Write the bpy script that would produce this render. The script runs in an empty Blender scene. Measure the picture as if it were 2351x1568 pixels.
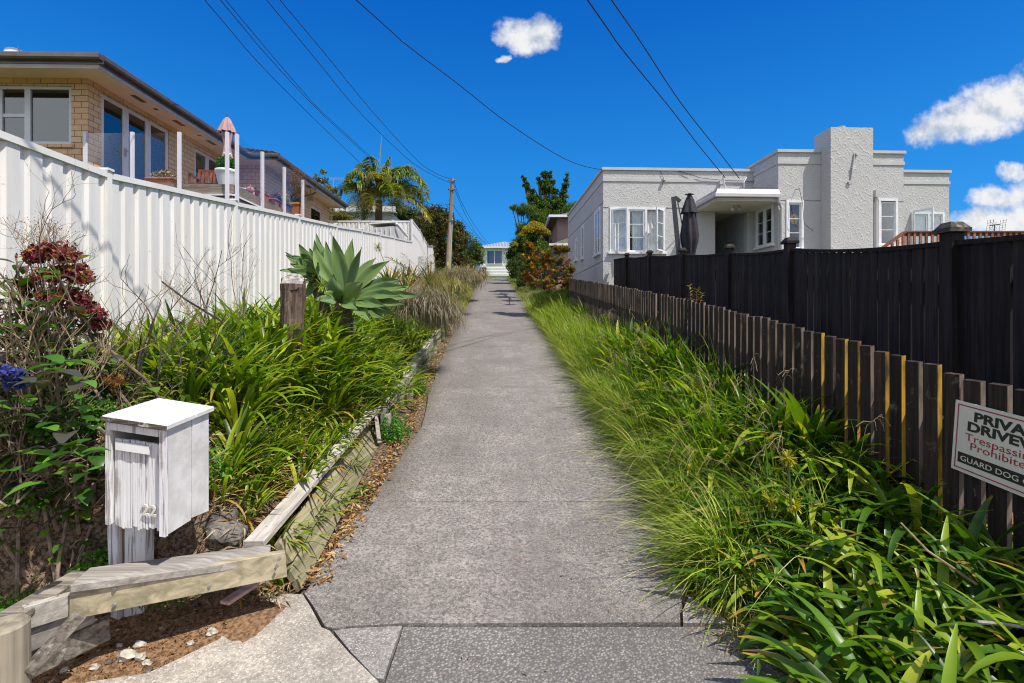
import bpy, math, random
import numpy as np
from mathutils import Vector, Matrix, noise as mnoise
random.seed(7); RNG = np.random.default_rng(11)
R = math.radians
SC = bpy.context.scene; COL = SC.collection
# ------------------------------------------------------------------ camera
# eye at the origin, level, looking along +Y; x right, z up, metres
F, CX, HY = 1148.0, 1175.5, 728.0
cd = bpy.data.cameras.new('camera'); cam = bpy.data.objects.new('camera', cd); COL.objects.link(cam)
cd.sensor_width = 36; cd.lens = F/2351*36; cd.shift_y = (HY-784)/2351; cd.clip_start = .05; cd.clip_end = 5000
cam.rotation_euler = (R(90), 0, 0); SC.camera = cam
SC.view_settings.view_transform = 'Standard'; SC.view_settings.look = 'None'
SC.view_settings.exposure = 0.26; SC.view_settings.gamma = 1
SC.view_settings.use_curve_mapping = False
SC.cycles.max_bounces = 8; SC.cycles.transparent_max_bounces = 12
SC.cycles.use_denoising = True; SC.cycles.filter_width = 1.1
try: SC.cycles.denoising_prefilter = 'ACCURATE'
except Exception: pass
def W(px, py, Y): return Vector(((px-CX)/F*Y, Y, (HY-py)/F*Y))
# ------------------------------------------------------------------ sun
SUNV = Vector((.47, -.33, 1.0)).normalized()
sl = bpy.data.lights.new('sun', 'SUN'); sun = bpy.data.objects.new('sun', sl); COL.objects.link(sun)
sl.energy = 5.0; sl.angle = R(.5); sl.color = (1, .94, .84)
sun.rotation_euler = SUNV.to_track_quat('Z', 'Y').to_euler()
# ------------------------------------------------------------------ node helper
class NT:
    def __init__(s, tree): s.t = tree; s.n = tree.nodes; s.l = tree.links
    def new(s, typ, **k):
        n = s.n.new(typ)
        for a, b in k.items(): setattr(n, a, b)
        return n
    def put(s, sock, v):
        if isinstance(v, bpy.types.NodeSocket): s.l.new(v, sock)
        elif isinstance(v, (tuple, list)) and len(v) == 3 and sock.type == 'RGBA': sock.default_value = (*v, 1)
        elif v is not None: sock.default_value = v
    def m(s, op, a, b=None, c=None, clamp=False):
        n = s.new('ShaderNodeMath', operation=op, use_clamp=clamp)
        for i, x in enumerate((a, b, c)):
            if x is not None: s.put(n.inputs[i], x)
        return n.outputs[0]
    def vm(s, op, a, b=None):
        n = s.new('ShaderNodeVectorMath', operation=op)
        s.put(n.inputs[0], a)
        if b is not None: s.put(n.inputs[1], b)
        return n.outputs[0]
    def mix(s, f, a, b, typ='MIX'):
        n = s.new('ShaderNodeMix', data_type='RGBA', blend_type=typ)
        s.put(n.inputs[0], f); s.put(n.inputs[6], a); s.put(n.inputs[7], b); return n.outputs[2]
    def noise(s, vec, scale, detail=4, rough=.55, dist=0, col=False):
        n = s.new('ShaderNodeTexNoise'); s.put(n.inputs['Vector'], vec); n.inputs['Scale'].default_value = scale
        n.inputs['Detail'].default_value = detail; n.inputs['Roughness'].default_value = rough
        n.inputs['Distortion'].default_value = dist; return n.outputs[1 if col else 0]
    def ss(s, x, a, b, o0=0., o1=1.):
        n = s.new('ShaderNodeMapRange', interpolation_type='SMOOTHSTEP'); s.put(n.inputs[0], x)
        for i, v in enumerate((a, b, o0, o1)): n.inputs[i+1].default_value = v
        return n.outputs[0]
    def comb(s, x, y, z):
        n = s.new('ShaderNodeCombineXYZ')
        for i, v in enumerate((x, y, z)): s.put(n.inputs[i], v)
        return n.outputs[0]
    def sep(s, v):
        n = s.new('ShaderNodeSeparateXYZ'); s.put(n.inputs[0], v); return n.outputs
    def obj(s): return s.new('ShaderNodeTexCoord').outputs['Object']
    def scale(s, v, k): return s.vm('MULTIPLY', v, k)
    def bump(s, h, strength=.3, dist=.01, nrm=None):
        n = s.new('ShaderNodeBump'); n.inputs['Strength'].default_value = strength; n.inputs['Distance'].default_value = dist
        s.put(n.inputs['Height'], h)
        if nrm is not None: s.put(n.inputs['Normal'], nrm)
        return n.outputs[0]
# ------------------------------------------------------------------ sky with real-direction clouds
wd = bpy.data.worlds.new('World'); SC.world = wd; wd.use_nodes = True
w = NT(wd.node_tree); w.n.clear()
sky = w.new('ShaderNodeTexSky', sky_type='NISHITA'); sky.sun_disc = False
sky.sun_elevation = math.asin(SUNV.z); sky.sun_rotation = math.atan2(SUNV.x, SUNV.y)
sky.air_density = 1.0; sky.dust_density = .3; sky.ozone_density = 3.0
hs = w.new('ShaderNodeHueSaturation'); hs.inputs['Saturation'].default_value = 1.42; hs.inputs['Value'].default_value = .95
w.l.new(sky.outputs[0], hs.inputs['Color'])
skyc = w.mix(1.0, hs.outputs[0], (.62, .92, 1.22), 'MULTIPLY')
dirv = w.new('ShaderNodeTexCoord').outputs['Generated']
dx, dy, dz = w.sep(dirv)
deep = w.mix(w.ss(dz, .08, .62), (.22, 3.0, 8.0), (.02, 1.12, 5.3))
skyc = w.mix(.72, skyc, deep)
front = w.m('GREATER_THAN', dy, .05)
gx = w.m('DIVIDE', dx, w.m('MAXIMUM', dy, .05)); gz = w.m('DIVIDE', dz, w.m('MAXIMUM', dy, .05))
CL = [(1168,74,40,34),(1203,88,54,44),(1242,74,38,38),(1215,110,50,30),(1255,98,32,34),(1147,132,20,11),
      (2360,228,120,74),(2280,250,100,62),(2210,272,90,56),(2160,292,78,44),(2120,312,52,36),(2440,215,120,100),
      (2330,393,44,22),(2290,455,82,34),(2370,440,70,48),(2265,508,95,36),(2345,500,90,50)]
fld = None
gv = w.comb(gx, gz, 0)
wc = w.sep(w.noise(gv, 11, 6, .6, col=True)); gx2 = w.m('ADD', gx, w.m('MULTIPLY', w.m('SUBTRACT', wc[0], .5), .075)); gz2 = w.m('ADD', gz, w.m('MULTIPLY', w.m('SUBTRACT', wc[1], .5), .06))
nbig = w.noise(gv, 9, 5, .55); nfin = w.noise(gv, 34, 9, .68)
for (px, py, rx, ry) in CL:
    a = w.m('DIVIDE', w.m('SUBTRACT', gx2, (px-CX)/F), rx/F); b = w.m('DIVIDE', w.m('SUBTRACT', gz2, (HY-py)/F), ry/F)
    f = w.m('SUBTRACT', 1.0, w.m('ADD', w.m('MULTIPLY', a, a), w.m('MULTIPLY', b, b)))
    fld = f if fld is None else w.m('SMOOTH_MAX', fld, f, .35)
fld = w.m('MAXIMUM', fld, -2.0)
fe = w.m('ADD', fld, w.m('ADD', w.m('MULTIPLY', w.m('SUBTRACT', nbig, .5), 1.5), w.m('MULTIPLY', w.m('SUBTRACT', nfin, .5), 1.5)))
alpha = w.m('MULTIPLY', w.ss(fe, -0.15, 1.0), front)
nb2 = w.noise(w.comb(w.m('ADD', gx, .012), w.m('ADD', gz, .02), 0), 9, 5, .55)
emb = w.m('SUBTRACT', nbig, nb2)
shade = w.ss(w.m('ADD', w.m('MULTIPLY', emb, 5.0), w.m('MULTIPLY', w.m('SUBTRACT', nfin, .5), .4)), -.6, .4)
cloudc = w.mix(shade, (4.4, 5.1, 6.1), (7.9, 7.9, 8.0))
# clouds behind the viewer (they show in the window glass), enlarged and brightened as added neutral fill
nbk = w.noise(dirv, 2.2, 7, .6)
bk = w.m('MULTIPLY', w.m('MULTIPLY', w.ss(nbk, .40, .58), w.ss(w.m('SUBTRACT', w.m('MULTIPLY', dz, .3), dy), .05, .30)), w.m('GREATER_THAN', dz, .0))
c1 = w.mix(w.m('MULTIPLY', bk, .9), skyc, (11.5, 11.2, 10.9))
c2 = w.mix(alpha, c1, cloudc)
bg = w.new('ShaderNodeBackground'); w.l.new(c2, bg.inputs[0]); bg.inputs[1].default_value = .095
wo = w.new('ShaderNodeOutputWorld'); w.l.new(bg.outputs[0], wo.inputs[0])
# ------------------------------------------------------------------ object helpers
XF = {}
def tag(o, label=None, cat=None, group=None, kind=None):
    if label: o['label'] = label
    if cat: o['category'] = cat
    if group: o['group'] = group
    if kind: o['kind'] = kind
    return o
def thing(name, label, cat, loc=(0, 0, 0), rz=0, group=None):
    o = bpy.data.objects.new(name, None); COL.objects.link(o); o.empty_display_size = .1
    o.location = loc; o.rotation_euler = (0, 0, rz); XF[o] = (Vector(loc), rz)
    return tag(o, label, cat, group)
def tolocal(p, parent):
    """world point -> coordinates of the top empty this parent belongs to"""
    while parent.parent: parent = parent.parent
    if parent not in XF: return Vector(p)
    l, rz = XF[parent]; d = Vector(p)-l
    c, s = math.cos(-rz), math.sin(-rz)
    return Vector((c*d.x-s*d.y, s*d.x+c*d.y, d.z))
class MB:
    def __init__(s): s.v = []; s.f = []
    def add(s, vs, fs):
        k = len(s.v); s.v += [Vector(p) for p in vs]; s.f += [tuple(i+k for i in f) for f in fs]; return s
    def hexa(s, p): # bottom 4 ccw, top 4 ccw
        return s.add(p, [(3,2,1,0),(4,5,6,7),(0,1,5,4),(1,2,6,5),(2,3,7,6),(3,0,4,7)])
    def box(s, x0, x1, y0, y1, z0, z1):
        if x0 > x1: x0, x1 = x1, x0
        if y0 > y1: y0, y1 = y1, y0
        if z0 > z1: z0, z1 = z1, z0
        return s.hexa([(x0,y0,z0),(x1,y0,z0),(x1,y1,z0),(x0,y1,z0),(x0,y0,z1),(x1,y0,z1),(x1,y1,z1),(x0,y1,z1)])
    def obox(s, o, u, v, n, a, b, c):
        """box with corner o, edges u*a, v*b, n*c"""
        o = Vector(o); u = Vector(u)*a; v = Vector(v)*b; n = Vector(n)*c
        P = [o, o+u, o+u+v, o+v]
        if u.cross(v).dot(n) < 0: P = [o, o+v, o+u+v, o+u]
        return s.hexa(P+[p+n for p in P])
    def beam(s, p, q, wd_, ht, up=(0, 0, 1), taper=1.):
        p = Vector(p); q = Vector(q); d = (q-p).normalized(); up = Vector(up)
        sd = d.cross(up).normalized(); u2 = sd.cross(d).normalized()
        a = sd*wd_/2; b = u2*ht/2
        P = [p-a-b, p+a-b, p+a+b, p-a+b]; Q = [q-(a+b)*taper, q+(a-b)*taper, q+(a+b)*taper, q-(a-b)*taper]
        return s.add(P+Q, [(0,1,2,3),(7,6,5,4),(0,4,5,1),(1,5,6,2),(2,6,7,3),(3,7,4,0)])
    def tube(s, pts, r, sides=6, r1=None, cap=True):
        pts = [Vector(p) for p in pts]; n = len(pts); k = len(s.v)
        if r1 is None: r1 = r
        u = None
        for i, p in enumerate(pts):
            d = (pts[min(i+1, n-1)]-pts[max(i-1, 0)]).normalized()
            if u is None: u = d.orthogonal().normalized()
            else: u = (u-d*u.dot(d)).normalized()
            v = d.cross(u); rr = r[i] if isinstance(r, (list, tuple)) else r+(r1-r)*i/(n-1)
            for j in range(sides):
                a = 2*math.pi*j/sides; s.v.append(p+u*math.cos(a)*rr+v*math.sin(a)*rr)
        for i in range(n-1):
            for j in range(sides):
                a = k+i*sides+j; b = k+i*sides+(j+1) % sides
                s.f.append((a, b, b+sides, a+sides))
        if cap:
            s.f.append(tuple(k+j for j in reversed(range(sides)))); s.f.append(tuple(k+(n-1)*sides+j for j in range(sides)))
        return s
    def lathe(s, c, prof, sides=20, sq=0):
        """profile [(r,z)] round a vertical axis through c"""
        k = len(s.v); c = Vector(c)
        for r, z in prof:
            for j in range(sides):
                a = 2*math.pi*j/sides; s.v.append(c+Vector((r*math.cos(a), r*math.sin(a), z)))
        for i in range(len(prof)-1):
            for j in range(sides):
                a = k+i*sides+j; b = k+i*sides+(j+1) % sides; s.f.append((a, b, b+sides, a+sides))
        s.f.append(tuple(k+j for j in reversed(range(sides)))); s.f.append(tuple(k+(len(prof)-1)*sides+j for j in range(sides)))
        return s
    def prism(s, poly, z0, z1):
        """horizontal polygon extruded in z; z may be function of (x,y)"""
        g = (lambda z, p: z(p[0], p[1]) if callable(z) else z)
        ar = sum(poly[i][0]*poly[(i+1) % len(poly)][1]-poly[(i+1) % len(poly)][0]*poly[i][1] for i in range(len(poly)))
        if ar < 0: poly = poly[::-1]
        n = len(poly)
        return s.add([(p[0], p[1], g(z0, p)) for p in poly]+[(p[0], p[1], g(z1, p)) for p in poly],
                     [tuple(reversed(range(n))), tuple(range(n, 2*n))]+[(i, (i+1) % n, n+(i+1) % n, n+i) for i in range(n)])
    def extr(s, pts, vec):
        """closed planar outline extruded by vec"""
        n = len(pts); vec = Vector(vec); P = [Vector(p) for p in pts]
        return s.add(P+[p+vec for p in P], [tuple(range(n)), tuple(reversed(range(n, 2*n)))]+[(i, n+i, n+(i+1) % n, (i+1) % n) for i in range(n)])
    def ico(s, c, rx, ry, rz, sub=2, jit=0., seed=0, fr=2.):
        import bmesh
        bm = bmesh.new(); bmesh.ops.create_icosphere(bm, subdivisions=sub, radius=1)
        c = Vector(c); vs = []
        for v in bm.verts:
            q = v.co.copy(); q *= 1+jit*mnoise.noise(q*fr+Vector((seed*3.1, seed, 7)))*2
            vs.append(c+Vector((q.x*rx, q.y*ry, q.z*rz)))
        s.add(vs, [tuple(v.index for v in f.verts) for f in bm.faces]); bm.free(); return s
    def build(s, name, mat, parent=None, local=False, smooth=False, bevel=0., label=None):
        me = bpy.data.meshes.new(name)
        vs = s.v if (parent is None or local) else [tolocal(p, parent) for p in s.v]
        me.from_pydata(vs, [], s.f); me.materials.append(mat)
        if smooth: me.polygons.foreach_set('use_smooth', [True]*len(me.polygons))
        import bmesh
        bm = bmesh.new(); bm.from_mesh(me); bmesh.ops.recalc_face_normals(bm, faces=bm.faces)
        if bevel: bmesh.ops.bevel(bm, geom=[e for e in bm.edges if len(e.link_faces) == 2 and e.calc_face_angle(0) > .6], offset=bevel, segments=1, affect='EDGES')
        bm.to_mesh(me); bm.free()
        o = bpy.data.objects.new(name, me); COL.objects.link(o)
        if parent is not None: o.parent = parent
        if label: o['label'] = label
        return o
def copy_thing(src, loc, rz=0, scale=1, label=None, group=None):
    def cp(o, par):
        c = o.copy(); COL.objects.link(c)
        if par: c.parent = par
        for ch in o.children: cp(ch, c)
        return c
    c = cp(src, None); c.location = loc; c.rotation_euler = (0, 0, rz)
    c.scale = (scale,)*3 if not isinstance(scale, tuple) else scale
    if label: c['label'] = label
    if group: c['group'] = group
    return c
# big numpy meshes: strap leaves, blades, leaf clouds
class NB:
    def __init__(s): s.V = []; s.Q = []; s.C = []; s.n = 0
    def put(s, V, Q, C):
        s.V.append(V.reshape(-1, 3)); s.Q.append(Q.reshape(-1, 4)+s.n); s.C.append(C.reshape(-1, 3)); s.n += V.reshape(-1, 3).shape[0]
    def blades(s, P, az, L, wd_, pitch, droop, nseg=5, col=(.1, .2, .02), fold=0., tip=None, tipcol=None, power=1.3, wp=(.55, 1, .0), lean=None, maxw=.4):
        """N ribbons rooted at P, each arching in the vertical plane of its azimuth"""
        P = np.asarray(P, float); N = len(P)
        f = lambda a: np.broadcast_to(np.asarray(a, float), (N,))
        az, L, wd_, pitch, droop = map(f, (az, L, wd_, pitch, droop))
        col = np.broadcast_to(np.asarray(col, float), (N, 3))
        t = np.linspace(0, 1, nseg+1)
        tm = (t[:-1]+t[1:])/2
        ang = pitch[:, None]-droop[:, None]*tm[None]**power
        st = (L/nseg)[:, None]
        h = np.concatenate([np.zeros((N, 1)), np.cumsum(np.cos(ang)*st, 1)], 1)
        z = np.concatenate([np.zeros((N, 1)), np.cumsum(np.sin(ang)*st, 1)], 1)
        ca, sa = np.cos(az)[:, None], np.sin(az)[:, None]
        X = P[:, 0:1]+h*ca; Y = P[:, 1:2]+h*sa; Z = P[:, 2:3]+z
        if lean is not None: X = X+lean[0]*t[None]**1.6*L[:, None]; Y = Y+lean[1]*t[None]**1.6*L[:, None]
        w0, wm, w1 = wp
        prof = np.where(t < maxw, w0+(wm-w0)*np.sin(t/maxw*np.pi/2), wm+(w1-wm)*((t-maxw)/(1-maxw))**1.8)
        hw = (wd_[:, None]*prof[None])/2
        sx, sy = -sa*hw, ca*hw
        if fold > 0:
            an = np.concatenate([ang[:, :1], ang], 1)
            fz = hw*fold
            nx, ny, nz = -np.sin(an)*ca, -np.sin(an)*sa, np.cos(an)
            A = np.stack([X+sx+nx*fz, Y+sy+ny*fz, Z+nz*fz], -1); M = np.stack([X, Y, Z], -1)
            B = np.stack([X-sx+nx*fz, Y-sy+ny*fz, Z+nz*fz], -1)
            V = np.stack([A, M, B], 2); k = 3
        else:
            A = np.stack([X+sx, Y+sy, Z], -1); B = np.stack([X-sx, Y-sy, Z], -1); V = np.stack([A, B], 2); k = 2
        base = (np.arange(N)*(nseg+1)*k)[:, None, None]; i = (np.arange(nseg)*k)[None, :, None]; j = np.arange(k-1)[None, None, :]
        a = base+i+j
        Q = np.stack([a, a+1, a+1+k, a+k], -1)
        C = np.broadcast_to(col[:, None, None, :], (N, nseg+1, k, 3)).copy()
        if tip is not None:
            m = np.asarray(tip, float)[:, None]; wgt = np.clip((t[None]-(1-m))/.12, 0, 1)[:, :, None, None]
            C = C*(1-wgt)+np.asarray(tipcol)[None, None, None]*wgt
        s.put(V, Q, C)
    def leaves(s, P, size, col, aspect=.5, D=None, up=.4, fold=.15):
        """diamond leaves at P, random direction biased upwards normals"""
        P = np.asarray(P, float); N = len(P)
        size = np.broadcast_to(np.asarray(size, float), (N,))[:, None]; col = np.broadcast_to(np.asarray(col, float), (N, 3))
        if D is None: D = RNG.normal(size=(N, 3))
        D = D/np.linalg.norm(D, axis=1, keepdims=True)
        U = RNG.normal(size=(N, 3))+np.array([0, 0, up*2]); S = np.cross(D, U); S /= np.linalg.norm(S, axis=1, keepdims=True)+1e-9
        Nn = np.cross(S, D)
        a = P; b = P+D*size*.45+S*size*aspect/2+Nn*size*fold; c = P+D*size; d = P+D*size*.45-S*size*aspect/2+Nn*size*fold
        V = np.stack([a, b, c, d], 1); Q = np.arange(N*4).reshape(N, 4); C = np.repeat(col[:, None], 4, 1)
        s.put(V, Q, C)
    def build(s, name, mat, parent=None, smooth=True, local=False):
        V = np.concatenate(s.V).astype(np.float32); Q = np.concatenate(s.Q).astype(np.int32); C = np.concatenate(s.C)
        if parent is not None and not local:
            top = parent
            while top.parent: top = top.parent
            if top in XF:
                l, rz = XF[top]; V = V-np.array(l); c, s_ = math.cos(-rz), math.sin(-rz)
                V = np.stack([c*V[:, 0]-s_*V[:, 1], s_*V[:, 0]+c*V[:, 1], V[:, 2]], 1)
        me = bpy.data.meshes.new(name); me.vertices.add(len(V)); me.vertices.foreach_set('co', V.ravel().astype(np.float32))
        me.loops.add(Q.size); me.loops.foreach_set('vertex_index', Q.ravel())
        me.polygons.add(len(Q)); me.polygons.foreach_set('loop_start', np.arange(0, Q.size, 4, dtype=np.int32))
        try: me.polygons.foreach_set('loop_total', np.full(len(Q), 4, np.int32))
        except Exception: pass
        if smooth: me.polygons.foreach_set('use_smooth', np.ones(len(Q), bool))
        at = me.color_attributes.new('Col', 'FLOAT_COLOR', 'POINT')
        at.data.foreach_set('color', np.concatenate([C, np.ones((len(C), 1))], 1).astype(np.float32).ravel())
        me.materials.append(mat); me.update(calc_edges=True); me.validate()
        o = bpy.data.objects.new(name, me); COL.objects.link(o)
        if parent is not None: o.parent = parent
        return o
# ------------------------------------------------------------------ materials
def lin(h):
    c = [int(h[i:i+2], 16)/255 for i in (0, 2, 4)]
    return tuple(x/12.92 if x <= .04045 else ((x+.055)/1.055)**2.4 for x in c)
def base(name, rough=.6, spec=.5):
    m = bpy.data.materials.new(name); m.use_nodes = True; t = NT(m.node_tree); b = m.node_tree.nodes['Principled BSDF']
    b.inputs['Roughness'].default_value = rough; b.inputs['Specular IOR Level'].default_value = spec
    return m, t, b
def mat(name, col, var=.15, scale=6, rough=.6, bump=.15, bscale=40, metal=0, stretch=None, col2=None, spec=.4, bd=.004):
    m, t, b = base(name, rough, spec); v = t.obj()
    if stretch: v = t.scale(v, stretch)
    n = t.noise(v, scale, 5, .6)
    c2 = col2 if col2 else tuple(x*(1-var*2.2) for x in col); c1 = col if col2 else tuple(min(1, x*(1+var)) for x in col)
    t.l.new(t.mix(t.ss(n, .3, .7), c2, c1), b.inputs['Base Color'])
    b.inputs['Metallic'].default_value = metal
    if bump: t.l.new(t.bump(t.noise(v, bscale, 4), bump, bd), b.inputs['Normal'])
    return m
def leafmat(name, rough=.45, trans=.35, spec=.35, vein=0):
    m, t, b = base(name, rough, spec)
    at = t.new('ShaderNodeAttribute', attribute_name='Col').outputs[0]
    oi = t.new('ShaderNodeObjectInfo').outputs['Random']
    v = t.obj(); n = t.noise(v, 3.5, 3)
    c = t.mix(1, at, t.mix(t.m('ADD', t.m('MULTIPLY', n, .6), t.m('MULTIPLY', oi, .4)), (.62, .72, .7), (1.3, 1.22, 1.1)), 'MULTIPLY')
    t.l.new(c, b.inputs['Base Color'])
    tr = t.new('ShaderNodeBsdfTranslucent'); t.l.new(t.mix(1, c, (1.5, 1.6, .6), 'MULTIPLY'), tr.inputs[0])
    mx = t.new('ShaderNodeMixShader'); mx.inputs[0].default_value = trans
    t.l.new(b.outputs[0], mx.inputs[1]); t.l.new(tr.outputs[0], mx.inputs[2])
    t.l.new(mx.outputs[0], t.n['Material Output'].inputs[0]); return m
M_leaf = leafmat('leaf'); M_grass = leafmat('grass_blade', .5, .35, .25); M_gloss = leafmat('glossy_leaf', .36, .3, .35)
M_dry = leafmat('dry_leaf', .8, .15, .1); M_petal = leafmat('petal', .6, .3, .2); M_agave = leafmat('agave_leaf', .55, .06, .2)
def woodmat(name, c1, c2, axis=1, rough=.75, scale=1., bump=.5, lich=None, side=None):
    m, t, b = base(name, rough, .25); v = t.obj()
    st = [34, 34, 34]; st[axis] = 1.6; v2 = t.scale(v, tuple(x*scale for x in st))
    n = t.noise(v2, 1.0, 7, .65, .6); n2 = t.noise(v, 2.5, 3)
    c = t.mix(t.ss(n, .3, .72), c1, c2); c = t.mix(t.ss(n2, .35, .75, 0, .35), c, tuple(x*.6 for x in c1))
    c = t.mix(1, c, t.mix(t.new('ShaderNodeObjectInfo').outputs['Random'], (.62, .62, .64), (1.45, 1.4, 1.35)), 'MULTIPLY')
    if lich: c = t.mix(t.ss(t.noise(v, 9, 6, .7), .58, .66, 0, lich[1]), c, lich[0])
    if side:   # the edge faces looking down the hill get a painted sunlit tone or orange lichen
        ny = t.sep(t.new('ShaderNodeNewGeometry').outputs['True Normal'])[1]
        pat = t.ss(t.noise(t.scale(v, (3, 3, 1)), 2.5, 4), .3, .6)
        c = t.mix(t.m('MULTIPLY', t.m('LESS_THAN', ny, -.5), pat), c, t.mix(n, *side))
    t.l.new(c, b.inputs['Base Color']); t.l.new(t.bump(n, bump, .006), b.inputs['Normal']); return m
def glassmat(name, tint, refl=.12, dark=(.02, .03, .035), body=0., fk=.9):
    m, t, b = base(name); t.n.remove(b)
    tr = t.new('ShaderNodeBsdfTransparent'); tr.inputs[0].default_value = (*tint, 1)
    gl = t.new('ShaderNodeBsdfGlossy'); gl.inputs['Roughness'].default_value = .01; gl.inputs[0].default_value = (.95, .97, 1, 1)
    fr = t.new('ShaderNodeFresnel'); fr.inputs[0].default_value = 1.5
    fac = t.m('ADD', t.m('MULTIPLY', fr.outputs[0], fk), refl, clamp=True)
    mx = t.new('ShaderNodeMixShader'); t.l.new(fac, mx.inputs[0]); t.l.new(tr.outputs[0], mx.inputs[1]); t.l.new(gl.outputs[0], mx.inputs[2])
    out = mx.outputs[0]
    if body:
        df = t.new('ShaderNodeBsdfDiffuse'); df.inputs[0].default_value = (*dark, 1); m2 = t.new('ShaderNodeMixShader'); m2.inputs[0].default_value = body
        t.l.new(out, m2.inputs[1]); t.l.new(df.outputs[0], m2.inputs[2]); out = m2.outputs[0]
    t.l.new(out, t.n['Material Output'].inputs[0]); return m
M_glass = glassmat('window_glass', (.92, .95, .96), .03, fk=.7)
M_bluegl = glassmat('reflective_glass', (.20, .33, .37), .10, fk=.8)
M_balus = glassmat('balustrade_glass', (.955, .965, .97), .0, fk=.12)
def concrete(name, c, speck=.5, pebble=0, light=1.):
    m, t, b = base(name, .85, .2); v = t.obj()
    n1 = t.noise(v, .9, 6, .65); n2 = t.noise(v, 6, 5, .65); n3 = t.noise(v, 42, 5, .8); n4 = t.noise(v, 100, 3, .75)
    cc = t.mix(t.ss(n1, .34, .66), tuple(x*.70 for x in c), tuple(x*1.28 for x in c))
    cc = t.mix(t.ss(n2, .38, .62, 0, .55), cc, tuple(x*.62 for x in c))
    cc = t.mix(t.ss(n3, .44, .58, 0, speck), cc, tuple(x*.36 for x in c))
    cc = t.mix(t.ss(n4, .54, .66, 0, .6), cc, tuple(min(1, x*2.3) for x in c))
    st = t.noise(t.scale(v, (1.6, .22, 1)), 1.6, 6, .7)
    cc = t.mix(t.ss(st, .52, .68, 0, .45), cc, tuple(x*.52 for x in c))
    cc = t.mix(t.ss(t.noise(v, 2.3, 7, .78), .60, .74, 0, .5), cc, tuple(min(1, x*1.8) for x in c))
    cr = t.new('ShaderNodeTexVoronoi', feature='DISTANCE_TO_EDGE'); t.put(cr.inputs['Vector'], t.vm('ADD', t.scale(v, (.32, .2, .3)), t.scale(t.noise(v, 2.5, 5, col=True), (.12, .12, .12))))
    cc = t.mix(t.m('MULTIPLY', t.ss(cr.outputs['Distance'], .0006, .0016, 1, 0), t.ss(n1, .5, .6, 0, .7)), cc, tuple(x*.25 for x in c))
    X_, Y_, Z_ = t.sep(v); off = t.m('ABSOLUTE', t.m('SUBTRACT', t.m('ADD', X_, t.m('MULTIPLY', Y_, .0414)), .24))
    ed = t.m('MULTIPLY', t.ss(t.m('ADD', off, t.m('MULTIPLY', n1, .5)), 1.12, 1.5), t.ss(Y_, 3.6, 4.6)); cc = t.mix(t.m('MULTIPLY', ed, .6), cc, (.075, .062, .045))
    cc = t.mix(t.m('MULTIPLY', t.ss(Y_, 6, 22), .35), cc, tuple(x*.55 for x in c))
    h = t.m('ADD', t.m('MULTIPLY', n3, .9), t.m('MULTIPLY', n4, .5))
    if pebble:
        vo = t.new('ShaderNodeTexVoronoi'); t.put(vo.inputs['Vector'], v); vo.inputs['Scale'].default_value = 62
        pc = t.mix(t.sep(vo.outputs['Color'])[0], tuple(x*.4 for x in c), tuple(x*1.7 for x in c))
        cc = t.mix(.25, cc, pc); cc = t.mix(t.ss(vo.outputs['Distance'], .35, .62, 0, .7), cc, tuple(x*.3 for x in c))
        h = t.m('ADD', h, t.m('MULTIPLY', t.ss(vo.outputs['Distance'], .1, .6, 1, 0), 1.))
    t.l.new(cc, b.inputs['Base Color']); t.l.new(t.bump(h, .8, .006), b.inputs['Normal']); return m
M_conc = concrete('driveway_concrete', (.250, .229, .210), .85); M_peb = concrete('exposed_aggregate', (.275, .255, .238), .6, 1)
M_lconc = concrete('footpath_concrete', (.375, .34, .29), .5); M_patch = concrete('patch_concrete', (.31, .29, .27), .7)
def stucco(name, c):
    m, t, b = base(name, .75, .3); v = t.obj()
    wob = t.noise(v, 5, 3, col=True); v2 = t.vm('ADD', v, t.scale(t.vm('SUBTRACT', wob, (.5, .5, .5)), (.16, .16, .16)))
    x, y, z = t.sep(v2); u = t.m('MULTIPLY', t.m('ADD', x, y), 2.1); vv = t.m('MULTIPLY', z, 5.2)
    hh = None
    for off in (0, 1):   # two interleaved rows of fans
        row = t.m('FLOOR', t.m('ADD', t.m('MULTIPLY', vv, .5), .5*off)); fy = t.m('FRACT', t.m('ADD', t.m('MULTIPLY', vv, .5), .5*off))
        fx = t.m('SUBTRACT', t.m('FRACT', t.m('ADD', u, .5*off)), .5)
        d = t.m('SQRT', t.m('ADD', t.m('MULTIPLY', t.m('MULTIPLY', fx, fx), 1.0), t.m('MULTIPLY', t.m('MULTIPLY', fy, fy), .30)))
        rg = t.m('ADD', t.ss(t.m('ABSOLUTE', t.m('SUBTRACT', d, .46)), 0, .055, 1, 0), t.m('MULTIPLY', t.ss(t.m('ABSOLUTE', t.m('SUBTRACT', d, .30)), 0, .04, 1, 0), .6))
        hh = rg if hh is None else t.m('MAXIMUM', hh, rg)
    rag = t.ss(t.noise(v, 14, 4), .38, .6)
    hh = t.m('MULTIPLY', hh, rag)
    h = t.m('ADD', hh, t.m('ADD', t.m('MULTIPLY', t.noise(v, 24, 5, .7), 1.0), t.m('MULTIPLY', t.ss(t.noise(v, 11, 5, .6, 1.5), .55, .64), .7)))
    n = t.noise(v, 1.2, 4)
    cc = t.mix(t.ss(n, .3, .75), tuple(q*.93 for q in c), c)
    cc = t.mix(t.ss(t.noise(t.scale(v, (5, 5, .5)), 1.6, 5, .7), .58, .8, 0, .45), cc, tuple(q*.62 for q in c))
    t.l.new(cc, b.inputs['Base Color']); t.l.new(t.bump(h, .5, .016), b.inputs['Normal']); return m
M_stucco = stucco('stucco', (.50, .498, .492)); M_smooth = mat('smooth_render', (.48, .48, .48), .04, 2, .7, .1, 60)
M_trim = mat('white_trim', (.74, .75, .77), .05, 4, .45, .05)
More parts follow.
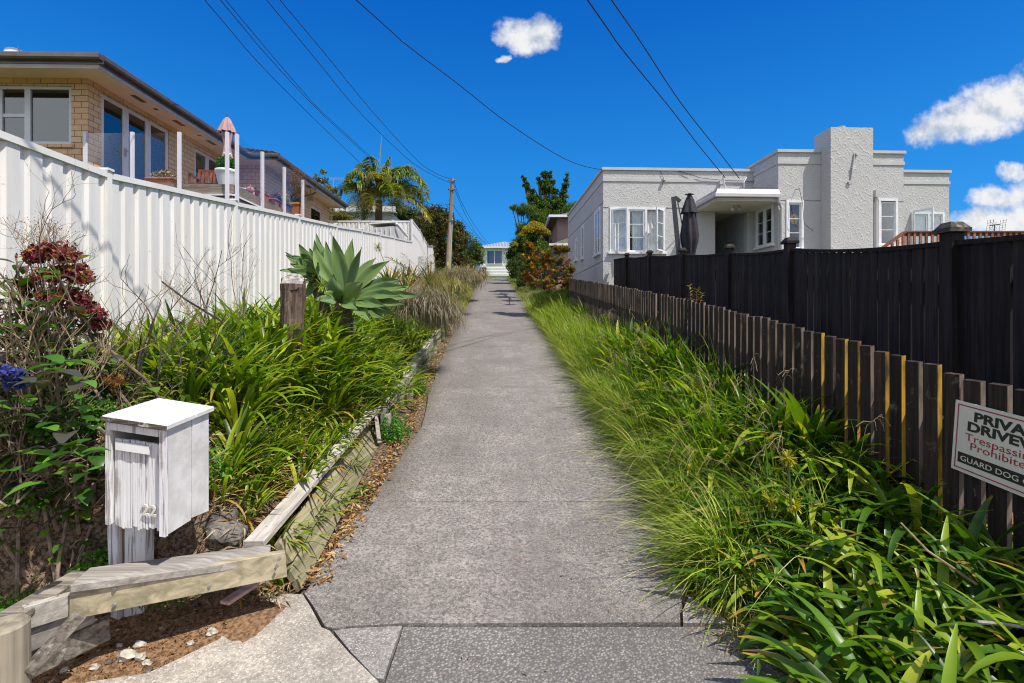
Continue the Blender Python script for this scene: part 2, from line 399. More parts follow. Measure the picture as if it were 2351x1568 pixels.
def brick(name):
    m, t, b = base(name, .8, .3); x, y, z = t.sep(t.obj())
    br = t.new('ShaderNodeTexBrick'); t.put(br.inputs['Vector'], t.comb(t.m('ADD', x, y), z, 0))
    for k, q in (('Scale', 1), ('Brick Width', .29), ('Row Height', .128), ('Mortar Size', .006), ('Mortar Smooth', .1)): br.inputs[k].default_value = q
    br.inputs['Color1'].default_value = (.68, .42, .25, 1); br.inputs['Color2'].default_value = (.80, .52, .33, 1); br.inputs['Mortar'].default_value = (.085, .06, .045, 1)
    c = t.mix(t.ss(t.noise(t.obj(), 18, 4), .3, .75, 0, .35), br.outputs[0], (.36, .25, .13)); t.l.new(c, b.inputs['Base Color'])
    t.l.new(t.bump(br.outputs['Fac'], .6, -.006), b.inputs['Normal']); return m
M_brick = brick('cream_brick')
M_soffit = mat('soffit_paint', (.80, .58, .46), .04, 2, .6, .02); M_gutter = mat('bronze_gutter', (.16, .13, .125), .1, 3, .3, .02, metal=.5)
M_fascia = mat('fascia', (.45, .40, .38), .05, 3, .5, .02)
M_alu = mat('lilac_white_aluminium', (.66, .64, .70), .03, 3, .35, .02)
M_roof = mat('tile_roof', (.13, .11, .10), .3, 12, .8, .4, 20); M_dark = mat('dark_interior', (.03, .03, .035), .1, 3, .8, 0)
def fencemat():
    m, t, b = base('cream_steel', .38, .4); v = t.obj(); x, y, z = t.sep(v)
    n = t.noise(t.scale(v, (7, 7, .5)), 2, 5, .6); sp = t.noise(v, 16, 4, .7)
    c = t.mix(t.ss(n, .3, .8), (.66, .64, .61), (.75, .735, .715))
    c = t.mix(t.ss(sp, .66, .74, 0, .7), c, (.36, .30, .17)); c = t.mix(t.ss(t.noise(t.scale(v, (22, 22, .7)), 1, 5, .7), .60, .78, 0, .35), c, (.42, .38, .33))
    hgt = t.m('SUBTRACT', z, t.m('MULTIPLY', y, .113))     # soil splashed up the foot of the sheets
    c = t.mix(t.ss(t.m('ADD', hgt, t.m('MULTIPLY', t.noise(v, 4, 5, .7), .55)), .30, .62, .55, 0), c, (.30, .25, .18))
    t.l.new(c, b.inputs['Base Color']); return m
M_steel = fencemat()
M_rail = mat('cream_rail', (.74, .725, .695), .03, 3, .35, .02)
M_gap = mat('dark_joint', (.05, .045, .04), .1, 4, .8, 0)
M_picket = woodmat('weathered_picket', (.014, .010, .008), (.050, .037, .027), 2, .8, 1, .7, ((.30, .25, .18), .3), side=((.10, .075, .06), (.36, .28, .23)))
M_lichen = woodmat('lichen_picket', (.014, .010, .008), (.050, .037, .027), 2, .8, 1, .7, ((.30, .25, .18), .3), side=((.42, .22, .02), (.75, .46, .06)))
M_black = woodmat('black_stain', (.007, .0055, .005), (.036, .029, .028), 2, .75, .7, .6)
M_grey = woodmat('grey_timber', (.27, .25, .225), (.52, .495, .455), 1, .8, 1, .6)
M_greyx = woodmat('grey_timber_cross', (.24, .22, .20), (.50, .47, .43), 0, .8, 1, .6)
M_green = woodmat('treated_pine', (.13, .13, .07), (.34, .30, .19), 1, .7, .6, .3, ((.17, .22, .10), .5))
M_greenx = woodmat('treated_pine_cross', (.17, .155, .10), (.38, .335, .24), 0, .7, .6, .3, ((.17, .22, .10), .3))
M_old = woodmat('old_dark_timber', (.07, .06, .05), (.32, .29, .25), 0, .85, 1, .7, ((.62, .60, .56), .6))
M_oldz = woodmat('old_round_post', (.11, .10, .08), (.25, .225, .18), 2, .85, .5, .5)
M_deckw = woodmat('deck_timber', (.16, .125, .095), (.36, .30, .25), 0, .8, .8, .4)
M_deckr = woodmat('stained_rail', (.20, .07, .035), (.38, .15, .08), 0, .55, .8, .3)
def peel():
    m, t, b = base('peeling_white_paint', .6, .3); v = t.obj()
    g = t.noise(t.scale(v, (60, 60, 2.2)), 1, 7, .65, .4); p = t.noise(v, 7, 5)
    k = t.ss(t.m('ADD', g, t.m('MULTIPLY', p, .35)), .68, .80, 0, .85)
    c = t.mix(k, (.70, .70, .73), (.22, .20, .185)); t.l.new(c, b.inputs['Base Color']); t.l.new(t.bump(g, .8, -.006), b.inputs['Normal']); return m
M_peel = peel(); M_paint = mat('white_paint', (.68, .68, .69), .05, 7, .55, .5, 24, col2=(.50, .49, .475), bd=.004)
M_bark = woodmat('bark', (.07, .05, .035), (.26, .19, .13), 2, .9, .5, .9); M_twig = mat('twig_wood', (.24, .18, .13), .3, 12, .8, .3, 40)
M_dtwig = mat('dead_twig_wood', (.07, .055, .05), .3, 12, .8, .3, 40); M_straw = mat('straw_stem', (.34, .25, .15), .2, 12, .8, 0)
M_pole = woodmat('pole_timber', (.12, .09, .07), (.30, .24, .19), 2, .85, .3, .5); M_wire = mat('wire_black', (.015, .015, .018), .05, 3, .5, 0)
M_stone = mat('limestone', (.50, .46, .39), .25, 14, .9, .8, 30, bd=.01); M_rock = mat('dark_rock', (.16, .145, .13), .4, 8, .9, 1, 20, bd=.02)
M_terra = mat('terracotta', (.42, .16, .085), .15, 8, .7, .2); M_metal = mat('galvanised', (.45, .46, .47), .1, 8, .4, .05, metal=.7)
# ================================================================== SETTING
def ip(x, xs, ys): return float(np.interp(x, xs, ys))
GX = [-10, 0, 2.6, 3.3, 4.2, 5.2, 6.5, 9.5, 17, 24, 46, 56, 62, 80, 400]; GZ = [-1.75, -1.66, -1.62, -1.585, -1.53, -1.41, -1.22, -.86, -.07, .75, 3.5, 4.4, 4.8, 5.2, 7]
def G(y): return ip(y, GX, GZ)
def cx(y): return .2-.0414*y
FTX = [-2, 2.4, 4.8, 7.19, 9.56, 11.9, 14.2, 16.5, 18.9, 21.3, 23.3]; FTZ = [1.40, 1.40, 1.39, 1.66, 1.93, 2.19, 2.48, 2.75, 3.03, 3.29, 3.53]
def FT(y): return ip(y, FTX, FTZ)
def fx(y): return -3.68-.0414*y
def FB(y): return ip(y, [-10, 2.4, 4.8, 7.19, 23.3, 36, 60, 90, 400], [-.7, -.52, -.51, -.24, 1.63, 3.0, 5.0, 5.6, 7.5])
PKX = [0, 1.5, 2.78, 3.84, 5.32, 6.45, 8.18, 11.2, 16.7, 24]; PKZ = [-.62, -.50, -.33, -.15, .05, .20, .40, .73, 1.30, 2.05]
def PK(y): return ip(y, PKX, PKZ)
BFP = [(3.10, 1.25), (3.24, 3.65), (3.53, 6.3), (3.79, 8.66), (3.80, 11.06), (3.72, 13.4), (3.66, 15.8), (3.45, 16.85)]
def BT(y): return ip(y, [1.2, 3.65, 6.3, 8.66, 11.06, 13.4, 15.8, 17], [.47, .56, .87, 1.13, 1.40, 1.66, 1.90, 1.95])
def yline(x): return 2.82+(x+1.235)*.16 if x < -1.235 else 2.82
def T(x, y):
    t = x-cx(y); g = G(y)
    bed0 = g+.24; fb = FB(y)
    yl = fb+.9; yr = BT(y)-1.55 if y < 17 else ip(y, [17, 30, 60, 400], [.5, 1.9, 4.6, 7])
    pb = PK(y)-1.04 if y < 24 else ip(y, [24, 60, 400], [.85, 4.7, 7]); bb = (BT(y)-1.85) if y < 17 else yr
    ts = [-400, -12, -6.0, -4.3, -3.7, -3.0, -2.2, -1.62, -1.52, -1.3, 1.25, 1.5, 2.3, 2.9, 3.4, 4.6, 9, 400]
    zs = [yl+1, yl+.2, yl, fb+.02, fb, fb-.05, bed0+(fb-bed0)*.72, bed0, g-.05, g-.05, g-.05, g-.02, pb, pb, bb, yr, yr+.3, yr+1]
    z = ip(t, ts, zs)
    if y < 4:
        s = min(1, max(0, (y-yline(x)-.02)/.12)) if x < -1.235 else min(1, max(0, (y-2.85)/.12)) if t < -1.3 else 1
        fr = -1.672+.012*y
        if x < -1.1: fr += .05*min(1, max(0, 1-(yline(x)-y)/.5))*min(1, max(0, (-1.1-x)/.3))
        fr += .012*mnoise.noise(Vector((x*9, y*9, 0)))
        if x < 1.2: z = z*s+min(fr, z if s > .5 else 9)*(1-s)
    z += .24*math.exp(-((x+2.1)/.5)**2-((y-5.7)/.7)**2)
    if abs(t) > 1.35: z += .05*mnoise.noise(Vector((x*1.7, y*1.7, 0)))*(1 if abs(t) < 12 else 4)
    return z
def soilmat():
    m, t, b = base('soil', .95, .1); v = t.obj(); x, y, z = t.sep(v)
    n = t.noise(v, 5, 7, .7); f = t.noise(v, 45, 4, .7)
    soil = t.mix(t.ss(f, .35, .65), (.10, .058, .032), (.30, .18, .10))
    lit = t.mix(t.ss(f, .4, .6), (.055, .04, .028), (.22, .16, .11))
    near = t.ss(t.m('ADD', y, t.m('MULTIPLY', x, -.16)), 2.95, 3.08)     # bare clay in front of the low timber edge, mulch behind
    c = t.mix(near, soil, lit)
    grass = t.mix(t.ss(n, .4, .6), (.05, .07, .02), (.11, .13, .03))
    far = t.ss(t.m('ABSOLUTE', x), 5, 7); c = t.mix(far, c, grass); c = t.mix(t.ss(y, 40, 46), c, t.mix(n, (.07, .12, .02), (.15, .2, .03)))
    t.l.new(c, b.inputs['Base Color']); t.l.new(t.bump(t.m('ADD', n, t.m('MULTIPLY', f, .6)), 1, .02), b.inputs['Normal']); return m
def grid_ground():
    xs = np.unique(np.concatenate([np.linspace(-400, -14, 24), np.arange(-14, -5, .5), np.arange(-5, -.9, .06), np.arange(-.9, 1.2, .3), np.arange(1.2, 3.6, .12), np.arange(3.6, 14, .5), np.linspace(14, 400, 24)]))
    ys = np.unique(np.concatenate([np.linspace(-200, -4, 12), np.arange(-4, 1, .5), np.arange(1, 4.6, .07), np.arange(4.6, 14, .25), np.arange(14, 60, 1.), np.linspace(60, 900, 30)]))
    V = [(x, y, T(x, y)) for y in ys for x in xs]; nx = len(xs)
    Fc = [(j*nx+i, j*nx+i+1, (j+1)*nx+i+1, (j+1)*nx+i) for j in range(len(ys)-1) for i in range(nx-1)]
    return V, Fc
g_ = MB(); V, Fc = grid_ground(); g_.v = V; g_.f = Fc
tag(g_.build('ground', soilmat(), smooth=True), kind='structure')
def PG(px, py):
    y = 3.
    for _ in range(60): y = .5*y+.5*(-G(y))*F/(py-HY) if py > HY+20 else y
    return ((px-CX)/F*y, y)
def rag(poly, step=.12, amp=.008):
    out = []
    for i, p in enumerate(poly):
        q = poly[(i+1) % len(poly)]; n = max(1, int(math.dist(p, q)/step))
        for k in range(n):
            a = k/n; x = p[0]+(q[0]-p[0])*a; y = p[1]+(q[1]-p[1])*a
            x += amp*mnoise.noise(Vector((x*11, y*11, 1))); y += amp*mnoise.noise(Vector((x*11, y*11, 9))); out.append((x, y))
    return out
def slab(mb, poly, th=.09, dz=0., amp=.008, step=.12):
    mb.prism(rag(poly, step, amp), lambda x, y: G(y)-th, lambda x, y: G(y)+dz)
# concrete drive: the near slab, then long strips up the hill, 12 mm joints between them
d = MB()
near = [PG(*p) for p in [(862,1152),(812,1190),(768,1252),(712,1345),(699,1362),(720,1392),(747,1437),(764,1443),(800,1437),(925,1431),(1250,1430),(1562,1429),(1560,1395),(1572,1360),(1592,1290),(1600,1200),(1575,1153)]]
slab(d, near)
def edgeL(y): return cx(y)-ip(y, [4.2, 5, 6, 7.5, 9, 12, 20, 60], [1.20, 1.13, 1.02, 1.12, 1.16, 1.2, 1.22, 1.25])+.03*mnoise.noise(Vector((0, y*1.3, 3)))
def edgeR(y): return cx(y)+1.32+.03*mnoise.noise(Vector((5, y*1.3, 3)))
js = [4.148, 7.7, 11.3, 15, 19, 23, 27.5, 32, 37, 42, 47, 52]
for a, b_ in zip(js, js[1:]):
    ys = list(np.linspace(a+.008, b_-.004, 9 if a < 20 else 5))
    L = [(edgeL(y), y) for y in ys]; Rr = [(edgeR(y), y) for y in reversed(ys)]
    k = len(d.v); n = len(ys)
    for y in ys:
        for q in range(2): d.v.append(Vector((edgeL(y), y, G(y)-.09*q)))
        for q in range(2): d.v.append(Vector((edgeR(y), y, G(y)-.09*q)))
    for i in range(n-1):
        o = k+4*i
        d.f += [(o, o+2, o+6, o+4), (o+1, o, o+4, o+5), (o+2, o+3, o+7, o+6)]
    d.f += [(k, k+1, k+3, k+2), (k+4*(n-1)+2, k+4*(n-1)+3, k+4*(n-1)+1, k+4*(n-1))]
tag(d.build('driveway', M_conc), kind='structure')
d = MB(); slab(d, [PG(*p) for p in [(926,1434),(1250,1435),(1560,1434),(1700,1432),(1850,1432),(1990,1500),(2100,1640),(2200,2400),(900,2400),(882,1568),(905,1500)]], dz=-.012)
tag(d.build('aggregate_apron', M_peb), kind='structure')
d = MB(); slab(d, [PG(*p) for p in [(767,1446),(800,1440),(922,1434),(900,1495),(880,1556),(862,1552),(840,1530),(805,1492)]], dz=-.006)
slab(d, [PG(*p) for p in [(1569,1425),(1567,1398),(1580,1366),(1620,1385),(1680,1428)]], dz=-.01)
tag(d.build('concrete_patch', M_patch), kind='structure')
d = MB(); slab(d, [PG(*p) for p in [(694,1364),(714,1394),(740,1440),(758,1449),(798,1496),(838,1535),(866,1566),(872,1620),(872,2400),(-2600,2400),(-900,1660),(150,1572),(250,1562),(340,1545),(415,1510),(500,1466),(560,1412),(605,1378),(650,1362)]], dz=.0, amp=.02)
tag(d.build('footpath', M_lconc), kind='structure')

# ================================================================== LEFT STEEL FENCE
def corr(mb, p0, p1, zb0, zb1, zt0, zt1, nrm, sub=9, per=.19):
    """trapezoid-profile sheet from p0 to p1 (xy), bottoms and tops at each end"""
    L = math.dist(p0, p1); n = int(L/per); prof = [(0, 0), (.57, 0), (.68, .024), (.89, .024), (1, 0)]
    S = []
    for i in range(n):
        for a, dd in prof[:-1]: S.append(((i+a)/n, dd))
    S.append((1., 0.))
    k = len(mb.v)
    for s_, dd in S:
        x = p0[0]+(p1[0]-p0[0])*s_-nrm[0]*dd; y = p0[1]+(p1[1]-p0[1])*s_-nrm[1]*dd
        mb.v.append(Vector((x, y, zb0+(zb1-zb0)*s_))); mb.v.append(Vector((x, y, zt0+(zt1-zt0)*s_)))
    for i in range(len(S)-1): mb.f.append((k+2*i, k+2*i+2, k+2*i+3, k+2*i+1))
def sfence(root, pts, nrm, h=1.9, post_h=.035):
    """pts: (x,y,ztop) of the posts"""
    for i, (a, b_) in enumerate(zip(pts, pts[1:])):
        dv = Vector((b_[0]-a[0], b_[1]-a[1], 0)); L = dv.length; dv /= L
        A = Vector(a[:2]).to_3d()+dv*.032; B = Vector(b_[:2]).to_3d()-dv*.032
        m = MB(); corr(m, A.xy, B.xy, a[2]-h+.03, b_[2]-h+.03, a[2]-.03, b_[2]-.03, nrm); m.build('panel', M_steel, root)
        N = Vector((nrm[0], nrm[1], 0))
        m = MB()
        for z, hh in ((-.028, .056), (-h+.03, .05)):
            m = MB(); P = A+Vector((0, 0, a[2]+z)); Q = B+Vector((0, 0, b_[2]+z)); m.beam(P-N*.012, Q-N*.012, .062, hh); m.build('rail', M_rail, root)
    for x, y, z in pts:
        m = MB(); m.beam((x-nrm[0]*.015, y-nrm[1]*.015, z-h-.25), (x-nrm[0]*.015, y-nrm[1]*.015, z+post_h-.02), .072, .055, up=(nrm[1], -nrm[0], 0))
        for s_ in (-1, 1):
            m.beam((x+nrm[0]*.0+s_*nrm[1]*.036, y-s_*nrm[0]*.036, z-h), (x+s_*nrm[1]*.036, y-s_*nrm[0]*.036, z-.06), .012, .01, up=(nrm[1], -nrm[0], 0))
        po = m.build('post', M_rail, root)
        m = MB(); m.beam((x-nrm[0]*.015, y-nrm[1]*.015, z+post_h-.02), (x-nrm[0]*.015, y-nrm[1]*.015, z+post_h), .095, .08, up=(nrm[1], -nrm[0], 0)); m.build('post_cap', M_rail, po)
fn = (.999, .0414)
ysf = [.0, 2.4, 4.80, 7.19, 9.56, 11.9, 14.2, 16.5, 18.9, 21.3, 23.25]
f1 = thing('metal_fence', 'long cream ribbed steel fence climbing beside the left garden bed', 'fence', (fx(5), 5, FB(5)))
sfence(f1, [(fx(y), y, FT(y)) for y in ysf], fn)
f2 = thing('metal_fence', 'taller cream steel fence beyond the first, curving down along the drive', 'fence', (fx(24), 24, 1.7))
ys2 = [(23.45, 4.56), (25.9, 4.52), (27.7, 4.36), (29.3, 4.20), (31.3, 4.47), (33.4, 4.74), (35.7, 5.03)]
sfence(f2, [(fx(y)-.03, y, z) for y, z in ys2], fn, h=2.5)
x0 = fx(23.45)-.03
f3 = thing('metal_fence', 'cream steel cross fence running behind the little shed', 'fence', (x0-3, 23.5, 2.2))
sfence(f3, [(x0-.08-2.44*i, 23.5-.02*i, 4.53+.0*i) for i in range(6)], (0, -1), h=2.2)
sh = thing('garden_shed', 'small white shed showing its roof over the steel fence', 'shed', W(890, 600, 21.8))
a = W(852, 520, 21.6); b_ = W(905, 516, 21.6); c_ = W(924, 538, 22.0)
m = MB(); m.hexa([(a.x, 21.6, 1.6), (b_.x, 21.6, 1.6), (b_.x+.1, 22.9, 1.6), (a.x, 22.9, 1.6), (a.x, 21.6, a.z-.05), (b_.x, 21.6, b_.z-.05), (b_.x+.1, 22.9, b_.z+.1), (a.x, 22.9, a.z+.1)]); m.build('wall', M_smooth, sh)
m = MB(); m.beam(a+Vector((-.08, .7, .12)), b_+Vector((.08, .7, .12)), 1.5, .05); m.beam(b_+Vector((.1, .0, .05)), c_+Vector((.1, .6, .0)), .12, .06)
for i in range(5): m.box(a.x+.02+i*.2, a.x+.06+i*.2, 21.56, 21.59, 1.7, a.z-.08)
m.build('roof', M_trim, sh)

# ================================================================== window maker (local frame of its parent)
def sash(parent, o, u, n, w_, h, cols=1, rows=1, fw=.05, bar=.022, dp=.05, fm=None, gm=None, name='window', cr=None, glab=None):
    """frame with lower-left corner o, width dir u, outward normal n"""
    u = Vector(u).normalized(); n = Vector(n).normalized(); z = Vector((0, 0, 1)); o = Vector(o); fm = fm or M_trim; gm = gm or M_glass
    m = MB(); q = o-n*dp/2
    m.obox(q, u, z, n, w_, fw, dp); m.obox(q+z*(h-fw), u, z, n, w_, fw, dp)
    m.obox(q+z*fw, u, z, n, fw, h-2*fw, dp); m.obox(q+z*fw+u*(w_-fw), u, z, n, fw, h-2*fw, dp)
    q2 = o-n*dp*.32
    for i in range(1, cols): m.obox(q2+u*(fw+(w_-2*fw)*i/cols-bar/2)+z*fw, u, z, n, bar, h-2*fw, dp*.64)
    for j in range(1, rows):
        zz = fw+(h-2*fw)*j/rows if cr is None else cr
        m.obox(q2+u*(fw-.001)+z*(zz-bar/2), u, z, n, w_-2*fw+.002, bar, dp*.6)
    fr = m.build(name, fm, parent, local=True)
    m = MB(); m.obox(o+u*(fw*.8)+z*(fw*.8)-n*.004, u, z, n, w_-fw*1.6, h-fw*1.6, .006); m.build('pane', gm, fr, local=True)
    return fr
def holes(mb, axis, u0, u1, z0, z1, v0, v1, hs):
    us = sorted({u0, u1, *[h[0] for h in hs], *[h[1] for h in hs]})
    for a, b_ in zip(us, us[1:]):
        mid = (a+b_)/2; cut = sorted([(h[2], h[3]) for h in hs if h[0] < mid < h[1]])
        z = z0
        for c, e in cut+[(z1, z1)]:
            if c > z:
                if axis == 'u': mb.box(a, b_, v0, v1, z, c)
                else: mb.box(v0, v1, a, b_, z, c)
            z = e
def curtain(parent, o, u, n, w_, h, col, name='curtain', folds=9, label=None):
    u = Vector(u).normalized(); n = Vector(n).normalized(); o = Vector(o); m = MB(); k = folds*6
    V = []
    for i in range(k+1):
        p = o+u*(w_*i/k)+n*.025*math.sin(i/k*folds*2*math.pi); V += [p, p+Vector((0, 0, h))]
    m.add(V, [(2*i, 2*i+2, 2*i+3, 2*i+1) for i in range(k)]); return m.build(name, col, parent, local=True, smooth=True, label=label)
M_curt = mat('sheer_curtain', (.80, .79, .77), .1, 3, .9, 0)

# ================================================================== LEFT HOUSE
LH = thing('brick_house', 'cream brick house with deep eaves above the left fence', 'house', (-9.24, 10.9, 1.5), R(1.37))
def lh(px, v, ref=(-9.24, 10.9)):
    pass
# local frame: x = 0 at side wall, y depth from front wall; z world-relative (origin z=1.5)
z0 = -1.6; Z = lambda z: z-1.5
m = MB(); wt = .24
# front wall y 0..wt, extends left to -9
holes(m, 'u', -9, 0, z0, Z(5.2), 0, wt, [(-1.93, -.36, Z(3.76), Z(5.04)), (-6.5, -4.2, Z(3.3), Z(5.04))])
# side wall x -wt..0, y wt..6.2 ; doors 0.36..2.65, second doors 3.75..5.1
holes(m, 'v', wt, 6.2, z0, Z(5.2), -wt, 0, [(.36, 2.68, Z(2.87), Z(5.07)), (3.80, 5.15, Z(2.87), Z(5.0))])
# second wing: front wall at y 6.2 from x 0 to .8, side wall x .8
m.box(-wt, .95, 6.2, 6.2+wt, z0, Z(5.2)); holes(m, 'v', 6.2+wt, 12.4, z0, Z(5.2), .95-wt, .95, [(.0+10.3, 11.6, Z(3.35), Z(4.75)), (8.2, 9.4, Z(3.0), Z(4.8))])
m.box(-9, .95, 12.4, 12.4+wt, z0, Z(5.2)); m.box(-9-wt, -9, 0, 12.4+wt, z0, Z(5.2))
m.build('wall', M_brick, LH, local=True)
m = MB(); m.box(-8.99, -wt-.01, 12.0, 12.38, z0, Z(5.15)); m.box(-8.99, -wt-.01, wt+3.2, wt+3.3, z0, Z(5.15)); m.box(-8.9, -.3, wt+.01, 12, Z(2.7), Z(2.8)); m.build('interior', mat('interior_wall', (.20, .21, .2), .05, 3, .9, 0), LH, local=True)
# soffit and gutters
ov = .74
m = MB()
m.box(-9.8, ov, -.66, wt+.02, Z(5.203), Z(5.225)); m.box(-9.8, ov, wt+.021, 5.53, Z(5.203), Z(5.225)); m.box(-9.8, ov+.86, 5.531, 13.0, Z(5.203), Z(5.225))
so = m.build('soffit', M_soffit, LH, local=True)
for (x, y) in ((.37, 1.6), (.37, 3.4), (.37, 5.0), (1.3, 7.0)): m = MB(); m.lathe((x, y, Z(5.197)), [(.055, 0), (.055, .006)], 12); m.build('downlight', M_gutter, so, local=True)
for (x, y, a, b2) in ((-2.3, -.36, .24, .05), (.37, 1.0, .06, .2), (.37, 2.5, .06, .2), (.37, 4.0, .06, .2), (1.35, 9.0, .1, .22)): m = MB(); m.box(x-a, x+a, y-b2, y+b2, Z(5.196), Z(5.202)); m.build('soffit_vent', M_gutter, so, local=True)
def gut(m, p, q, out):
    o = Vector(out)
    m.beam(Vector(p)+o*.01+Vector((0, 0, .08)), Vector(q)+o*.01+Vector((0, 0, .08)), .02, .19)
    prof = [(0, 0), (.09, 0), (.115, .03), (.115, .10), (.10, .125), (.085, .125), (.085, .115), (0, .115)]
    P = Vector(p); m.extr([P+o*(.02+a)+Vector((0, 0, b_+.045)) for a, b_ in prof], Vector(q)-P)
m = MB(); zg = Z(5.2)
gut(m, (-9.8, -.66, zg), (ov+.11, -.66, zg), (0, -1, 0)); gut(m, (ov, -.66, zg), (ov, 5.42, zg), (1, 0, 0))
gut(m, (ov, 5.53, zg), (ov+.97, 5.53, zg), (0, -1, 0)); gut(m, (ov+.86, 5.53, zg), (ov+.86, 13.0, zg), (1, 0, 0))
m.build('gutter', M_gutter, LH, local=True)
m = MB(); m.box(-9.8, ov+.0, -.655, -.64, Z(5.10), Z(5.2)); m.box(ov-.015, ov, -.64, 5.5, Z(5.10), Z(5.2)); m.box(ov+.845, ov+.86, 5.54, 13, Z(5.1), Z(5.2)); m.build('fascia', M_fascia, LH, local=True)
# hip roof, low pitch, tiles
m = MB(); rz_ = Z(5.33); pk = 1.9
A = [(-9.8, -.7, rz_), (ov+.05, -.7, rz_), (ov+.05, 13.0, rz_), (-9.8, 13.0, rz_)]; R1 = (-4.5, 4.3, rz_+pk); R2 = (-4.5, 8.0, rz_+pk)
m.add(A+[R1, R2], [(0, 1, 4), (1, 2, 5, 4), (2, 3, 5), (3, 0, 4, 5)])
B = [(ov-2.3, 5.5, rz_), (ov+.93, 5.5, rz_), (ov+.93, 13.0, rz_), (ov-2.3, 13, rz_)]; R3 = (-.6, 7.6, rz_+.84); R4 = (-.6, 11., rz_+.84)
m.add(B+[R3, R4], [(0, 1, 4), (1, 2, 5, 4), (2, 3, 5), (3, 0, 4, 5)])
for i in range(8):
    t_ = i/8; p = Vector(B[1])*(1-t_)+Vector(R3)*t_; q = Vector(B[1])*(1-t_-.12)+Vector(R3)*(t_+.12); m.beam(p+Vector((0, 0, .05)), q+Vector((0, 0, .08)), .16, .06)
for j in range(7):   # tile courses seen edge on
    s = j/9; a_ = Vector(B[0])*(1-s)+Vector(R3)*s; b2 = Vector(B[1])*(1-s)+Vector(R3)*s; n_ = max(2, int((b2-a_).length/.16))
    for i in range(n_):
        c0 = a_.lerp(b2, i/n_); m.beam(c0+Vector((0, -.01, .035)), c0+Vector((.0, .12, .075)), .10, .03)
m.build('roof', M_roof, LH, local=True)
# windows and doors
fr = sash(LH, (-1.92, .06, Z(3.77)), (1, 0, 0), (0, -1, 0), .60, 1.26, 1, 2, .06, .07, .07, M_alu, M_bluegl, cr=.63)
sash(LH, (-1.32, .06, Z(3.77)), (1, 0, 0), (0, -1, 0), .95, 1.26, 1, 1, .06, .02, .07, M_alu, M_bluegl)
sash(LH, (-6.5, .06, Z(3.31)), (1, 0, 0), (0, -1, 0), 2.3, 1.72, 2, 1, .06, .06, .07, M_alu, M_bluegl)
m = MB(); m.box(-1.98, -.31, -.05, .10, Z(3.69), Z(3.755)); m.build('window_sill', M_brick, LH, local=True)
m = MB(); m.box(-1.9, -.4, .24, .25, Z(4.45), Z(5.0)); m.build('blind', mat('pale_blind', (.38, .50, .46), .05, 3, .9, 0), fr, local=True)
for i in range(3):
    dr = sash(LH, (-.05, .375+i*.763, Z(2.88)), (0, 1, 0), (1, 0, 0), .755, 2.17, 1, 1, .085, .02, .06, M_alu, M_bluegl, 'door')
    if i == 0:
        m = MB(); m.box(-.01, .03, 1.07, 1.09, Z(3.85), Z(4.05)); m.tube([(.02, 1.08, Z(3.97)), (.07, 1.08, Z(3.97)), (.07, .98, Z(3.97))], .011); m.build('handle', M_metal, dr, local=True)
for i in range(2): sash(LH, (-.05, 3.81+i*.67, Z(2.88)), (0, 1, 0), (1, 0, 0), .665, 2.1, 1, 1, .08, .02, .06, M_alu, M_bluegl, 'door')
sash(LH, (.90, 10.31, Z(3.36)), (0, 1, 0), (1, 0, 0), 1.28, 1.38, 1, 2, .06, .06, .07, M_alu, M_bluegl, cr=.72)
sash(LH, (.90, 8.21, Z(3.02)), (0, 1, 0), (1, 0, 0), 1.18, 1.76, 1, 2, .06, .06, .07, M_alu, M_bluegl, cr=.8)
m = MB(); dpx = ov+.86; m.tube([(dpx+.03, 9.0, zg+.03), (dpx+.03, 9.0, zg-.22), (dpx-.08, 9.0, zg-.3), (1.0, 9.0, zg-.42), (1.0, 9.0, -1.4)], .04, 8); m.build('downpipe', M_gutter, LH, local=True)
m = MB(); fp = W(713, 457, 20.5); fp = tolocal(fp, LH); m.box(fp.x-.12, fp.x+.12, fp.y-.05, fp.y+.05, fp.z-.07, fp.z+.09); m.tube([fp+Vector((0, 0, .08)), fp+Vector((0, 0, .42))], .015); m.build('floodlight', M_metal, LH, local=True)
# satellite dish (its rim over the roof line)
sd = thing('satellite_dish', 'round dish edge peeping over the brick house roof', 'dish', (-8.9, 11.0, 6.3))
m = MB(); c = Vector(W(36, 128, 11.2)); dr_ = Vector((.75, -.6, .35)).normalized(); u_ = dr_.orthogonal().normalized(); v_ = dr_.cross(u_); V = []; n = 20
for r_, k_ in ((.0, -.06), (.09, -.05), (.16, -.02), (.20, 0), (.20, .02)):
    for j in range(n): a_ = 2*math.pi*j/n; V.append(c+u_*math.cos(a_)*max(r_, .002)+v_*math.sin(a_)*r_+dr_*k_)
m.add(V, [(i*n+j, i*n+(j+1) % n, (i+1)*n+(j+1) % n, (i+1)*n+j) for i in range(4) for j in range(n)]); m.build('dish', M_trim, sd, smooth=True)
m = MB(); m.tube([c-dr_*.05, c-dr_*.15+Vector((0, 0, -.25)), c+Vector((-.1, .3, -.75))], .02); m.tube([c-v_*.2, c+dr_*.3], .01); m.build('bracket', M_metal, sd)

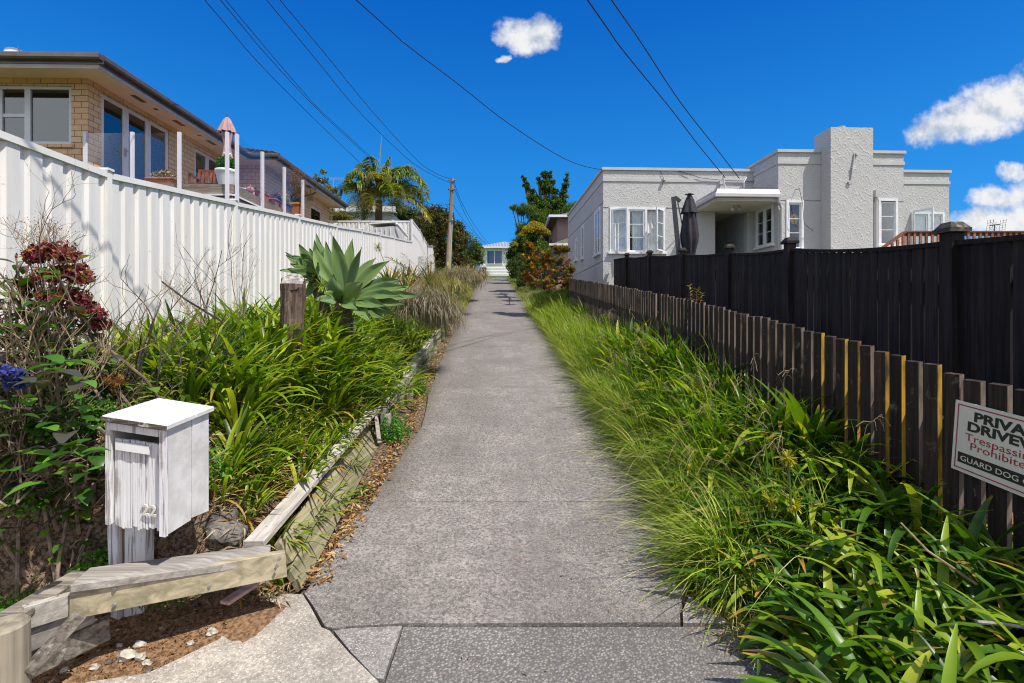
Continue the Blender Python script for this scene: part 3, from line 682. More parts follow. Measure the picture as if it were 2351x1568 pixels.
# ------------------------------------------------------------------ deck with glass balustrade
DK = thing('timber_deck', 'weathered timber deck beside the brick house doors', 'deck', (-7.3, 11, 2.2))
dc = W(534, 0, 10.75); xR = dc.x; Y0 = 10.75; drx = -.024
def dk(x, y): return x+drx*(y-Y0)
m = MB(); zt = 2.86
for i in range(46):
    y = Y0+.08+i*.135
    if y+.13 > 17: break
    m.box(-9.22-.024*(y-10.9), dk(xR, y)-.03, y, y+.129, zt-.03, zt)
m.build('decking', M_deckw, DK)
m = MB()
for k, (za, zb) in enumerate([(-.0, -.19), (-.27, -.44), (-.445, -.61), (-.615, -.78), (-.785, -.95), (-.955, -1.12), (-1.125, -1.6)]):
    m.box(-9.25, xR, Y0, Y0+.03, zt+zb, zt+za); m.hexa([(xR-.03, Y0+.031, zt+zb), (xR, Y0+.031, zt+zb), (dk(xR, 17), 17, zt+zb), (dk(xR, 17)-.03, 17, zt+zb), (xR-.03, Y0+.031, zt+za), (xR, Y0+.031, zt+za), (dk(xR, 17), 17, zt+za), (dk(xR, 17)-.03, 17, zt+za)])
m.build('fascia_board', M_deckw, DK)
BL = thing('glass_balustrade', 'glass balustrade with white posts round the timber deck', 'railing', (-7, Y0, zt))
m = MB(); zr = zt-.23; m.box(-9.2, xR, Y0-.03, Y0, zr-.02, zr+.02); m.hexa([(xR, Y0, zr-.02), (xR+.03, Y0, zr-.02), (dk(xR, 15.6)+.03, 15.6, zr-.02), (dk(xR, 15.6), 15.6, zr-.02), (xR, Y0, zr+.02), (xR+.03, Y0, zr+.02), (dk(xR, 15.6)+.03, 15.6, zr+.02), (dk(xR, 15.6), 15.6, zr+.02)]); m.build('base_rail', M_alu, BL)
zg0, zg1 = zt-.08, 3.935
fpx = [201.5, 308.5, 416, 525]; X4 = [W(p, 0, Y0).x for p in fpx]
for x in X4: m = MB(); m.box(x-.032, x+.032, Y0-.085, Y0-.03, zt-.44, zg1+.02); m.build('post', M_alu, BL)
ysd = [10.90, 12.10, 13.2, 14.4]; ysd = []
for p in (543, 601.5, 652, 694.5):
    # solve depth on the deck edge line
    k = (p-CX)/F; y = (xR+.05-drx*Y0)/(k-drx); ysd.append(y)
for y in ysd: m = MB(); x = dk(xR, y); m.box(x+.03, x+.09, y-.032, y+.032, zt-.44, zg1+.02); m.build('post', M_alu, BL)
for a_, b2 in zip(X4, X4[1:]): m = MB(); m.box(a_+.033, b2-.033, Y0-.062, Y0-.052, zg0, zg1); m.build('glass_pane', M_balus, BL)
for a_, b2 in zip(ysd, ysd[1:]):
    m = MB(); xa, xb = dk(xR, a_)+.06, dk(xR, b2)+.06; m.hexa([(xa-.005, a_+.033, zg0), (xa+.005, a_+.033, zg0), (xb+.005, b2-.033, zg0), (xb-.005, b2-.033, zg0), (xa-.005, a_+.033, zg1), (xa+.005, a_+.033, zg1), (xb+.005, b2-.033, zg1), (xb-.005, b2-.033, zg1)]); m.build('glass_pane', M_balus, BL)

# ================================================================== RIGHT HOUSE (local frame)
C0 = Vector((3.10, 17, 0)); th = R(2.37)
RH = thing('stucco_house', 'grey stucco house with stepped parapets and a tall chimney', 'house', C0, th)
cu, su = math.cos(th), math.sin(th)
def ru(px, v):
    k = (px-CX)/F; return (k*(17+cu*v)-3.10+su*v)/(cu-su*k)
def rY(u, v): return 17+su*u+cu*v
def rz(py, u, v): return (HY-py)/F*rY(u, v)
uA = ru(1727.6, 0); vB = -1.5; uB0 = ru(1787, vB); uB1 = ru(2074.5, vB); uC = ru(2179, 0); zL = 5.0; zH = 5.18; D = 7.6; wt = .22; zb = -.2
m = MB()
w1 = (ru(1401, 0), ru(1525, 0), 2.22, 3.72); pr = (ru(1641.6, 0), 5.0, zb, 3.60)
holes(m, 'u', 0, uB0-.001, zb, zL, 0, wt, [w1, pr])
sw = [(.45, 1.35, 2.25, 3.85), (3.6, 4.1, 2.45, 3.8), (5.1, 5.6, 2.55, 3.5)]
holes(m, 'v', wt, D, zb, zL, 0, wt, sw)
wB = [(ru(1806, vB), ru(1843, vB), rz(571, uB0, vB), rz(461, uB0, vB)), (ru(2017, vB), ru(2059, vB), rz(563, uB1, vB), rz(458, uB1, vB))]
holes(m, 'u', uB0, uB1, zb, zH, vB, vB+wt, wB)
sB = (-1.22, -.22, 2.35, 3.62)
holes(m, 'v', vB+wt, -.002, zb, zH, uB0, uB0+wt, [sB])
m.box(uB0+.002, uB0+wt-.002, 0, D, 3.0, zH); m.box(uB1-wt, uB1, vB+wt, 0.0, zb, zH); m.box(uB1-wt, uB1-.002, 0.001, D, 3.5, zH)
wC = (ru(2093, 0), ru(2166, 0), 2.25, rz(489, uC, 0))
holes(m, 'u', uB1+.001, uC, zb, zL+.04, 0, wt, [wC]); m.box(uC-wt, uC, wt, D, zb, zL+.04)
m.box(0, uC, D, D+wt, zb, zL)
m.build('wall', M_stucco, RH, local=True)
# flat parapet caps and string bands
m = MB(); t_ = .05
m.box(-t_, uB0, -t_, wt+.02, zL, zL+.09); m.box(-t_, wt+.02, wt+.02, D+wt+t_, zL, zL+.09)
m.box(uB0-t_, uB1+t_, vB-t_, vB+wt+.02, zH, zH+.09); m.box(uB0-t_, uB0+wt+.02, vB+wt+.02, D, zH, zH+.09); m.box(uB1-wt, uB1+t_, vB+wt+.02, D, zH, zH+.09)
m.box(uB1+t_+.001, uC+t_, -t_, wt+.02, zL+.04, zL+.13); m.box(uC-wt, uC+t_, wt+.02, D, zL+.04, zL+.13)
m.build('parapet_cap', M_smooth, RH, local=True)
m = MB(); zs_ = zL-.38
m.box(-.02, uB0-.03, -.025, 0, zs_, zs_+.11); m.box(-.025, 0, -.0, D, zs_, zs_+.10)
m.box(uB0-.025, uB1+.025, vB-.025, vB, zH-.36, zH-.25); m.box(uB0-.025, uB0, vB, -.03, zH-.36, zH-.25)
m.box(uB1+.03, uC+.025, -.025, 0, zs_+.02, zs_+.13)
m.build('string_band', M_smooth, RH, local=True)
m = MB(); m.box(.0, w1[0]-.06, -.006, 0, 3.72, 3.735); m.box(w1[1]+.06, 3.1, -.006, 0, 3.72, 3.735); m.box(-.006, 0, 0, D, 3.9, 3.915); m.box(-.006, 0, 0, D, 1.9, 1.915)
m.box(uB0, uB1, vB-.006, vB, 3.66, 3.673); m.build('render_joint', M_gap, RH, local=True)
m = MB(); m.box(.2, uC-.3, .3, D-.05, 4.55, 4.6); m.box(uB0+.25, uB1-.25, vB+.25, .29, 4.55, 4.6); m.build('roof', M_gutter, RH, local=True)
# smooth side wall skin facing the drive
# chimney
vc = -1.95; ca, cb = ru(1907.3, vc), ru(2004.5, vc)
m = MB(); zc = rz(291.5, ca, vc); m.box(ca, cb, vc, vB-.002, zb, zc); m.box(ca+.02, cb-.02, vB, vB+.35, zH+.1, zc); ch = m.build('chimney', M_stucco, RH, local=True)
m = MB(); m.lathe(((ca+cb)/2-.1, vB-.1, zc), [(.13, 0), (.12, .12), (.13, .14)], 16); m.build('chimney_pot', M_smooth, ch, local=True)
uf = (ca+cb)/2+.0; zf = (rz(363, ca, vc)+rz(410, ca, vc))/2; hf = .42; P = []
for i in range(15):
    a_ = -1+2*i/14; P.append((uf+.045*a_+.012*math.sin(a_*2), vc-.03, zf+a_*hf))
P2 = [(uf-.135, vc-.03, zf-hf+.01), (uf-.11, vc-.03, zf-hf-.06), (uf-.07, vc-.03, zf-hf-.06)]+P[1:-1]+[(uf+.07, vc-.03, zf+hf+.06), (uf+.11, vc-.03, zf+hf+.06), (uf+.135, vc-.03, zf+hf+.01)]
m = MB(); m.tube(P2, [.02, .022, .022]+[.016+.012*math.sin(math.pi*i/12) for i in range(13)]+[.022, .022, .02], 8)
m.ico((uf-.125, vc-.03, zf-hf-.0), .04, .03, .04, 2); m.ico((uf+.125, vc-.03, zf+hf), .04, .03, .04, 2)
m.beam((uf-.06, vc-.035, zf-.045), (uf+.08, vc-.035, zf-.0), .02, .02); m.beam((uf-.06, vc-.035, zf+.01), (uf+.08, vc-.035, zf+.055), .02, .02)
m.build('ornament', M_smooth, ch, local=True, smooth=True, label='S-shaped iron ornament with two cross bars')
# porch: recess, canopy
m = MB(); a_, b2 = pr[0], pr[1]
m.box(a_-.1, a_-.002, wt, 2.4, zb, 3.7); m.box(a_-.1, b2+.1, 2.4, 2.5, zb, 3.7); m.box(a_-.1, b2+.1, wt, 2.5, 3.7, 3.75); m.build('porch_wall', M_smooth, RH, local=True)
m = MB(); m.box(b2, b2+.1, wt, 2.4, zb, 3.7)
for i in range(9): m.box(b2-.015, b2, wt+.05+i*.24, wt+.25+i*.24, zb, 3.7)
m.build('board_lining', mat('grey_lining', (.38, .38, .39), .05, 3, .7, .05), RH, local=True)
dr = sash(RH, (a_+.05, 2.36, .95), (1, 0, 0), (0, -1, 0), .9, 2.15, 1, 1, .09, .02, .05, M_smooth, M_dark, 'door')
m = MB(); m.box(a_+.8, a_+.86, 2.30, 2.34, 1.85, 2.0); m.tube([(a_+.83, 2.33, 1.93), (a_+.83, 2.26, 1.93), (a_+.72, 2.26, 1.93)], .012); m.build('handle', M_wire, dr, local=True)
uc0 = 3.2; vcn = -1.62
m = MB(); m.box(uc0, uB0-.03, vcn, -.03, 3.62, 3.70); cn = m.build('canopy', mat('porch_ceiling', (.66, .64, .61), .03, 3, .6, .02), RH, local=True)
m = MB()
for pts in ([(uc0, vcn), (uB0-.03, vcn)], ): m.box(uc0-.12, uB0-.04, vcn-.12, vcn-.001, 3.71, 3.83)
m.box(uc0-.12, uc0-.001, vcn, -.03, 3.71, 3.83); m.box(uc0-.03, uB0-.04, vcn-.03, vcn-.001, 3.64, 3.709); m.box(uc0-.03, uc0-.001, vcn-.03, -.03, 3.64, 3.709); m.build('canopy_gutter', M_smooth, cn, local=True, bevel=.015)
m = MB(); m.hexa([(uc0-.06, vcn-.06, 3.831), (uB0-.04, vcn-.06, 3.831), (uB0-.04, -.03, 3.831), (uc0-.06, -.03, 3.831), (uc0+.02, vcn+.02, 3.99), (uB0-.04, vcn+.02, 3.99), (uB0-.04, -.03, 3.99), (uc0+.02, -.03, 3.99)]); m.build('canopy_roof', mat('membrane', (.30, .28, .32), .1, 3, .4, .05), cn, local=True)
m = MB(); m.lathe((4.15, -.9, 3.55), [(.09, .0), (.09, .06), (.1, .07)], 14)
for s in (-1, 1): m.tube([(4.15+s*.04, -.9, 3.56), (4.15+s*.14, -.95, 3.50)], .05, 10, r1=.075)
m.build('ceiling_light', M_metal, cn, local=True)
m = MB(); m.tube([(uB0-.12, vcn-.1, 3.72), (uB0-.1, vcn-.08, 3.56), (uB0+.02, vB-.06, 3.5), (uB0+.07, vB-.06, 3.42), (uB0+.07, vB-.06, zb)], .04, 8); m.build('downpipe', M_smooth, RH, local=True)
m = MB(); ud = ru(2008, vB); m.box(ud-.07, ud+.05, vB-.14, vB-.01, 3.78, 4.0); m.tube([(ud, vB-.06, 3.8), (ud, vB-.06, zb)], .04, 8); m.build('downpipe', M_smooth, RH, local=True)
# windows: three-light front window with two sashes swung out
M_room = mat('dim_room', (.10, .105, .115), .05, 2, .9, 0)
def wframe(u0, u1, zz0, zz1, v, ax='u', out=-1, mull=()):
    m = MB(); f_ = .055
    def bx(a_, b2, c, e):
        if ax == 'u': m.box(a_, b2, v+out*.03, v-out*.09, c, e)
        else: m.box(v+out*.03, v-out*.09, a_, b2, c, e)
    bx(u0-.02, u1+.02, zz1-f_, zz1+.02); bx(u0-.02, u0+f_, zz0, zz1-f_-.0); bx(u1-f_, u1+.02, zz0, zz1-f_)
    for q in mull: bx(q-.035, q+.035, zz0, zz1-f_)
    o = m.build('window', M_trim, RH, local=True)
    m = MB()
    if ax == 'u': m.box(u0-.08, u1+.08, v+out*.10, v-out*.0, zz0-.07, zz0)
    else: m.box(v+out*.10, v, u0-.08, u1+.08, zz0-.07, zz0)
    m.build('sill', M_trim, o, local=True); return o
def insash(par, o, u, n, w_, h, rows=3, open_=0, hinge='l', lab=None):
    u = Vector(u); n = Vector(n); o = Vector(o)
    if open_:
        a_ = open_ if hinge == 'l' else -open_
        if hinge == 'r': o = o+u*w_
        rot = Matrix.Rotation(a_, 3, 'Z'); u2 = rot @ u; n2 = rot @ n
        if hinge == 'r': o = o-u2*w_
        u, n = u2, n2
    m = MB(); z = Vector((0, 0, 1)); dp = .035; fw = .05; q = o-n*dp/2
    m.obox(q, u, z, n, w_, fw, dp); m.obox(q+z*(h-fw), u, z, n, w_, fw, dp); m.obox(q+z*fw, u, z, n, fw, h-2*fw, dp); m.obox(q+z*fw+u*(w_-fw), u, z, n, fw, h-2*fw, dp)
    for j in range(1, rows): m.obox(q+u*fw+n*.006+z*(fw+(h-2*fw)*j/rows-.01), u, z, n, w_-2*fw, .02, .02)
    m.build('sash', M_trim, par, local=True, label=lab)
    m = MB(); m.obox(o+u*.04+z*.04, u, z, n, w_-.08, h-.08, .005); m.build('pane', M_glass, par, local=True)
u0, u1, za, zb2 = w1; L = u1-u0; b1_, b2_ = u0+L*.315, u0+L*.66
wf = wframe(u0, u1, za, zb2, 0, mull=(b1_, b2_))
insash(wf, (u0+.05, -.03, za+.01), (1, 0, 0), (0, -1, 0), b1_-u0-.06, zb2-za-.07, 3, R(-32), 'l', 'left casement swung open')
insash(wf, (b1_+.04, .01, za+.01), (1, 0, 0), (0, -1, 0), b2_-b1_-.08, zb2-za-.07)
insash(wf, (b2_+.03, -.03, za+.01), (1, 0, 0), (0, -1, 0), u1-b2_-.06, zb2-za-.07, 3, R(-48), 'r', 'right casement swung open')
curtain(wf, (u0+.05, .14, za-.05), (1, 0, 0), (0, -1, 0), L*.36, zb2-za, M_curt, folds=6); curtain(wf, (u0+L*.42, .14, za-.05), (1, 0, 0), (0, -1, 0), L*.56, zb2-za, M_curt, folds=8)
for k, (a_, b2, c, e) in enumerate(sw):
    wf = wframe(a_, b2, c, e, 0, 'v', -1, ((a_+b2)/2,) if k == 0 else ()); n_ = 2 if k == 0 else 1; wd_ = (b2-a_)/n_
    for i in range(n_): insash(wf, (.0, a_+wd_*(i+1)-.04, c+.01), (0, -1, 0), (-1, 0, 0), wd_-.08, e-c-.07)
    curtain(wf, (.35, b2, c), (0, -1, 0), (-1, 0, 0), (b2-a_)*.9, e-c, M_curt, folds=4)
a_, b2, c, e = sB; wf = wframe(a_, b2, c, e, uB0, 'v', -1, ((a_+b2)/2,))
for i in range(2): insash(wf, (uB0, a_+.5*(i+1)-.04, c+.01), (0, -1, 0), (-1, 0, 0), .42, e-c-.07)
for k, (a_, b2, c, e) in enumerate(wB): wf = wframe(a_, b2, c, e, vB); insash(wf, (a_+.05, vB+.02, c+.01), (1, 0, 0), (0, -1, 0), b2-a_-.1, e-c-.07)
a_, b2, c, e = wC; wf = wframe(a_, b2, c, e, 0, mull=((a_*.48+b2*.52),)); mid = a_*.48+b2*.52
insash(wf, (a_+.05, .01, c+.01), (1, 0, 0), (0, -1, 0), mid-a_-.08, e-c-.07, 2); insash(wf, (mid+.03, .01, c+.01), (1, 0, 0), (0, -1, 0), b2-mid-.08, e-c-.07, 2)
insash(wf, (a_-.0, -.05, c+.05), (1, 0, 0), (0, -1, 0), .62, e-c+.0, 2, R(-70), 'l', 'casement swung wide open')
curtain(wf, (mid+.05, .14, c), (1, 0, 0), (0, -1, 0), (b2-mid)*.55, e-c, M_curt, folds=4); curtain(wf, (a_+.05, .14, c), (1, 0, 0), (0, -1, 0), (mid-a_)*.9, e-c, M_curt, folds=4)
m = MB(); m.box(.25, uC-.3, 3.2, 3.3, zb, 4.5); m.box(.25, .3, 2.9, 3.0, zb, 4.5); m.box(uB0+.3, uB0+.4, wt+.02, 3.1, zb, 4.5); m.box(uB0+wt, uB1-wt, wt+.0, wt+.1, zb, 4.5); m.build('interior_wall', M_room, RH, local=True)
# electrical bits under the parapet
m = MB(); m.box(ru(1524, 0)-.04, ru(1524, 0)+.04, -.12, -.026, rz(413, 2, 0)-.04, rz(413, 2, 0)+.05); m.build('junction_box', M_smooth, RH, local=True)
m = MB(); m.box(ru(1652, 0)-.05, ru(1652, 0)+.05, -.14, 0, rz(421, 4, 0)-.06, rz(421, 4, 0)+.06)
m.build('junction_box', M_smooth, RH, local=True)
ub = ru(1648, 0); m = MB(); m.beam((ub, -.35, 4.78), (ub+.25, -.03, 4.35), .05, .05); m.tube([(ub+.85, -.05, 4.6), (ub+.85, -.3, 4.72), (ub+.75, -.32, 4.55), (ub+.82, -.2, 4.3), (ub+1.2, -.2, 4.15), (ub+1.7, -.2, 4.3), (ub+1.78, -.25, 4.6)], .022, 6)
m.tube([(ub+1.25, -.03, 4.5), (ub+1.25, -.25, 4.66), (ub+1.38, -.3, 4.6)], .022); m.build('conduit', M_trim, RH, local=True)
m = MB(); us_ = ru(2008, vB)
m.tube([(ub-2.0, -.02, 4.98), (ub-1.9, -.06, 4.7), (ub-1.95, -.05, 4.55)], .008, 4); m.tube([(ub-1.4, -.03, 5.0), (ub-.6, -.06, 4.75), (ub+.2, -.05, 4.68), (ub+1.3, -.05, 4.66), (ub+1.7, -.2, 4.6), (ub+1.75, -.3, 4.1), (ub+1.8, -1.7, 3.99), (ub+1.85, -1.78, 3.5), (ub+1.95, -1.7, 2.9), (ub+2.3, -1.6, 2.7)], .009, 4)
m.build('cable', M_wire, RH, local=True)
# yellow paper rosette hanging in the narrow window, tan basket in the other
def onwall(px, py, v): u = ru(px, v); return Vector((u, v, rz(py, u, v)))
q = onwall(1822.5, 503, vB+.07); o_ = thing('paper_rosette', 'round yellow paper rosette hanging in the narrow window', 'decoration', C0, th)
m = MB()
for i in range(24):
    a_ = 2*math.pi*i/24; b2 = 2*math.pi*(i+1)/24; mid = (a_+b2)/2
    m.add([q, q+Vector((math.cos(a_)*.13, 0, math.sin(a_)*.16)), q+Vector((math.cos(mid)*.135, -.025, math.sin(mid)*.165)), q+Vector((math.cos(b2)*.13, 0, math.sin(b2)*.16))], [(0, 1, 2), (0, 2, 3)])
m.tube([q+Vector((0, 0, .16)), q+Vector((0, 0, .3))], .003, 4); m.build('rosette', mat('yellow_paper', (.78, .42, .03), .1, 20, .7, 0), o_, local=True)
q = onwall(2043, 525, vB+.3); o_ = thing('hanging_basket', 'pale round straw basket hanging inside the right-hand narrow window', 'basket', C0, th)
m = MB(); m.ico(q, .13, .06, .2, 2); m.build('basket', mat('straw', (.55, .36, .22), .2, 20, .8, .3), o_, local=True)
# ================================================================== BLACK FENCE
BK = thing('black_fence', 'tall black-stained paling fence with capped posts along the right', 'fence', (3.5, 6, BT(6)-1.8))
rr = random.Random(3); cnt = 0; rest = MB()
BS = [(3.10, 1.25), (3.24, 3.65), (3.53, 6.3), (3.79, 8.66), (3.80, 11.06), (3.72, 13.4), (3.66, 15.8), (3.45, 16.85)]
for si, (a, b_) in enumerate(zip(BS, BS[1:])):
    a = Vector(a).to_3d(); b_ = Vector(b_).to_3d(); d = b_-a; L = d.length; d.normalize(); n = Vector((-d.y, d.x, 0))
    if n.x > 0: n = -n
    zt0, zt1 = BT(a.y), BT(b_.y); k = max(1, int(round(L/.152))); sag = -.035 if L > 2 else 0
    def topz(s): return zt0+(zt1-zt0)*s+sag*4*s*(1-s)
    for i in range(k):
        s0 = i/k; w_ = L/k-rr.choice([.002, .003, .006, .014, .018, .002, .011]); p = a+d*(s0*L+.003); zt = topz((i+.5)/k)-.035
        zb_ = topz((i+.5)/k)-1.78; jx = rr.uniform(0, .006)
        mb = MB(); mb.obox(p+n*jx+Vector((0, 0, zb_)), d, n, (0, 0, 1), w_, .018, zt-zb_)
        if a.y < 1.5 and i < k-8: continue
        if cnt < 98: mb.build('paling', M_black, BK); cnt += 1
        else: rest.v, rest.f = rest.add(mb.v, mb.f).v, rest.f
    mb = MB(); K = 10
    for i in range(K):
        p = a+d*(L*i/K); q = a+d*(L*(i+1)/K); mb.beam(p+n*-.01+Vector((0, 0, topz(i/K)-.018)), q+n*-.01+Vector((0, 0, topz((i+1)/K)-.018)), .105, .034)
    mb.build('capping', M_black, BK)
    for h in (.32, 1.45): mb = MB(); mb.beam(a-n*.03+Vector((0, 0, zt0-h)), b_-n*.03+Vector((0, 0, zt1-h)), .05, .08); mb.build('rail', M_black, BK)
if rest.v: tag(rest.build('paling', M_black, BK), kind='stuff')
for i, (x, y) in enumerate(BS[:-1]):
    if y < 2: continue
    z = BT(y); s = .052; mb = MB(); x2 = x-.03; up_ = .055
    mb.box(x2-s, x2+s, y-s, y+s, z-2.3, z+up_); po = mb.build('post', M_black, BK, bevel=.006)
    mb = MB(); q = .078; zc_ = z+up_
    mb.hexa([(x2-q, y-q, zc_), (x2+q, y-q, zc_), (x2+q, y+q, zc_), (x2-q, y+q, zc_), (x2-q, y-q, zc_+.03), (x2+q, y-q, zc_+.03), (x2+q, y+q, zc_+.03), (x2-q, y+q, zc_+.03)])
    h = q*.55; mb.hexa([(x2-q*.93, y-q*.93, zc_+.031), (x2+q*.93, y-q*.93, zc_+.031), (x2+q*.93, y+q*.93, zc_+.031), (x2-q*.93, y+q*.93, zc_+.031), (x2-h, y-h, zc_+.075), (x2+h, y-h, zc_+.075), (x2+h, y+h, zc_+.075), (x2-h, y+h, zc_+.075)])
    mb.build('post_cap', woodmat('lichen_cap', (.03, .028, .028), (.10, .095, .08), 0, .8, 1, .7, ((.30, .28, .2), .6)) if i == 1 else M_black, po)
# ================================================================== PICKET FENCE
PF = thing('picket_fence', 'low brown weathered picket fence following the drive uphill', 'fence', (2.5, 5, -1.3))
rr = random.Random(5); y = 1.0; i = 0; rest = MB()
def pfx(y): return 2.65-.0414*y-.0414*0+0.0
while y < 17.2:
    x = pfx(y); zt = PK(y)+rr.uniform(-.012, .012); zb_ = PK(y)-1.16; wd_ = .100; tl = rr.uniform(-.01, .01)
    if 7.9 < y < 8.05: y += .13; continue
    mb = MB(); dd = Vector((-.0414, 1, 0)).normalized(); nn = Vector((-1, -.0414, 0)).normalized()
    p = Vector((x, y, zb_)); q = Vector((x+tl*.3, y+tl, zt))
    mb.add([p, p+dd*wd_, p+dd*wd_-nn*.028, p-nn*.028, q, q+dd*wd_, q+dd*wd_-nn*.028+Vector((0, 0, .006)), q-nn*.028+Vector((0, 0, .006))], [(3,2,1,0),(4,5,6,7),(0,1,5,4),(1,2,6,5),(2,3,7,6),(3,0,4,7)])
    if i < 98: mb.build('picket', M_lichen if 2.9 < y < 4.1 and i % 3 != 1 else M_picket, PF)
    else: rest.add(mb.v, mb.f)
    y += .131 if y > 2 else .131; i += 1
if rest.v: tag(rest.build('picket', M_picket, PF), kind='stuff')
for h in (.36, .95):
    K = 16; mb = MB()
    for k in range(K):
        ya, yb = 1+16.2*k/K, 1+16.2*(k+1)/K; mb.beam((pfx(ya)+.075, ya, PK(ya)-h), (pfx(yb)+.075, yb, PK(yb)-h), .05, .09)
    mb.build('rail', M_picket, PF)
for k in range(8):
    yy = 1.6+k*2.1; mb = MB(); mb.box(pfx(yy)+.1, pfx(yy)+.19, yy, yy+.09, PK(yy)-1.5, PK(yy)-.25); mb.build('post', M_picket, PF)
# ================================================================== SIGN
def text_geo(s, size, ext=.0015, bold=0., sx=1.0):
    cu_ = bpy.data.curves.new('lettering', 'FONT'); cu_.body = s; cu_.size = size; cu_.extrude = ext; cu_.offset = bold; cu_.resolution_u = 4
    o = bpy.data.objects.new('lettering', cu_); COL.objects.link(o); bpy.context.view_layer.update()
    me = o.evaluated_get(bpy.context.evaluated_depsgraph_get()).to_mesh()
    vs = [(v.co.x*sx, v.co.y, v.co.z) for v in me.vertices]; fs = [tuple(p.vertices) for p in me.polygons]
    bpy.data.objects.remove(o); return vs, fs
A = W(2188, 917, 2.83); Bb = W(2175, 1077, 2.83)
ux = Vector((.0414, -1, 0)).normalized(); up = (A-Bb); Hs = up.length
ux = (ux+Vector((0, 0, -.075))).normalized(); up = (Vector((0, 0, 1))-ux*ux.z).normalized(); up = (up+ux*.0).normalized(); nr = ux.cross(up).normalized()
if nr.x > 0: nr = -nr
A = Vector((pfx(2.85)-.020, A.y, A.z)); Ws = .66
SG = thing('warning_sign', 'cream private driveway warning sign screwed to the picket fence', 'sign', A)
o = A-up*Hs
m_sign = mat('cream_sign', (.66, .64, .55), .03, 5, .35, 0); m_red = mat('sign_red', (.36, .03, .05), .05, 9, .4, 0); m_ink = mat('sign_black', (.02, .02, .022), .05, 9, .4, 0)
mb = MB(); mb.obox(o, ux, up, -nr, Ws, Hs, .004); mb.build('board', m_sign, SG)
mb = MB(); e = .018; q = o+nr*.0005
for (a, b_, w_, h) in ((e, e, Ws-2*e, .006), (e, Hs-e-.006, Ws-2*e, .006), (e, e+.006, .006, Hs-2*e-.012), (Ws-e-.006, e+.006, .006, Hs-2*e-.012)): mb.obox(q+ux*a+up*b_, ux, up, nr, w_, h, .001)
mb.build('border', m_red, SG)
mb = MB(); mb.obox(q+ux*.036+up*.052, ux, up, nr, Ws-.072, .058, .001); mb.build('black_strip', m_ink, SG)
def put_text(s, x, y, size, mt, bold=0, sx=1.0, off=.001):
    vs, fs = text_geo(s, size, .0006, bold, sx); mb = MB(); mb.add([q+ux*(x+v[0])+up*(y+v[1])+nr*(off+v[2]) for v in vs], fs); mb.build('lettering', mt, SG)
put_text('PRIVATE', .112, Hs-.092, .070, m_ink, .0026, 1.44); put_text('DRIVEWAY', .078, Hs-.152, .070, m_ink, .0026, 1.44)
put_text('Trespassing', .070, Hs-.208, .058, m_red, -.0002, 1.36); put_text('Prohibited', .100, Hs-.254, .058, m_red, -.0002, 1.36)
put_text('GUARD DOG ON DUTY', .052, .066, .040, m_sign, 0, 1.30, .0022)
# ================================================================== LETTERBOX
MBX = thing('letterbox', 'peeling white wooden letterbox numbered 22 on a split post', 'letterbox', (-1.80, 2.38, -1.50))
KL = 1.10; fr_ = Vector((-1.512, 2.20, -.487))*KL; ux2 = Vector((math.cos(R(178)), math.sin(R(182)), 0)); ux2 = Vector((-math.cos(R(2)), -math.sin(R(2)), 0)); dp2 = Vector((-.015, .9999, 0))
bw, bd_, bh = .255*KL, .30*KL, .455*KL
def LB(a, b_, c):  # a from the right edge leftwards 0..1, b depth m, c metres up from top (negative down)
    return fr_+ux2*(a*bw)+dp2*b_+Vector((0, 0, c+.046*a+.02*b_))
def lbx(mb, a0, a1, b0, b1, c0, c1, c0b=None, c1b=None):
    mb.hexa([LB(a1, b0, c0), LB(a0, b0, c0), LB(a0, b1, c0b if c0b is not None else c0), LB(a1, b1, c0b if c0b is not None else c0), LB(a1, b0, c1), LB(a0, b0, c1), LB(a0, b1, c1b if c1b is not None else c1), LB(a1, b1, c1b if c1b is not None else c1)])
mb = MB(); lbx(mb, -.0, .06, .0, .175, -bh-.015, -.005, -bh-.02, -.0); mb.build('side_board', M_paint, MBX)
mb = MB(); lbx(mb, -.0, .06, .183, bd_, -bh-.012, -.0, -bh-.035, 0); mb.build('side_board', M_paint, MBX)
mb = MB(); lbx(mb, .94, 1.0, .0, bd_, -bh, -.003); mb.build('side_board', M_paint, MBX)
mb = MB(); lbx(mb, .06, .94, bd_-.02, bd_, -bh, 0); mb.build('back_board', M_paint, MBX)
mb = MB(); lbx(mb, .10, .94, .03, bd_-.02, -bh+.05, -bh+.07); mb.build('floor_board', M_grey, MBX)
mb = MB(); lbx(mb, .0, .10, -.022, -.002, -bh-.02, -.01); lbx(mb, .93, 1.0, -.022, -.002, -bh+.0, -.01); lbx(mb, .10, .93, -.020, -.002, -.045, -.012); mb.build('front_frame', M_peel, MBX)
rr = random.Random(2)
for k, (a0, a1) in enumerate(((.11, .40), (.41, .66), (.67, .92))):
    mb = MB(); n_ = 6
    for i in range(n_):   # split grain: thin staves with uneven ends
        u0_ = a0+(a1-a0)*i/n_; u1_ = a0+(a1-a0)*(i+1)/n_-.003; lbx(mb, u0_, u1_, .004+rr.uniform(0, .004), .020, -bh-rr.uniform(0, .022)+(.01 if k == 0 else 0), -.088-rr.uniform(0, .004))
    mb.build('front_board', M_peel, MBX)
mb = MB(); lbx(mb, .30, .86, -.012, -.006, -.140, -.100); fl = mb.build('slot_flap', M_trim, MBX)
fl.rotation_euler = (0, 0, 0)
vs, fs = text_geo('22', .072, .004, .0015, 1.0)
mb = MB(); t0 = LB(.44, -.004, -.435); tx = -ux2+Vector((0, 0, -.17)); tx.normalize(); mb.add([t0+tx*v[0]+Vector((0, 0, 1))*v[1]-dp2*v[2] for v in vs], fs); mb.build('number', mat('ivory_number', (.60, .57, .48), .1, 20, .5, .1), MBX)
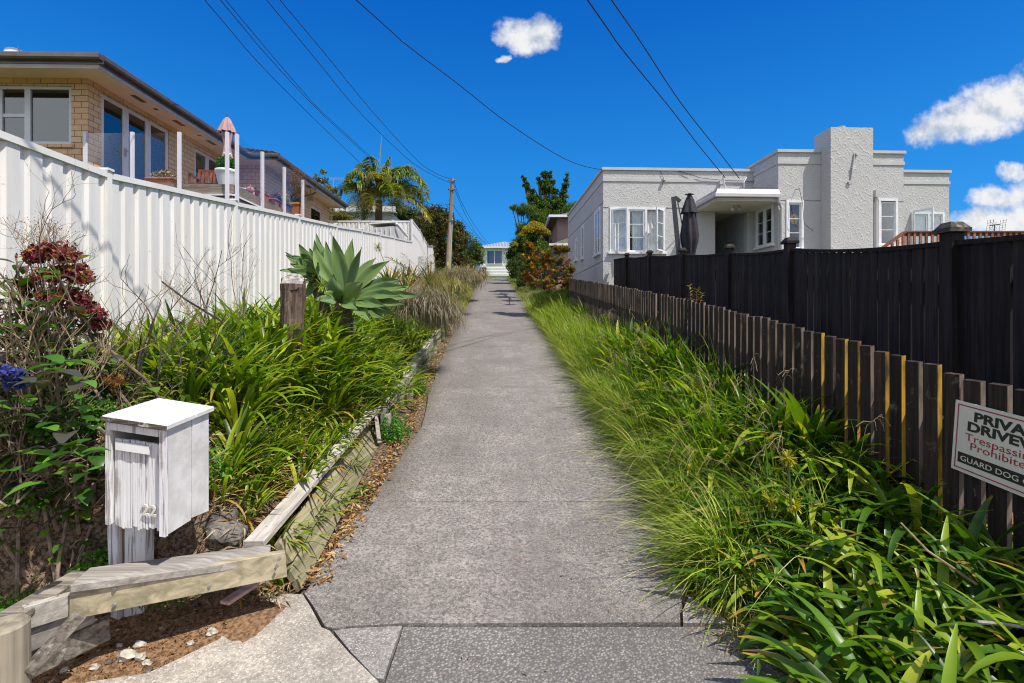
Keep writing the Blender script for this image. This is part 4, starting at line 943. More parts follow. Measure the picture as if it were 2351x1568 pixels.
mb = MB(); lbx(mb, -.07, 1.01, -.04, .185, .0, .024, .008, .032); lbx(mb, -.07, 1.01, .187, bd_+.02, .008, .032, .012, .037); mb.build('lid', M_paint, MBX, bevel=.003)
mb = MB(); lbx(mb, -.07, 1.01, -.046, -.0405, .002, .021); mb.build('lid_edge', M_old, MBX)
ps = [(-1.925, 2.34), (-1.865, 2.325)]
mb = MB(); mb.hexa([(-2.105, 2.628, -1.652), (-2.053, 2.611, -1.652), (-2.053, 2.705, -1.652), (-2.105, 2.705, -1.652), (-2.132, 2.628, -1.023), (-2.066, 2.617, -1.023), (-2.066, 2.705, -1.023), (-2.132, 2.705, -1.023)]); mb.build('post', M_peel, MBX)
mb = MB(); mb.hexa([(-2.046, 2.634, -1.652), (-1.968, 2.672, -1.632), (-1.968, 2.738, -1.632), (-2.046, 2.727, -1.652), (-2.039, 2.634, -1.023), (-1.948, 2.661, -1.045), (-1.948, 2.727, -1.045), (-2.039, 2.727, -1.023)]); mb.build('post', M_peel, MBX)
mb = MB(); mb.hexa([(-2.060, 2.645, -1.632), (-2.043, 2.645, -1.632), (-2.043, 2.705, -1.632), (-2.060, 2.705, -1.632), (-2.071, 2.645, -1.045), (-2.037, 2.645, -1.045), (-2.037, 2.705, -1.045), (-2.071, 2.705, -1.045)]); mb.build('split_heartwood', M_bark, MBX)
# ================================================================== TIMBER EDGING (each run of boards is a thing)
def plank(name, p, q, wd_, ht, mt, label, up=(0, 0, 1), group=None, cat='plank', bev=.004, ends=0):
    p, q = Vector(p), Vector(q); o = thing(name, label, cat, (p+q)/2, 0, group); mb = MB(); mb.beam(p, q, wd_, ht, up); mb.build('board', mt, o, bevel=bev); 
    mb = MB(); d = (q-p).normalized(); s = d.cross(Vector(up)).normalized(); u = s.cross(d).normalized()
    for f in (.06, .5, .93):
        c = p.lerp(q, f)+u*(ht/2+.0005); mb.lathe((c.x, c.y, c.z), [(.006, -.002), (.006, .001)], 8)
    if abs(u.z) > .8: mb.build('nail', M_metal, o)
    return o
P1, P2 = Vector((-1.955, 2.185, -1.225)), Vector((-1.30, 2.665, -1.255))
# pale capping with mitred ends + board below it
o = thing('timber_edging', 'pale timber edging with a mitred cap in front of the letterbox', 'edging', (-1.6, 2.45, -1.45))
cp_ = [W(160, 1343, 2.20), W(617, 1281, 2.66), W(622, 1249, 2.80), W(205, 1303, 2.42)]
mb = MB(); mb.add([v-Vector((0, 0, .038)) for v in cp_]+cp_, [(3,2,1,0),(4,5,6,7),(0,1,5,4),(1,2,6,5),(2,3,7,6),(3,0,4,7)]); mb.build('cap_board', M_greyx, o, bevel=.004)
bp = [W(157, 1425, 2.215), W(660, 1325, 2.70), W(655, 1268, 2.70), W(160, 1355, 2.215)]
mb = MB(); mb.extr(bp, Vector((-.02, .038, 0))); mb.build('face_board', M_greenx, o, bevel=.003)
mb = MB()
for (px, py, Y) in ((262, 1352, 2.30), (262, 1389, 2.30), (480, 1347, 2.51), (636, 1301, 2.65), (640, 1285, 2.66)):
    c = W(px, py, Y-.008); mb.tube([c+Vector((.0, -.004, 0)), c+Vector((0, .01, 0))], .007, 8)
mb.build('screw', M_metal, o)
# retaining wall: near leaning boards, cap, post
def edgeline(y): return ip(y, [2.9, 4.2, 5.5, 7, 9, 11, 14], [-1.235, -1.345, -1.45, -1.50, -1.60, -1.70, -1.84])
o = thing('retaining_boards', 'two leaning treated pine boards at the near end of the garden edge', 'retaining wall', (-1.35, 4, -1.5))
a0, a1 = Vector((-1.245, 2.98, G(2.98)-.02)), Vector((-1.455, 5.55, G(5.5)-.02))
le = Vector((-.085, 0, .125)).normalized()
def lean(mb, p, q, h0, h1, th_=.045):
    mb.add([p+le*h0, q+le*h0, q+le*h1, p+le*h1]+[v+Vector((-.125, 0, -.085)).normalized()*th_ for v in (p+le*h0, q+le*h0, q+le*h1, p+le*h1)], [(0,1,2,3),(7,6,5,4),(0,4,5,1),(1,5,6,2),(2,6,7,3),(3,7,4,0)])
mb = MB(); lean(mb, a0, a1, 0, .145); mb.build('board', M_green, o, bevel=.004)
mb = MB(); lean(mb, a0+Vector((-.0, .06, .01)), a1, .153, .30); mb.build('board', M_green, o, bevel=.004)
a = W(583, 1249, 2.84); b_ = W(853, 946, 5.42)
o = plank('capping_plank', a, b_, .115, .04, M_grey, 'long grey capping plank along the near garden edge', cat='plank')
o = thing('retaining_post', 'short leaning stake where the garden edge bends', 'post', (-1.42, 5.5, -1.4)); mb = MB(); mb.beam(W(872, 1018, 5.35), W(862, 945, 5.5), .075, .04, up=(1, .2, 0)); mb.build('stake', M_grey, o)
o = thing('retaining_wall', 'low grey timber retaining wall running on up the drive', 'retaining wall', (-1.6, 9, -1))
ys_ = [5.6, 7.2, 8.8, 10.6, 12.4, 14.2]
for a, b_ in zip(ys_, ys_[1:]):
    for k in range(2):
        mb = MB(); p = Vector((edgeline(a), a+.01, G(a)+.055+.145*k)); q = Vector((edgeline(b_), b_-.01, G(b_)+.055+.145*k)); mb.beam(p, q, .045, .14); mb.build('board', M_green if k == 0 else M_grey, o)
    mb = MB(); p = Vector((edgeline(a)-.03, a+.01, G(a)+.295)); q = Vector((edgeline(b_)-.03, b_-.01, G(b_)+.295)); mb.beam(p, q, .13, .035); mb.build('capping', M_grey, o)
    mb = MB(); mb.box(edgeline(a)+.025, edgeline(a)+.085, a, a+.08, G(a)-.1, G(a)+.26); mb.build('post', M_grey, o)
# broken boards at far left
o = plank('old_capping', W(-35, 1452, 1.98), W(192, 1318, 2.42), .11, .035, M_old, 'blackened old capping rail at the lower left corner'); o['category'] = 'plank'
o = thing('round_post', 'short round timber post cut by the left edge of the picture', 'post', (-2.07, 1.98, -1.6)); mb = MB(); c = W(8, 1420, 2.0); mb.lathe((c.x, 2.0, 0), [(.085, -1.85), (.083, -1.5), (.08, c.z-.03), (.072, c.z-.022)], 20); mb.build('post', M_oldz, o, smooth=False)
for k, (p, q, h, lab) in enumerate([((48, 1420, 2.10), (200, 1375, 2.30), .10, 'upper of the loose boards stacked under the old rail'), ((50, 1478, 2.12), (215, 1405, 2.34), .09, 'middle loose board stacked under the old rail'), ((52, 1535, 2.14), (250, 1440, 2.40), .11, 'lowest mossy loose board under the old rail'), ((62, 1545, 2.02), (185, 1410, 2.16), .05, 'narrow slat leaning across the loose boards')]):
    plank('loose_board', W(*p), W(*q), .035, h, M_grey if k < 2 else M_old, lab, bev=.004)
plank('timber_offcut', W(515, 1385, 2.62)+Vector((0, 0, 0)), W(600, 1330, 2.86), .06, .02, mat('pink_offcut_wood', (.55, .36, .30), .15, 20, .8, .3), 'small pink-stained offcut lying beneath the timber edging')
# ================================================================== DECK FURNITURE (left house)
def flowers(nb, c, rx, ry, rz_, n, cols, size=.05):
    P = RNG.normal(size=(n, 3)); P /= np.linalg.norm(P, axis=1, keepdims=True); P *= RNG.uniform(.5, 1, (n, 1)); P[:, 2] = np.abs(P[:, 2])
    P = P*np.array([rx, ry, rz_])+np.array(c); nb.leaves(P, RNG.uniform(.6, 1.2, n)*size, np.array(cols)[RNG.integers(0, len(cols), n)], .7)
GRN = [(.06, .12, .02), (.10, .17, .03), (.04, .08, .02)]
def trough(name, c, w_, d_, h, mt, fl, lab, rz_=0, fsize=.05, fh=.2, n=500):
    o = thing(name, lab, 'planter', c, rz_); mb = MB(); t_ = .82
    mb.hexa([(-w_/2*t_, -d_/2*t_, 0), (w_/2*t_, -d_/2*t_, 0), (w_/2*t_, d_/2*t_, 0), (-w_/2*t_, d_/2*t_, 0), (-w_/2, -d_/2, h*.85), (w_/2, -d_/2, h*.85), (w_/2, d_/2, h*.85), (-w_/2, d_/2, h*.85)])
    mb.box(-w_/2-.02, w_/2+.02, -d_/2-.02, d_/2+.02, h*.851, h); mb.build('pot', mt, o, local=True, bevel=.01)
    nb = NB(); flowers(nb, (0, 0, h), w_/2, d_/2, fh, n, GRN+fl, fsize); nb.build('flowers', M_petal, o, local=True); return o
zt = 2.86
c = W(369, 417, 11.25); trough('flower_trough', (c.x, 11.3, zt), .60, .22, .27, M_terra, [(.6, .45, .5), (.65, .5, .1), (.5, .1, .2), (.3, .25, .6)], 'terracotta trough of mixed flowers behind the deck glass')
# wooden chair
o = thing('deck_chair', 'red-brown slatted wooden chair on the deck', 'chair', (W(476, 0, 12.4).x, 12.4, zt), R(12)); M_ch = mat('red_timber', (.20, .055, .025), .2, 8, .4, .1)
for i in range(7): mb = MB(); x = -.27+i*.09; mb.beam((x-.025, .24, .40), (x-.06, .44, .88), .065, .02, up=(0, 1, 0)); mb.build('back_slat', M_ch, o, local=True)
mb = MB(); mb.beam((-.36, .44, .88), (.24, .44, .88), .05, .05); mb.build('back_rail', M_ch, o, local=True)
mb = MB(); mb.box(-.32, .30, -.25, .25, .37, .41); mb.build('seat', M_ch, o, local=True)
for sx in (-.31, .29):
    for sy in (-.22, .22): mb = MB(); mb.box(sx-.025, sx+.025, sy-.025, sy+.025, 0, .60 if sy < 0 else .45); mb.build('leg', M_ch, o, local=True)
    mb = MB(); mb.box(sx-.035, sx+.035, -.27, .3, .60, .63); mb.build('armrest', M_ch, o, local=True)
# white urn with clipped box ball
c = W(520, 0, 11.35); o = thing('white_urn', 'large white urn holding a clipped green ball on the deck corner', 'urn', (c.x, 11.35, zt))
mb = MB(); mb.lathe((0, 0, 0), [(.13, 0), (.14, .04), (.20, .30), (.22, .40), (.235, .42), (.235, .47), (.21, .47), (.2, .44)], 24); mb.build('urn', M_trim, o, local=True, smooth=True)
nb = NB(); P = RNG.normal(size=(2600, 3)); P /= np.linalg.norm(P, axis=1, keepdims=True); P *= RNG.uniform(.16, .215, (2600, 1)); P[:, 2] = P[:, 2]*.85+.60; nb.leaves(P, .035, np.array([(.03, .12, .02), (.05, .20, .03)])[RNG.integers(0, 2, 2600)], .8); nb.build('foliage', M_leaf, o, local=True)
# closed pink parasol
c = W(522, 0, 11.9); o = thing('parasol', 'closed dusty pink parasol standing on the deck', 'parasol', (c.x, 11.9, zt)); zz = (HY-268)/F*11.9-zt; M_pk = mat('pink_canvas', (.42, .26, .27), .12, 6, .85, .2, 25)
mb = MB(); mb.lathe((0, 0, 0), [(.22, 0), (.22, .05), (.03, .08), (.03, .1)], 18); mb.build('base', M_rock, o, local=True)
mb = MB(); mb.tube([(0, 0, .08), (0, 0, zz+.06)], .02, 10); mb.build('pole', M_gutter, o, local=True)
def folded(prof, c, n=32, lob=6, amp=.22, ph=0):
    mb = MB(); V = []
    for r_, z in prof:
        for j in range(n):
            a = 2*math.pi*j/n; q = r_*(1+amp*math.cos(a*lob+ph+z*1.5)); V.append((c[0]+q*math.cos(a), c[1]+q*math.sin(a), c[2]+z))
    k = len(prof); mb.add(V, [(i*n+j, i*n+(j+1) % n, (i+1)*n+(j+1) % n, (i+1)*n+j) for i in range(k-1) for j in range(n)]); return mb
folded([(.12, .0), (.09, .12), (.07, .35), (.10, .5), (.12, .62), (.11, .72), (.02, .75)], (0, 0, zz-1.02)).build('canopy', M_pk, o, local=True, smooth=True)
folded([(.18, .0), (.15, .10), (.07, .30), (.03, .36)], (0, 0, zz-.38), lob=8).build('top_flap', M_pk, o, local=True, smooth=True)
mb = MB(); mb.lathe((0, 0, zz-.93), [(.10, 0), (.11, .025), (.10, .05)], 16); mb.build('tie', M_trim, o, local=True)
# green tubs, pig, troughs, planter along the side of the deck
def tub(c, r_, h, mt, lab, name='garden_tub'):
    o = thing(name, lab, 'tub', c); mb = MB(); mb.lathe((0, 0, 0), [(r_*.8, 0), (r_*.95, h*.4), (r_, h*.9), (r_*1.03, h), (r_*.93, h), (r_*.9, h*.93)], 28); mb.build('tub', mt, o, local=True, smooth=True); return o
M_tub = mat('green_glaze', (.22, .27, .09), .15, 5, .3, .05); M_tub2 = mat('blue_green_glaze', (.12, .17, .15), .15, 5, .3, .05)
c = W(577, 0, 13.2); tub((c.x-.2, 13.2, zt), .36, .48, M_tub, 'wide olive green tub beside the terracotta pig'); c = W(632, 0, 15.6); tub((c.x-.1, 15.6, zt), .5, .42, M_tub2, 'dark green tub against the brick wall of the second wing')
o = thing('pig_ornament', 'pink terracotta pig ornament standing on the deck edge', 'ornament', (W(573, 0, 12.2).x+.02, 12.2, zt), R(-60)); M_pig = mat('pink_clay', (.55, .23, .18), .1, 9, .7, .1)
mb = MB(); mb.ico((0, 0, .20), .24, .115, .12, 3); mb.ico((-.24, 0, .25), .10, .08, .085, 2); mb.tube([(-.28, 0, .23), (-.36, 0, .21)], .045, 10, r1=.04)
for sx in (-.15, .15):
    for sy in (-.06, .06): mb.tube([(sx, sy, .16), (sx, sy, 0)], .042, 8, r1=.03)
mb.build('body', M_pig, o, local=True, smooth=True)
mb = MB()
for sy in (-.05, .05): mb.add([(-.24, sy, .31), (-.29, sy*1.2, .30), (-.27, sy*1.6, .38)], [(0, 1, 2)])
mb.tube([(.23, 0, .25), (.27, .01, .28), (.26, -.02, .31)], .01, 6); mb.build('ears_and_tail', M_pig, o, local=True)
def onedge(px, off=0): k = (px-CX)/F; y = (xR-.22-drx*Y0)/(k-drx); return Vector((dk(xR, y)-.22+off, y, zt))
c = onedge(597); trough('flower_trough', c, .22, .55, .24, mat('orange_plastic', (.55, .13, .03), .1, 8, .5, .05), [(.1, .25, .2), (.3, .3, .35)], 'orange trough with few leaves next to the pig', R(1.4), n=150, fh=.1)
c = onedge(634); trough('flower_trough', c, .22, .62, .24, mat('mauve_clay', (.36, .16, .20), .1, 8, .7, .05), [(.55, .03, .04), (.3, .04, .3), (.6, .06, .05)], 'mauve trough of red and purple flowers', R(1.4), n=500, fsize=.055)
c = onedge(652); trough('flower_trough', c+Vector((0, .1, 0)), .22, .40, .28, mat('brown_pot', (.14, .07, .04), .2, 8, .7, .1), [(.8, .35, .02), (.25, .32, .04), (.75, .3, .02)], 'brown pot spilling yellow-green leaves and orange pansies', R(1.4), n=500, fh=.28)
c = onedge(679); o = trough('tall_planter', c, .30, .34, .46, mat('orange_terracotta', (.58, .22, .09), .12, 5, .7, .1), [(.4, .1, .15), (.3, .2, .1)], 'tall square terracotta planter with a bare bushy plant', R(1.4), n=260, fh=.12)
nb = NB(); P = RNG.normal(size=(3000, 3)); P /= np.linalg.norm(P, axis=1, keepdims=True); P *= RNG.uniform(.3, 1, (3000, 1))**.5; P = P*np.array([.34, .34, .42])+np.array([0, -.1, 1.08]); nb.leaves(P, .032, np.array([(.16, .08, .06), (.24, .11, .07), (.12, .09, .10)])[RNG.integers(0, 3, 3000)], .4)
nb.build('dry_foliage', M_dry, o, local=True); mb = MB()
for i in range(26):
    a = random.uniform(0, 6.28); r_ = random.uniform(.1, .32); mb.tube([(0, 0, .4), (math.cos(a)*r_*.4, math.sin(a)*r_*.4-.03, .75), (math.cos(a)*r_, math.sin(a)*r_-.08, random.uniform(.9, 1.4))], .006, 4, r1=.002)
mb.build('stems', M_twig, o, local=True)
# ================================================================== RIGHT: cantilever parasol, rail deck, sofa, aerial
o = thing('cantilever_parasol', 'folded charcoal cantilever parasol in front of the stucco house', 'parasol', (W(1580, 0, 14).x, 14, .6)); M_ch2 = mat('charcoal_fabric', (.026, .026, .036), .15, 5, .8, .3, 20); M_chm = mat('charcoal_metal', (.035, .038, .05), .1, 5, .4, 0)
a, b_ = W(1565, 600, 14), W(1546, 452, 14); mb = MB(); mb.beam(W(1568, 690, 14), b_, .11, .07, up=(0, 1, 0)); mb.build('mast', M_chm, o)
mb = MB(); mb.beam(b_+Vector((.03, 0, .0)), W(1562, 462, 14), .06, .08); mb.beam(W(1555, 458, 14), W(1567, 520, 14), .025, .03, up=(0, 1, 0)); mb.beam(W(1569, 520, 14), W(1572, 560, 14), .03, .04, up=(0, 1, 0)); mb.build('arm', M_chm, o)
c = W(1583, 585, 14); H_ = (585-444)/F*14
folded([(.12, -.1), (.15, .12), (.20, .35), (.21, .55), (.18, .85), (.15, 1.1), (.13, 1.28), (.11, 1.35)], c, lob=7, amp=.24).build('canopy', M_ch2, o, smooth=True)
folded([(.21, 1.16), (.17, 1.32), (.10, 1.55), (.05, 1.66)], c, lob=6, amp=.16, ph=1).build('top_flap', M_ch2, o, smooth=True)
mb = MB(); mb.lathe(c, [(.13, 1.68), (.14, 1.69), (.05, 1.72)], 4); mb.build('finial', M_chm, o)
mb = MB(); mb.tube([c+Vector((0, 0, -.9)), c+Vector((0, 0, 1.68))], .03, 8); mb.build('pole', M_chm, o)
mb = MB(); mb.box(c.x-.5, c.x+.5, 13.5, 14.5, T(c.x, 14)-.1, T(c.x, 14)+.08); mb.build('base', M_rock, o)
# raised rail
RD = thing('deck_railing', 'red-brown timber railing above the black fence at far right', 'railing', (9, 10.5, .6)); Yr = 10.5; zr = (HY-531)/F*Yr; xa = W(2077, 0, Yr).x
mb = MB(); mb.box(xa, xa+5.2, Yr-.06, Yr+.06, zr-.03, zr+.0); mb.box(xa, xa+5.2, Yr-.02, Yr+.02, zr-.10, zr-.031); mb.beam(W(2022, 572, Yr), (xa, Yr, zr-.015), .12, .035, up=(0, 0, 1)); mb.box(xa, xa+5.2, Yr-.02, Yr+.02, zr-.93, zr-.85); mb.build('handrail', M_deckr, RD)
for i in range(42):
    x = xa+.05+i*.125
    if x > xa+5.1: break
    mb = MB(); mb.box(x-.024, x+.024, Yr-.05, Yr-.021, zr-.95, zr-.032); mb.build('baluster', M_deckr, RD)
for i in range(4):
    x = xa-.06-i*.115; z_ = zr-.03-(xa-x)*.72; mb = MB(); mb.box(x-.024, x+.024, Yr-.05, Yr-.021, z_-.9, z_-.02); mb.build('baluster', M_deckr, RD)
D2 = thing('raised_deck', 'raised timber deck floor behind the red-brown railing', 'deck', (11, 13, .5)); mb = MB(); mb.box(xa-.1, xa+5.4, Yr-.1, 15.3, zr-1.05, zr-.96); mb.build('decking', M_deckw, D2)
mb = MB()
for x in (xa, xa+2.5, xa+5): mb.box(x, x+.1, Yr-.05, Yr+.05, -1.2, zr-1.051)
mb.build('post', M_deckw, D2)
so = thing('outdoor_sofa', 'yellow draped sofa behind the timber railing', 'sofa', (9.9, 11.3, zr-.96)); M_yel = mat('yellow_cloth', (.80, .50, .015), .15, 5, .8, .4, 12)
mb = MB(); mb.box(-.75, 1.1, -.35, .35, .12, .42); mb.build('seat', M_yel, so, local=True, bevel=.05)
mb = MB(); mb.box(-.75, 1.1, .2, .42, .43, .82); mb.box(-.76, -.5, -.35, .19, .43, .74); mb.build('backrest', M_yel, so, local=True, bevel=.06)
mb = MB(); mb.box(-.7, 1.05, -.3, .35, 0, .119); mb.build('base', M_deckr, so, local=True)
o = thing('roof_aerial', 'wire grid television aerial on a mast beyond the black fence', 'aerial', (W(2285, 0, 30).x, 30, 1)); mb = MB(); c = W(2283, 517, 30); mb.tube([(c.x, 30, 1.0), c], .025, 6); mb.beam(c+Vector((-.25, 0, -.02)), c+Vector((.35, 0, .06)), .05, .05); mb.build('mast', M_wire, o)
mb = MB()
for s, yy in ((-.32, 0), (.45, 0)):
    for k in range(5): mb.tube([c+Vector((s+.05*k*(1 if s > 0 else -1)*.4, -.2, -.28+k*.14)), c+Vector((s+.05*k, .2, -.28+k*.14))], .008, 4)
    for k in (-.3, 0, .3): mb.tube([c+Vector((s, k*.6, -.32)), c+Vector((s+.1, k*.6, .34))], .008, 4)
for k in range(8): a = k*.785; mb.tube([c, c+Vector((math.cos(a)*.3, .05, math.sin(a)*.3))], .008, 4)
mb.build('grid', M_wire, o)
o = thing('house_roof_aerial', 'thin yagi television aerial right of the brick house gutter', 'aerial', W(765, 520, 30)); mb = MB(); c = W(765, 410, 30); mb.tube([(c.x, 30, 3.0), c], .015, 5); mb.beam(c+Vector((-.25, 0, .0)), c+Vector((.65, 0, -.03)), .02, .02); mb.build('mast', M_metal, o)
mb = MB()
for k in range(9): mb.tube([c+Vector((-.2+.1*k, 0, -.1)), c+Vector((-.2+.1*k, 0, .1))], .012, 4)
mb.build('elements', M_metal, o)
# ================================================================== FAR HOUSE at the top of the drive
FH = thing('weatherboard_house', 'small white weatherboard house at the top of the drive', 'house', (W(1137, 0, 57).x, 57, 4.4)); Yf = 57
xl, xr_ = W(1103, 0, Yf).x, W(1200, 0, Yf).x; zb_, zt_ = 4.3, W(0, 570, Yf).z
mb = MB(); n_ = 18
for k in range(n_):
    z0_, z1_ = zb_+.45+(zt_-zb_-.45)*k/n_, zb_+.45+(zt_-zb_-.45)*(k+1)/n_
    mb.add([(xl, Yf, z0_), (xr_, Yf, z0_), (xr_, Yf+.0, z0_), (xl, Yf+.03, z1_), (xr_, Yf+.03, z1_)], [(0, 1, 4, 3)]); mb.box(xl, xr_, Yf-.002, Yf+.05, z0_-.012, z0_)
mb.box(xl, xr_, Yf+.06, Yf+7, zb_+.4, zt_); mb.build('wall', M_trim, FH)
mb = MB(); mb.box(xl+.05, xr_, Yf+.1, Yf+6.9, zb_-.5, zb_+.41); mb.build('foundation', M_smooth, FH)
mb = MB(); e = .45; zr2 = W(0, 555, Yf).z; m1 = (xl-e+5, Yf+3.2, zr2+.35); m2 = (xr_-2.5, Yf+3.2, zr2+.35); mb.add([(xl-e, Yf-e, zt_+.12), (xr_+e, Yf-e, zt_+.12), (xr_+e, Yf+7.4, zt_+.12), (xl-e, Yf+7.4, zt_+.12), (xl+2.6, Yf+3.2, zr2+.5), (xr_-2, Yf+3.2, zr2+.5)], [(0, 1, 5, 4), (1, 2, 5), (2, 3, 4, 5), (3, 0, 4)])
def corrug():
    m, t, b = base('blue_grey_iron', .4, .5); x, y, z = t.sep(t.obj()); s = t.m('SINE', t.m('MULTIPLY', x, 36)); t.l.new(t.mix(t.ss(s, -1, 1), (.16, .19, .24), (.34, .39, .46)), b.inputs['Base Color']); t.l.new(t.bump(s, .5, .02), b.inputs['Normal']); return m
mb.build('roof', corrug(), FH); mb = MB(); mb.box(xl-e, xr_+e, Yf-e-.1, Yf-e, zt_-.02, zt_+.13); mb.box(xl-e, xr_+e, Yf-e, Yf+.0, zt_-.02, zt_+.0); mb.build('gutter', M_trim, FH)
wl, wr = W(1117, 0, Yf).x, W(1154, 0, Yf).x; wz0, wz1 = W(0, 607, Yf).z, W(0, 574, Yf).z; sash(FH, tolocal((wl, Yf-.03, wz0), FH), (1, 0, 0), (0, -1, 0), wr-wl, wz1-wz0, 2, 1, .08, .07, .06, M_trim, M_bluegl)
mb = MB(); c = tolocal((wl, Yf, wz0), FH); mb.box(c.x+.8, c.x+1.15, c.y-.028, c.y-.022, c.z+.08, c.z+.5); mb.build('pink_panel', mat('pink_panel', (.55, .3, .5), .05, 3, .8, 0), FH, local=True)
o = thing('wheelie_bin', 'dark wheelie bin with a bright blue lid by the far house', 'bin', (W(1109, 0, 50).x, 50, G(50))); c = Vector((0, 0, 0)); mb = MB(); mb.hexa([(-.25, -.3, .1), (.25, -.3, .1), (.25, .25, .1), (-.25, .25, .1), (-.33, -.38, 1.05), (.33, -.38, 1.05), (.33, .35, 1.05), (-.33, .35, 1.05)]); mb.build('bin_body', mat('bin_black', (.015, .018, .02), .1, 5, .4, 0), o, local=True)
mb = MB(); mb.hexa([(-.36, -.42, 1.051), (.36, -.42, 1.051), (.36, .4, 1.051), (-.36, .4, 1.051), (-.30, -.3, 1.13), (.30, -.3, 1.13), (.30, .36, 1.18), (-.30, .36, 1.18)]); mb.build('lid', mat('lid_blue', (.02, .2, .6), .05, 5, .4, 0), o, local=True)
for s in (-.28, .28): mb = MB(); mb.tube([(s-.03, .28, .12), (s+.03, .28, .12)], .12, 12); mb.build('wheel', M_wire, o, local=True)
# pink two-storey house behind the stucco one
PH = thing('pink_house', 'pinkish brown house with a tiled roof behind the stucco house', 'house', (6, 34, 2)); M_pinkh = mat('pink_render', (.30, .19, .17), .05, 3, .8, .05); Yp = 33
a, b_ = W(1280, 498, Yp), W(1322, 490, Yp); mb = MB(); mb.box(a.x, a.x+7, Yp, Yp+8, 2, a.z); mb.build('wall', M_pinkh, PH); mb = MB(); mb.add([(a.x-.5, Yp-.5, a.z-.05), (a.x+7.5, Yp-.5, a.z-.05), (a.x+7.5, Yp+8.5, a.z-.05), (a.x-.5, Yp+8.5, a.z-.05), (a.x+3.4, Yp+4, a.z+1.6)], [(0, 1, 4), (1, 2, 4), (2, 3, 4), (3, 0, 4), (3, 2, 1, 0)]); mb.build('roof', M_roof, PH); mb = MB(); mb.box(a.x-.62, a.x+7.6, Yp-.62, Yp-.501, a.z-.12, a.z+.03); mb.box(a.x-.62, a.x-.501, Yp-.5, Yp+8.6, a.z-.12, a.z+.03); mb.build('gutter', M_trim, PH)
c = W(1270, 560, 31); mb = MB(); mb.box(c.x+.3, c.x+6, 31, Yp-.001, 1.6, c.z-.1); mb.build('lower_wall', mat('pale_pink_render', (.5, .33, .29), .05, 3, .8, .05), PH); mb = MB(); mb.add([(c.x-.2, 30.5, c.z-.1), (c.x+6, 30.5, c.z-.1), (c.x+6, Yp-.002, c.z+.75), (c.x+1.3, Yp-.002, c.z+.75), (c.x-.2, Yp-.002, c.z-.1)], [(0, 1, 2, 3), (0, 3, 4)]); mb.build('lower_roof', mat('green_tile', (.10, .12, .08), .3, 9, .8, .4, 20), PH); mb = MB(); mb.box(c.x-.3, c.x+6, 30.38, 30.499, c.z-.18, c.z-.05); mb.build('lower_gutter', M_trim, PH)
# neighbour roof beyond the cross fence
NH = thing('tiled_roof_house', 'white house with a dark tiled roof seen past the palm', 'house', (-10, 34, 3)); Yn = 31; a, b_ = W(795, 482, Yn), W(900, 482, Yn)
mb = MB(); mb.box(a.x-3, b_.x, Yn, Yn+6, 2.2, a.z-.2); mb.build('wall', M_trim, NH); mb = MB(); mb.box(a.x-3.2, b_.x+.3, Yn-.5, Yn-.35, a.z-.2, a.z+.12); mb.box(a.x-3.2, b_.x+.3, Yn-.349, Yn, a.z-.2, a.z-.16); mb.build('gutter', M_trim, NH)
mb = MB(); mb.add([(a.x-3.2, Yn-.45, a.z+.1), (b_.x+.3, Yn-.45, a.z+.1), (b_.x-1.8, Yn+3, a.z+1.15), (a.x-.6, Yn+3, a.z+1.15), (b_.x+.3, Yn+6.4, a.z+.1), (a.x-3.2, Yn+6.4, a.z+.1)], [(0, 1, 2, 3), (1, 4, 2), (4, 5, 3, 2), (5, 0, 3)]); mb.build('roof', M_roof, NH)
# ================================================================== POLE AND WIRES
UP = thing('utility_pole', 'leaning grey-brown timber utility pole left of the drive', 'utility pole', (W(1027, 0, 28).x, 28, 2.0))
pt, pbt = W(1038.5, 410, 28), W(1026, 660, 28); mb = MB(); mb.tube([pbt, pt], .145, 12, r1=.095); mb.build('shaft', M_pole, UP, smooth=False)
mb = MB(); s_ = Vector((.17, -.02, 0)); mb.tube([pbt+s_, W(1033, 500, 28)+s_*.8], .028, 6); mb.build('conduit', mat('pale_green_conduit', (.35, .5, .45), .05, 5, .5, 0), UP)
for t_, k in ((.0, .16), (.08, .16), (.36, .2)):
    mb = MB(); c = pt.lerp(pbt, t_+.03); mb.beam(c+Vector((-k, -.1, 0)), c+Vector((k, -.1, 0)), .05, .05)
    for s in (-1, 1): mb.lathe((c.x+s*k, c.y-.1, c.z+.02), [(.03, 0), (.045, .03), (.035, .07), (.02, .09)], 10)
    mb.build('insulator_bracket', M_rock, UP)
mb = MB(); c = pt.lerp(pbt, .78); mb.box(c.x-.03, c.x+.09, c.y-.17, c.y-.15, c.z-.15, c.z+.05); mb.build('tag_plate', mat('yellow_tag', (.7, .45, .02), .05, 5, .5, 0), UP)
def wire(pts, lab, r=.011, back=True):
    P = [W(*p) for p in pts]
    if back:
        d = P[0]-P[1]; P = [P[0]+d.normalized()*14]+P
    # catmull-rom
    Q = []; n = len(P)
    for i in range(n-1):
        p0, p1, p2, p3 = P[max(i-1, 0)], P[i], P[i+1], P[min(i+2, n-1)]
        for k in range(8):
            t = k/8; Q.append(.5*((2*p1)+(p2-p0)*t+(2*p0-5*p1+4*p2-p3)*t*t+(-p0+3*p1-3*p2+p3)*t**3))
    Q.append(P[-1]); o = thing('overhead_wire', lab, 'wire', Q[-1]); mb = MB(); mb.tube(Q, r, 5, cap=False); mb.build('cable', M_wire, o, smooth=True)
wire([(470,0,12),(590,140,15.5),(710,262,20),(838,385,27)], 'lowest wire at upper left, ending behind the palm crown')
wire([(506,0,12),(620,135,15.5),(740,262,20.5),(868,380,28)], 'left wire of the close pair sloping to the palm')
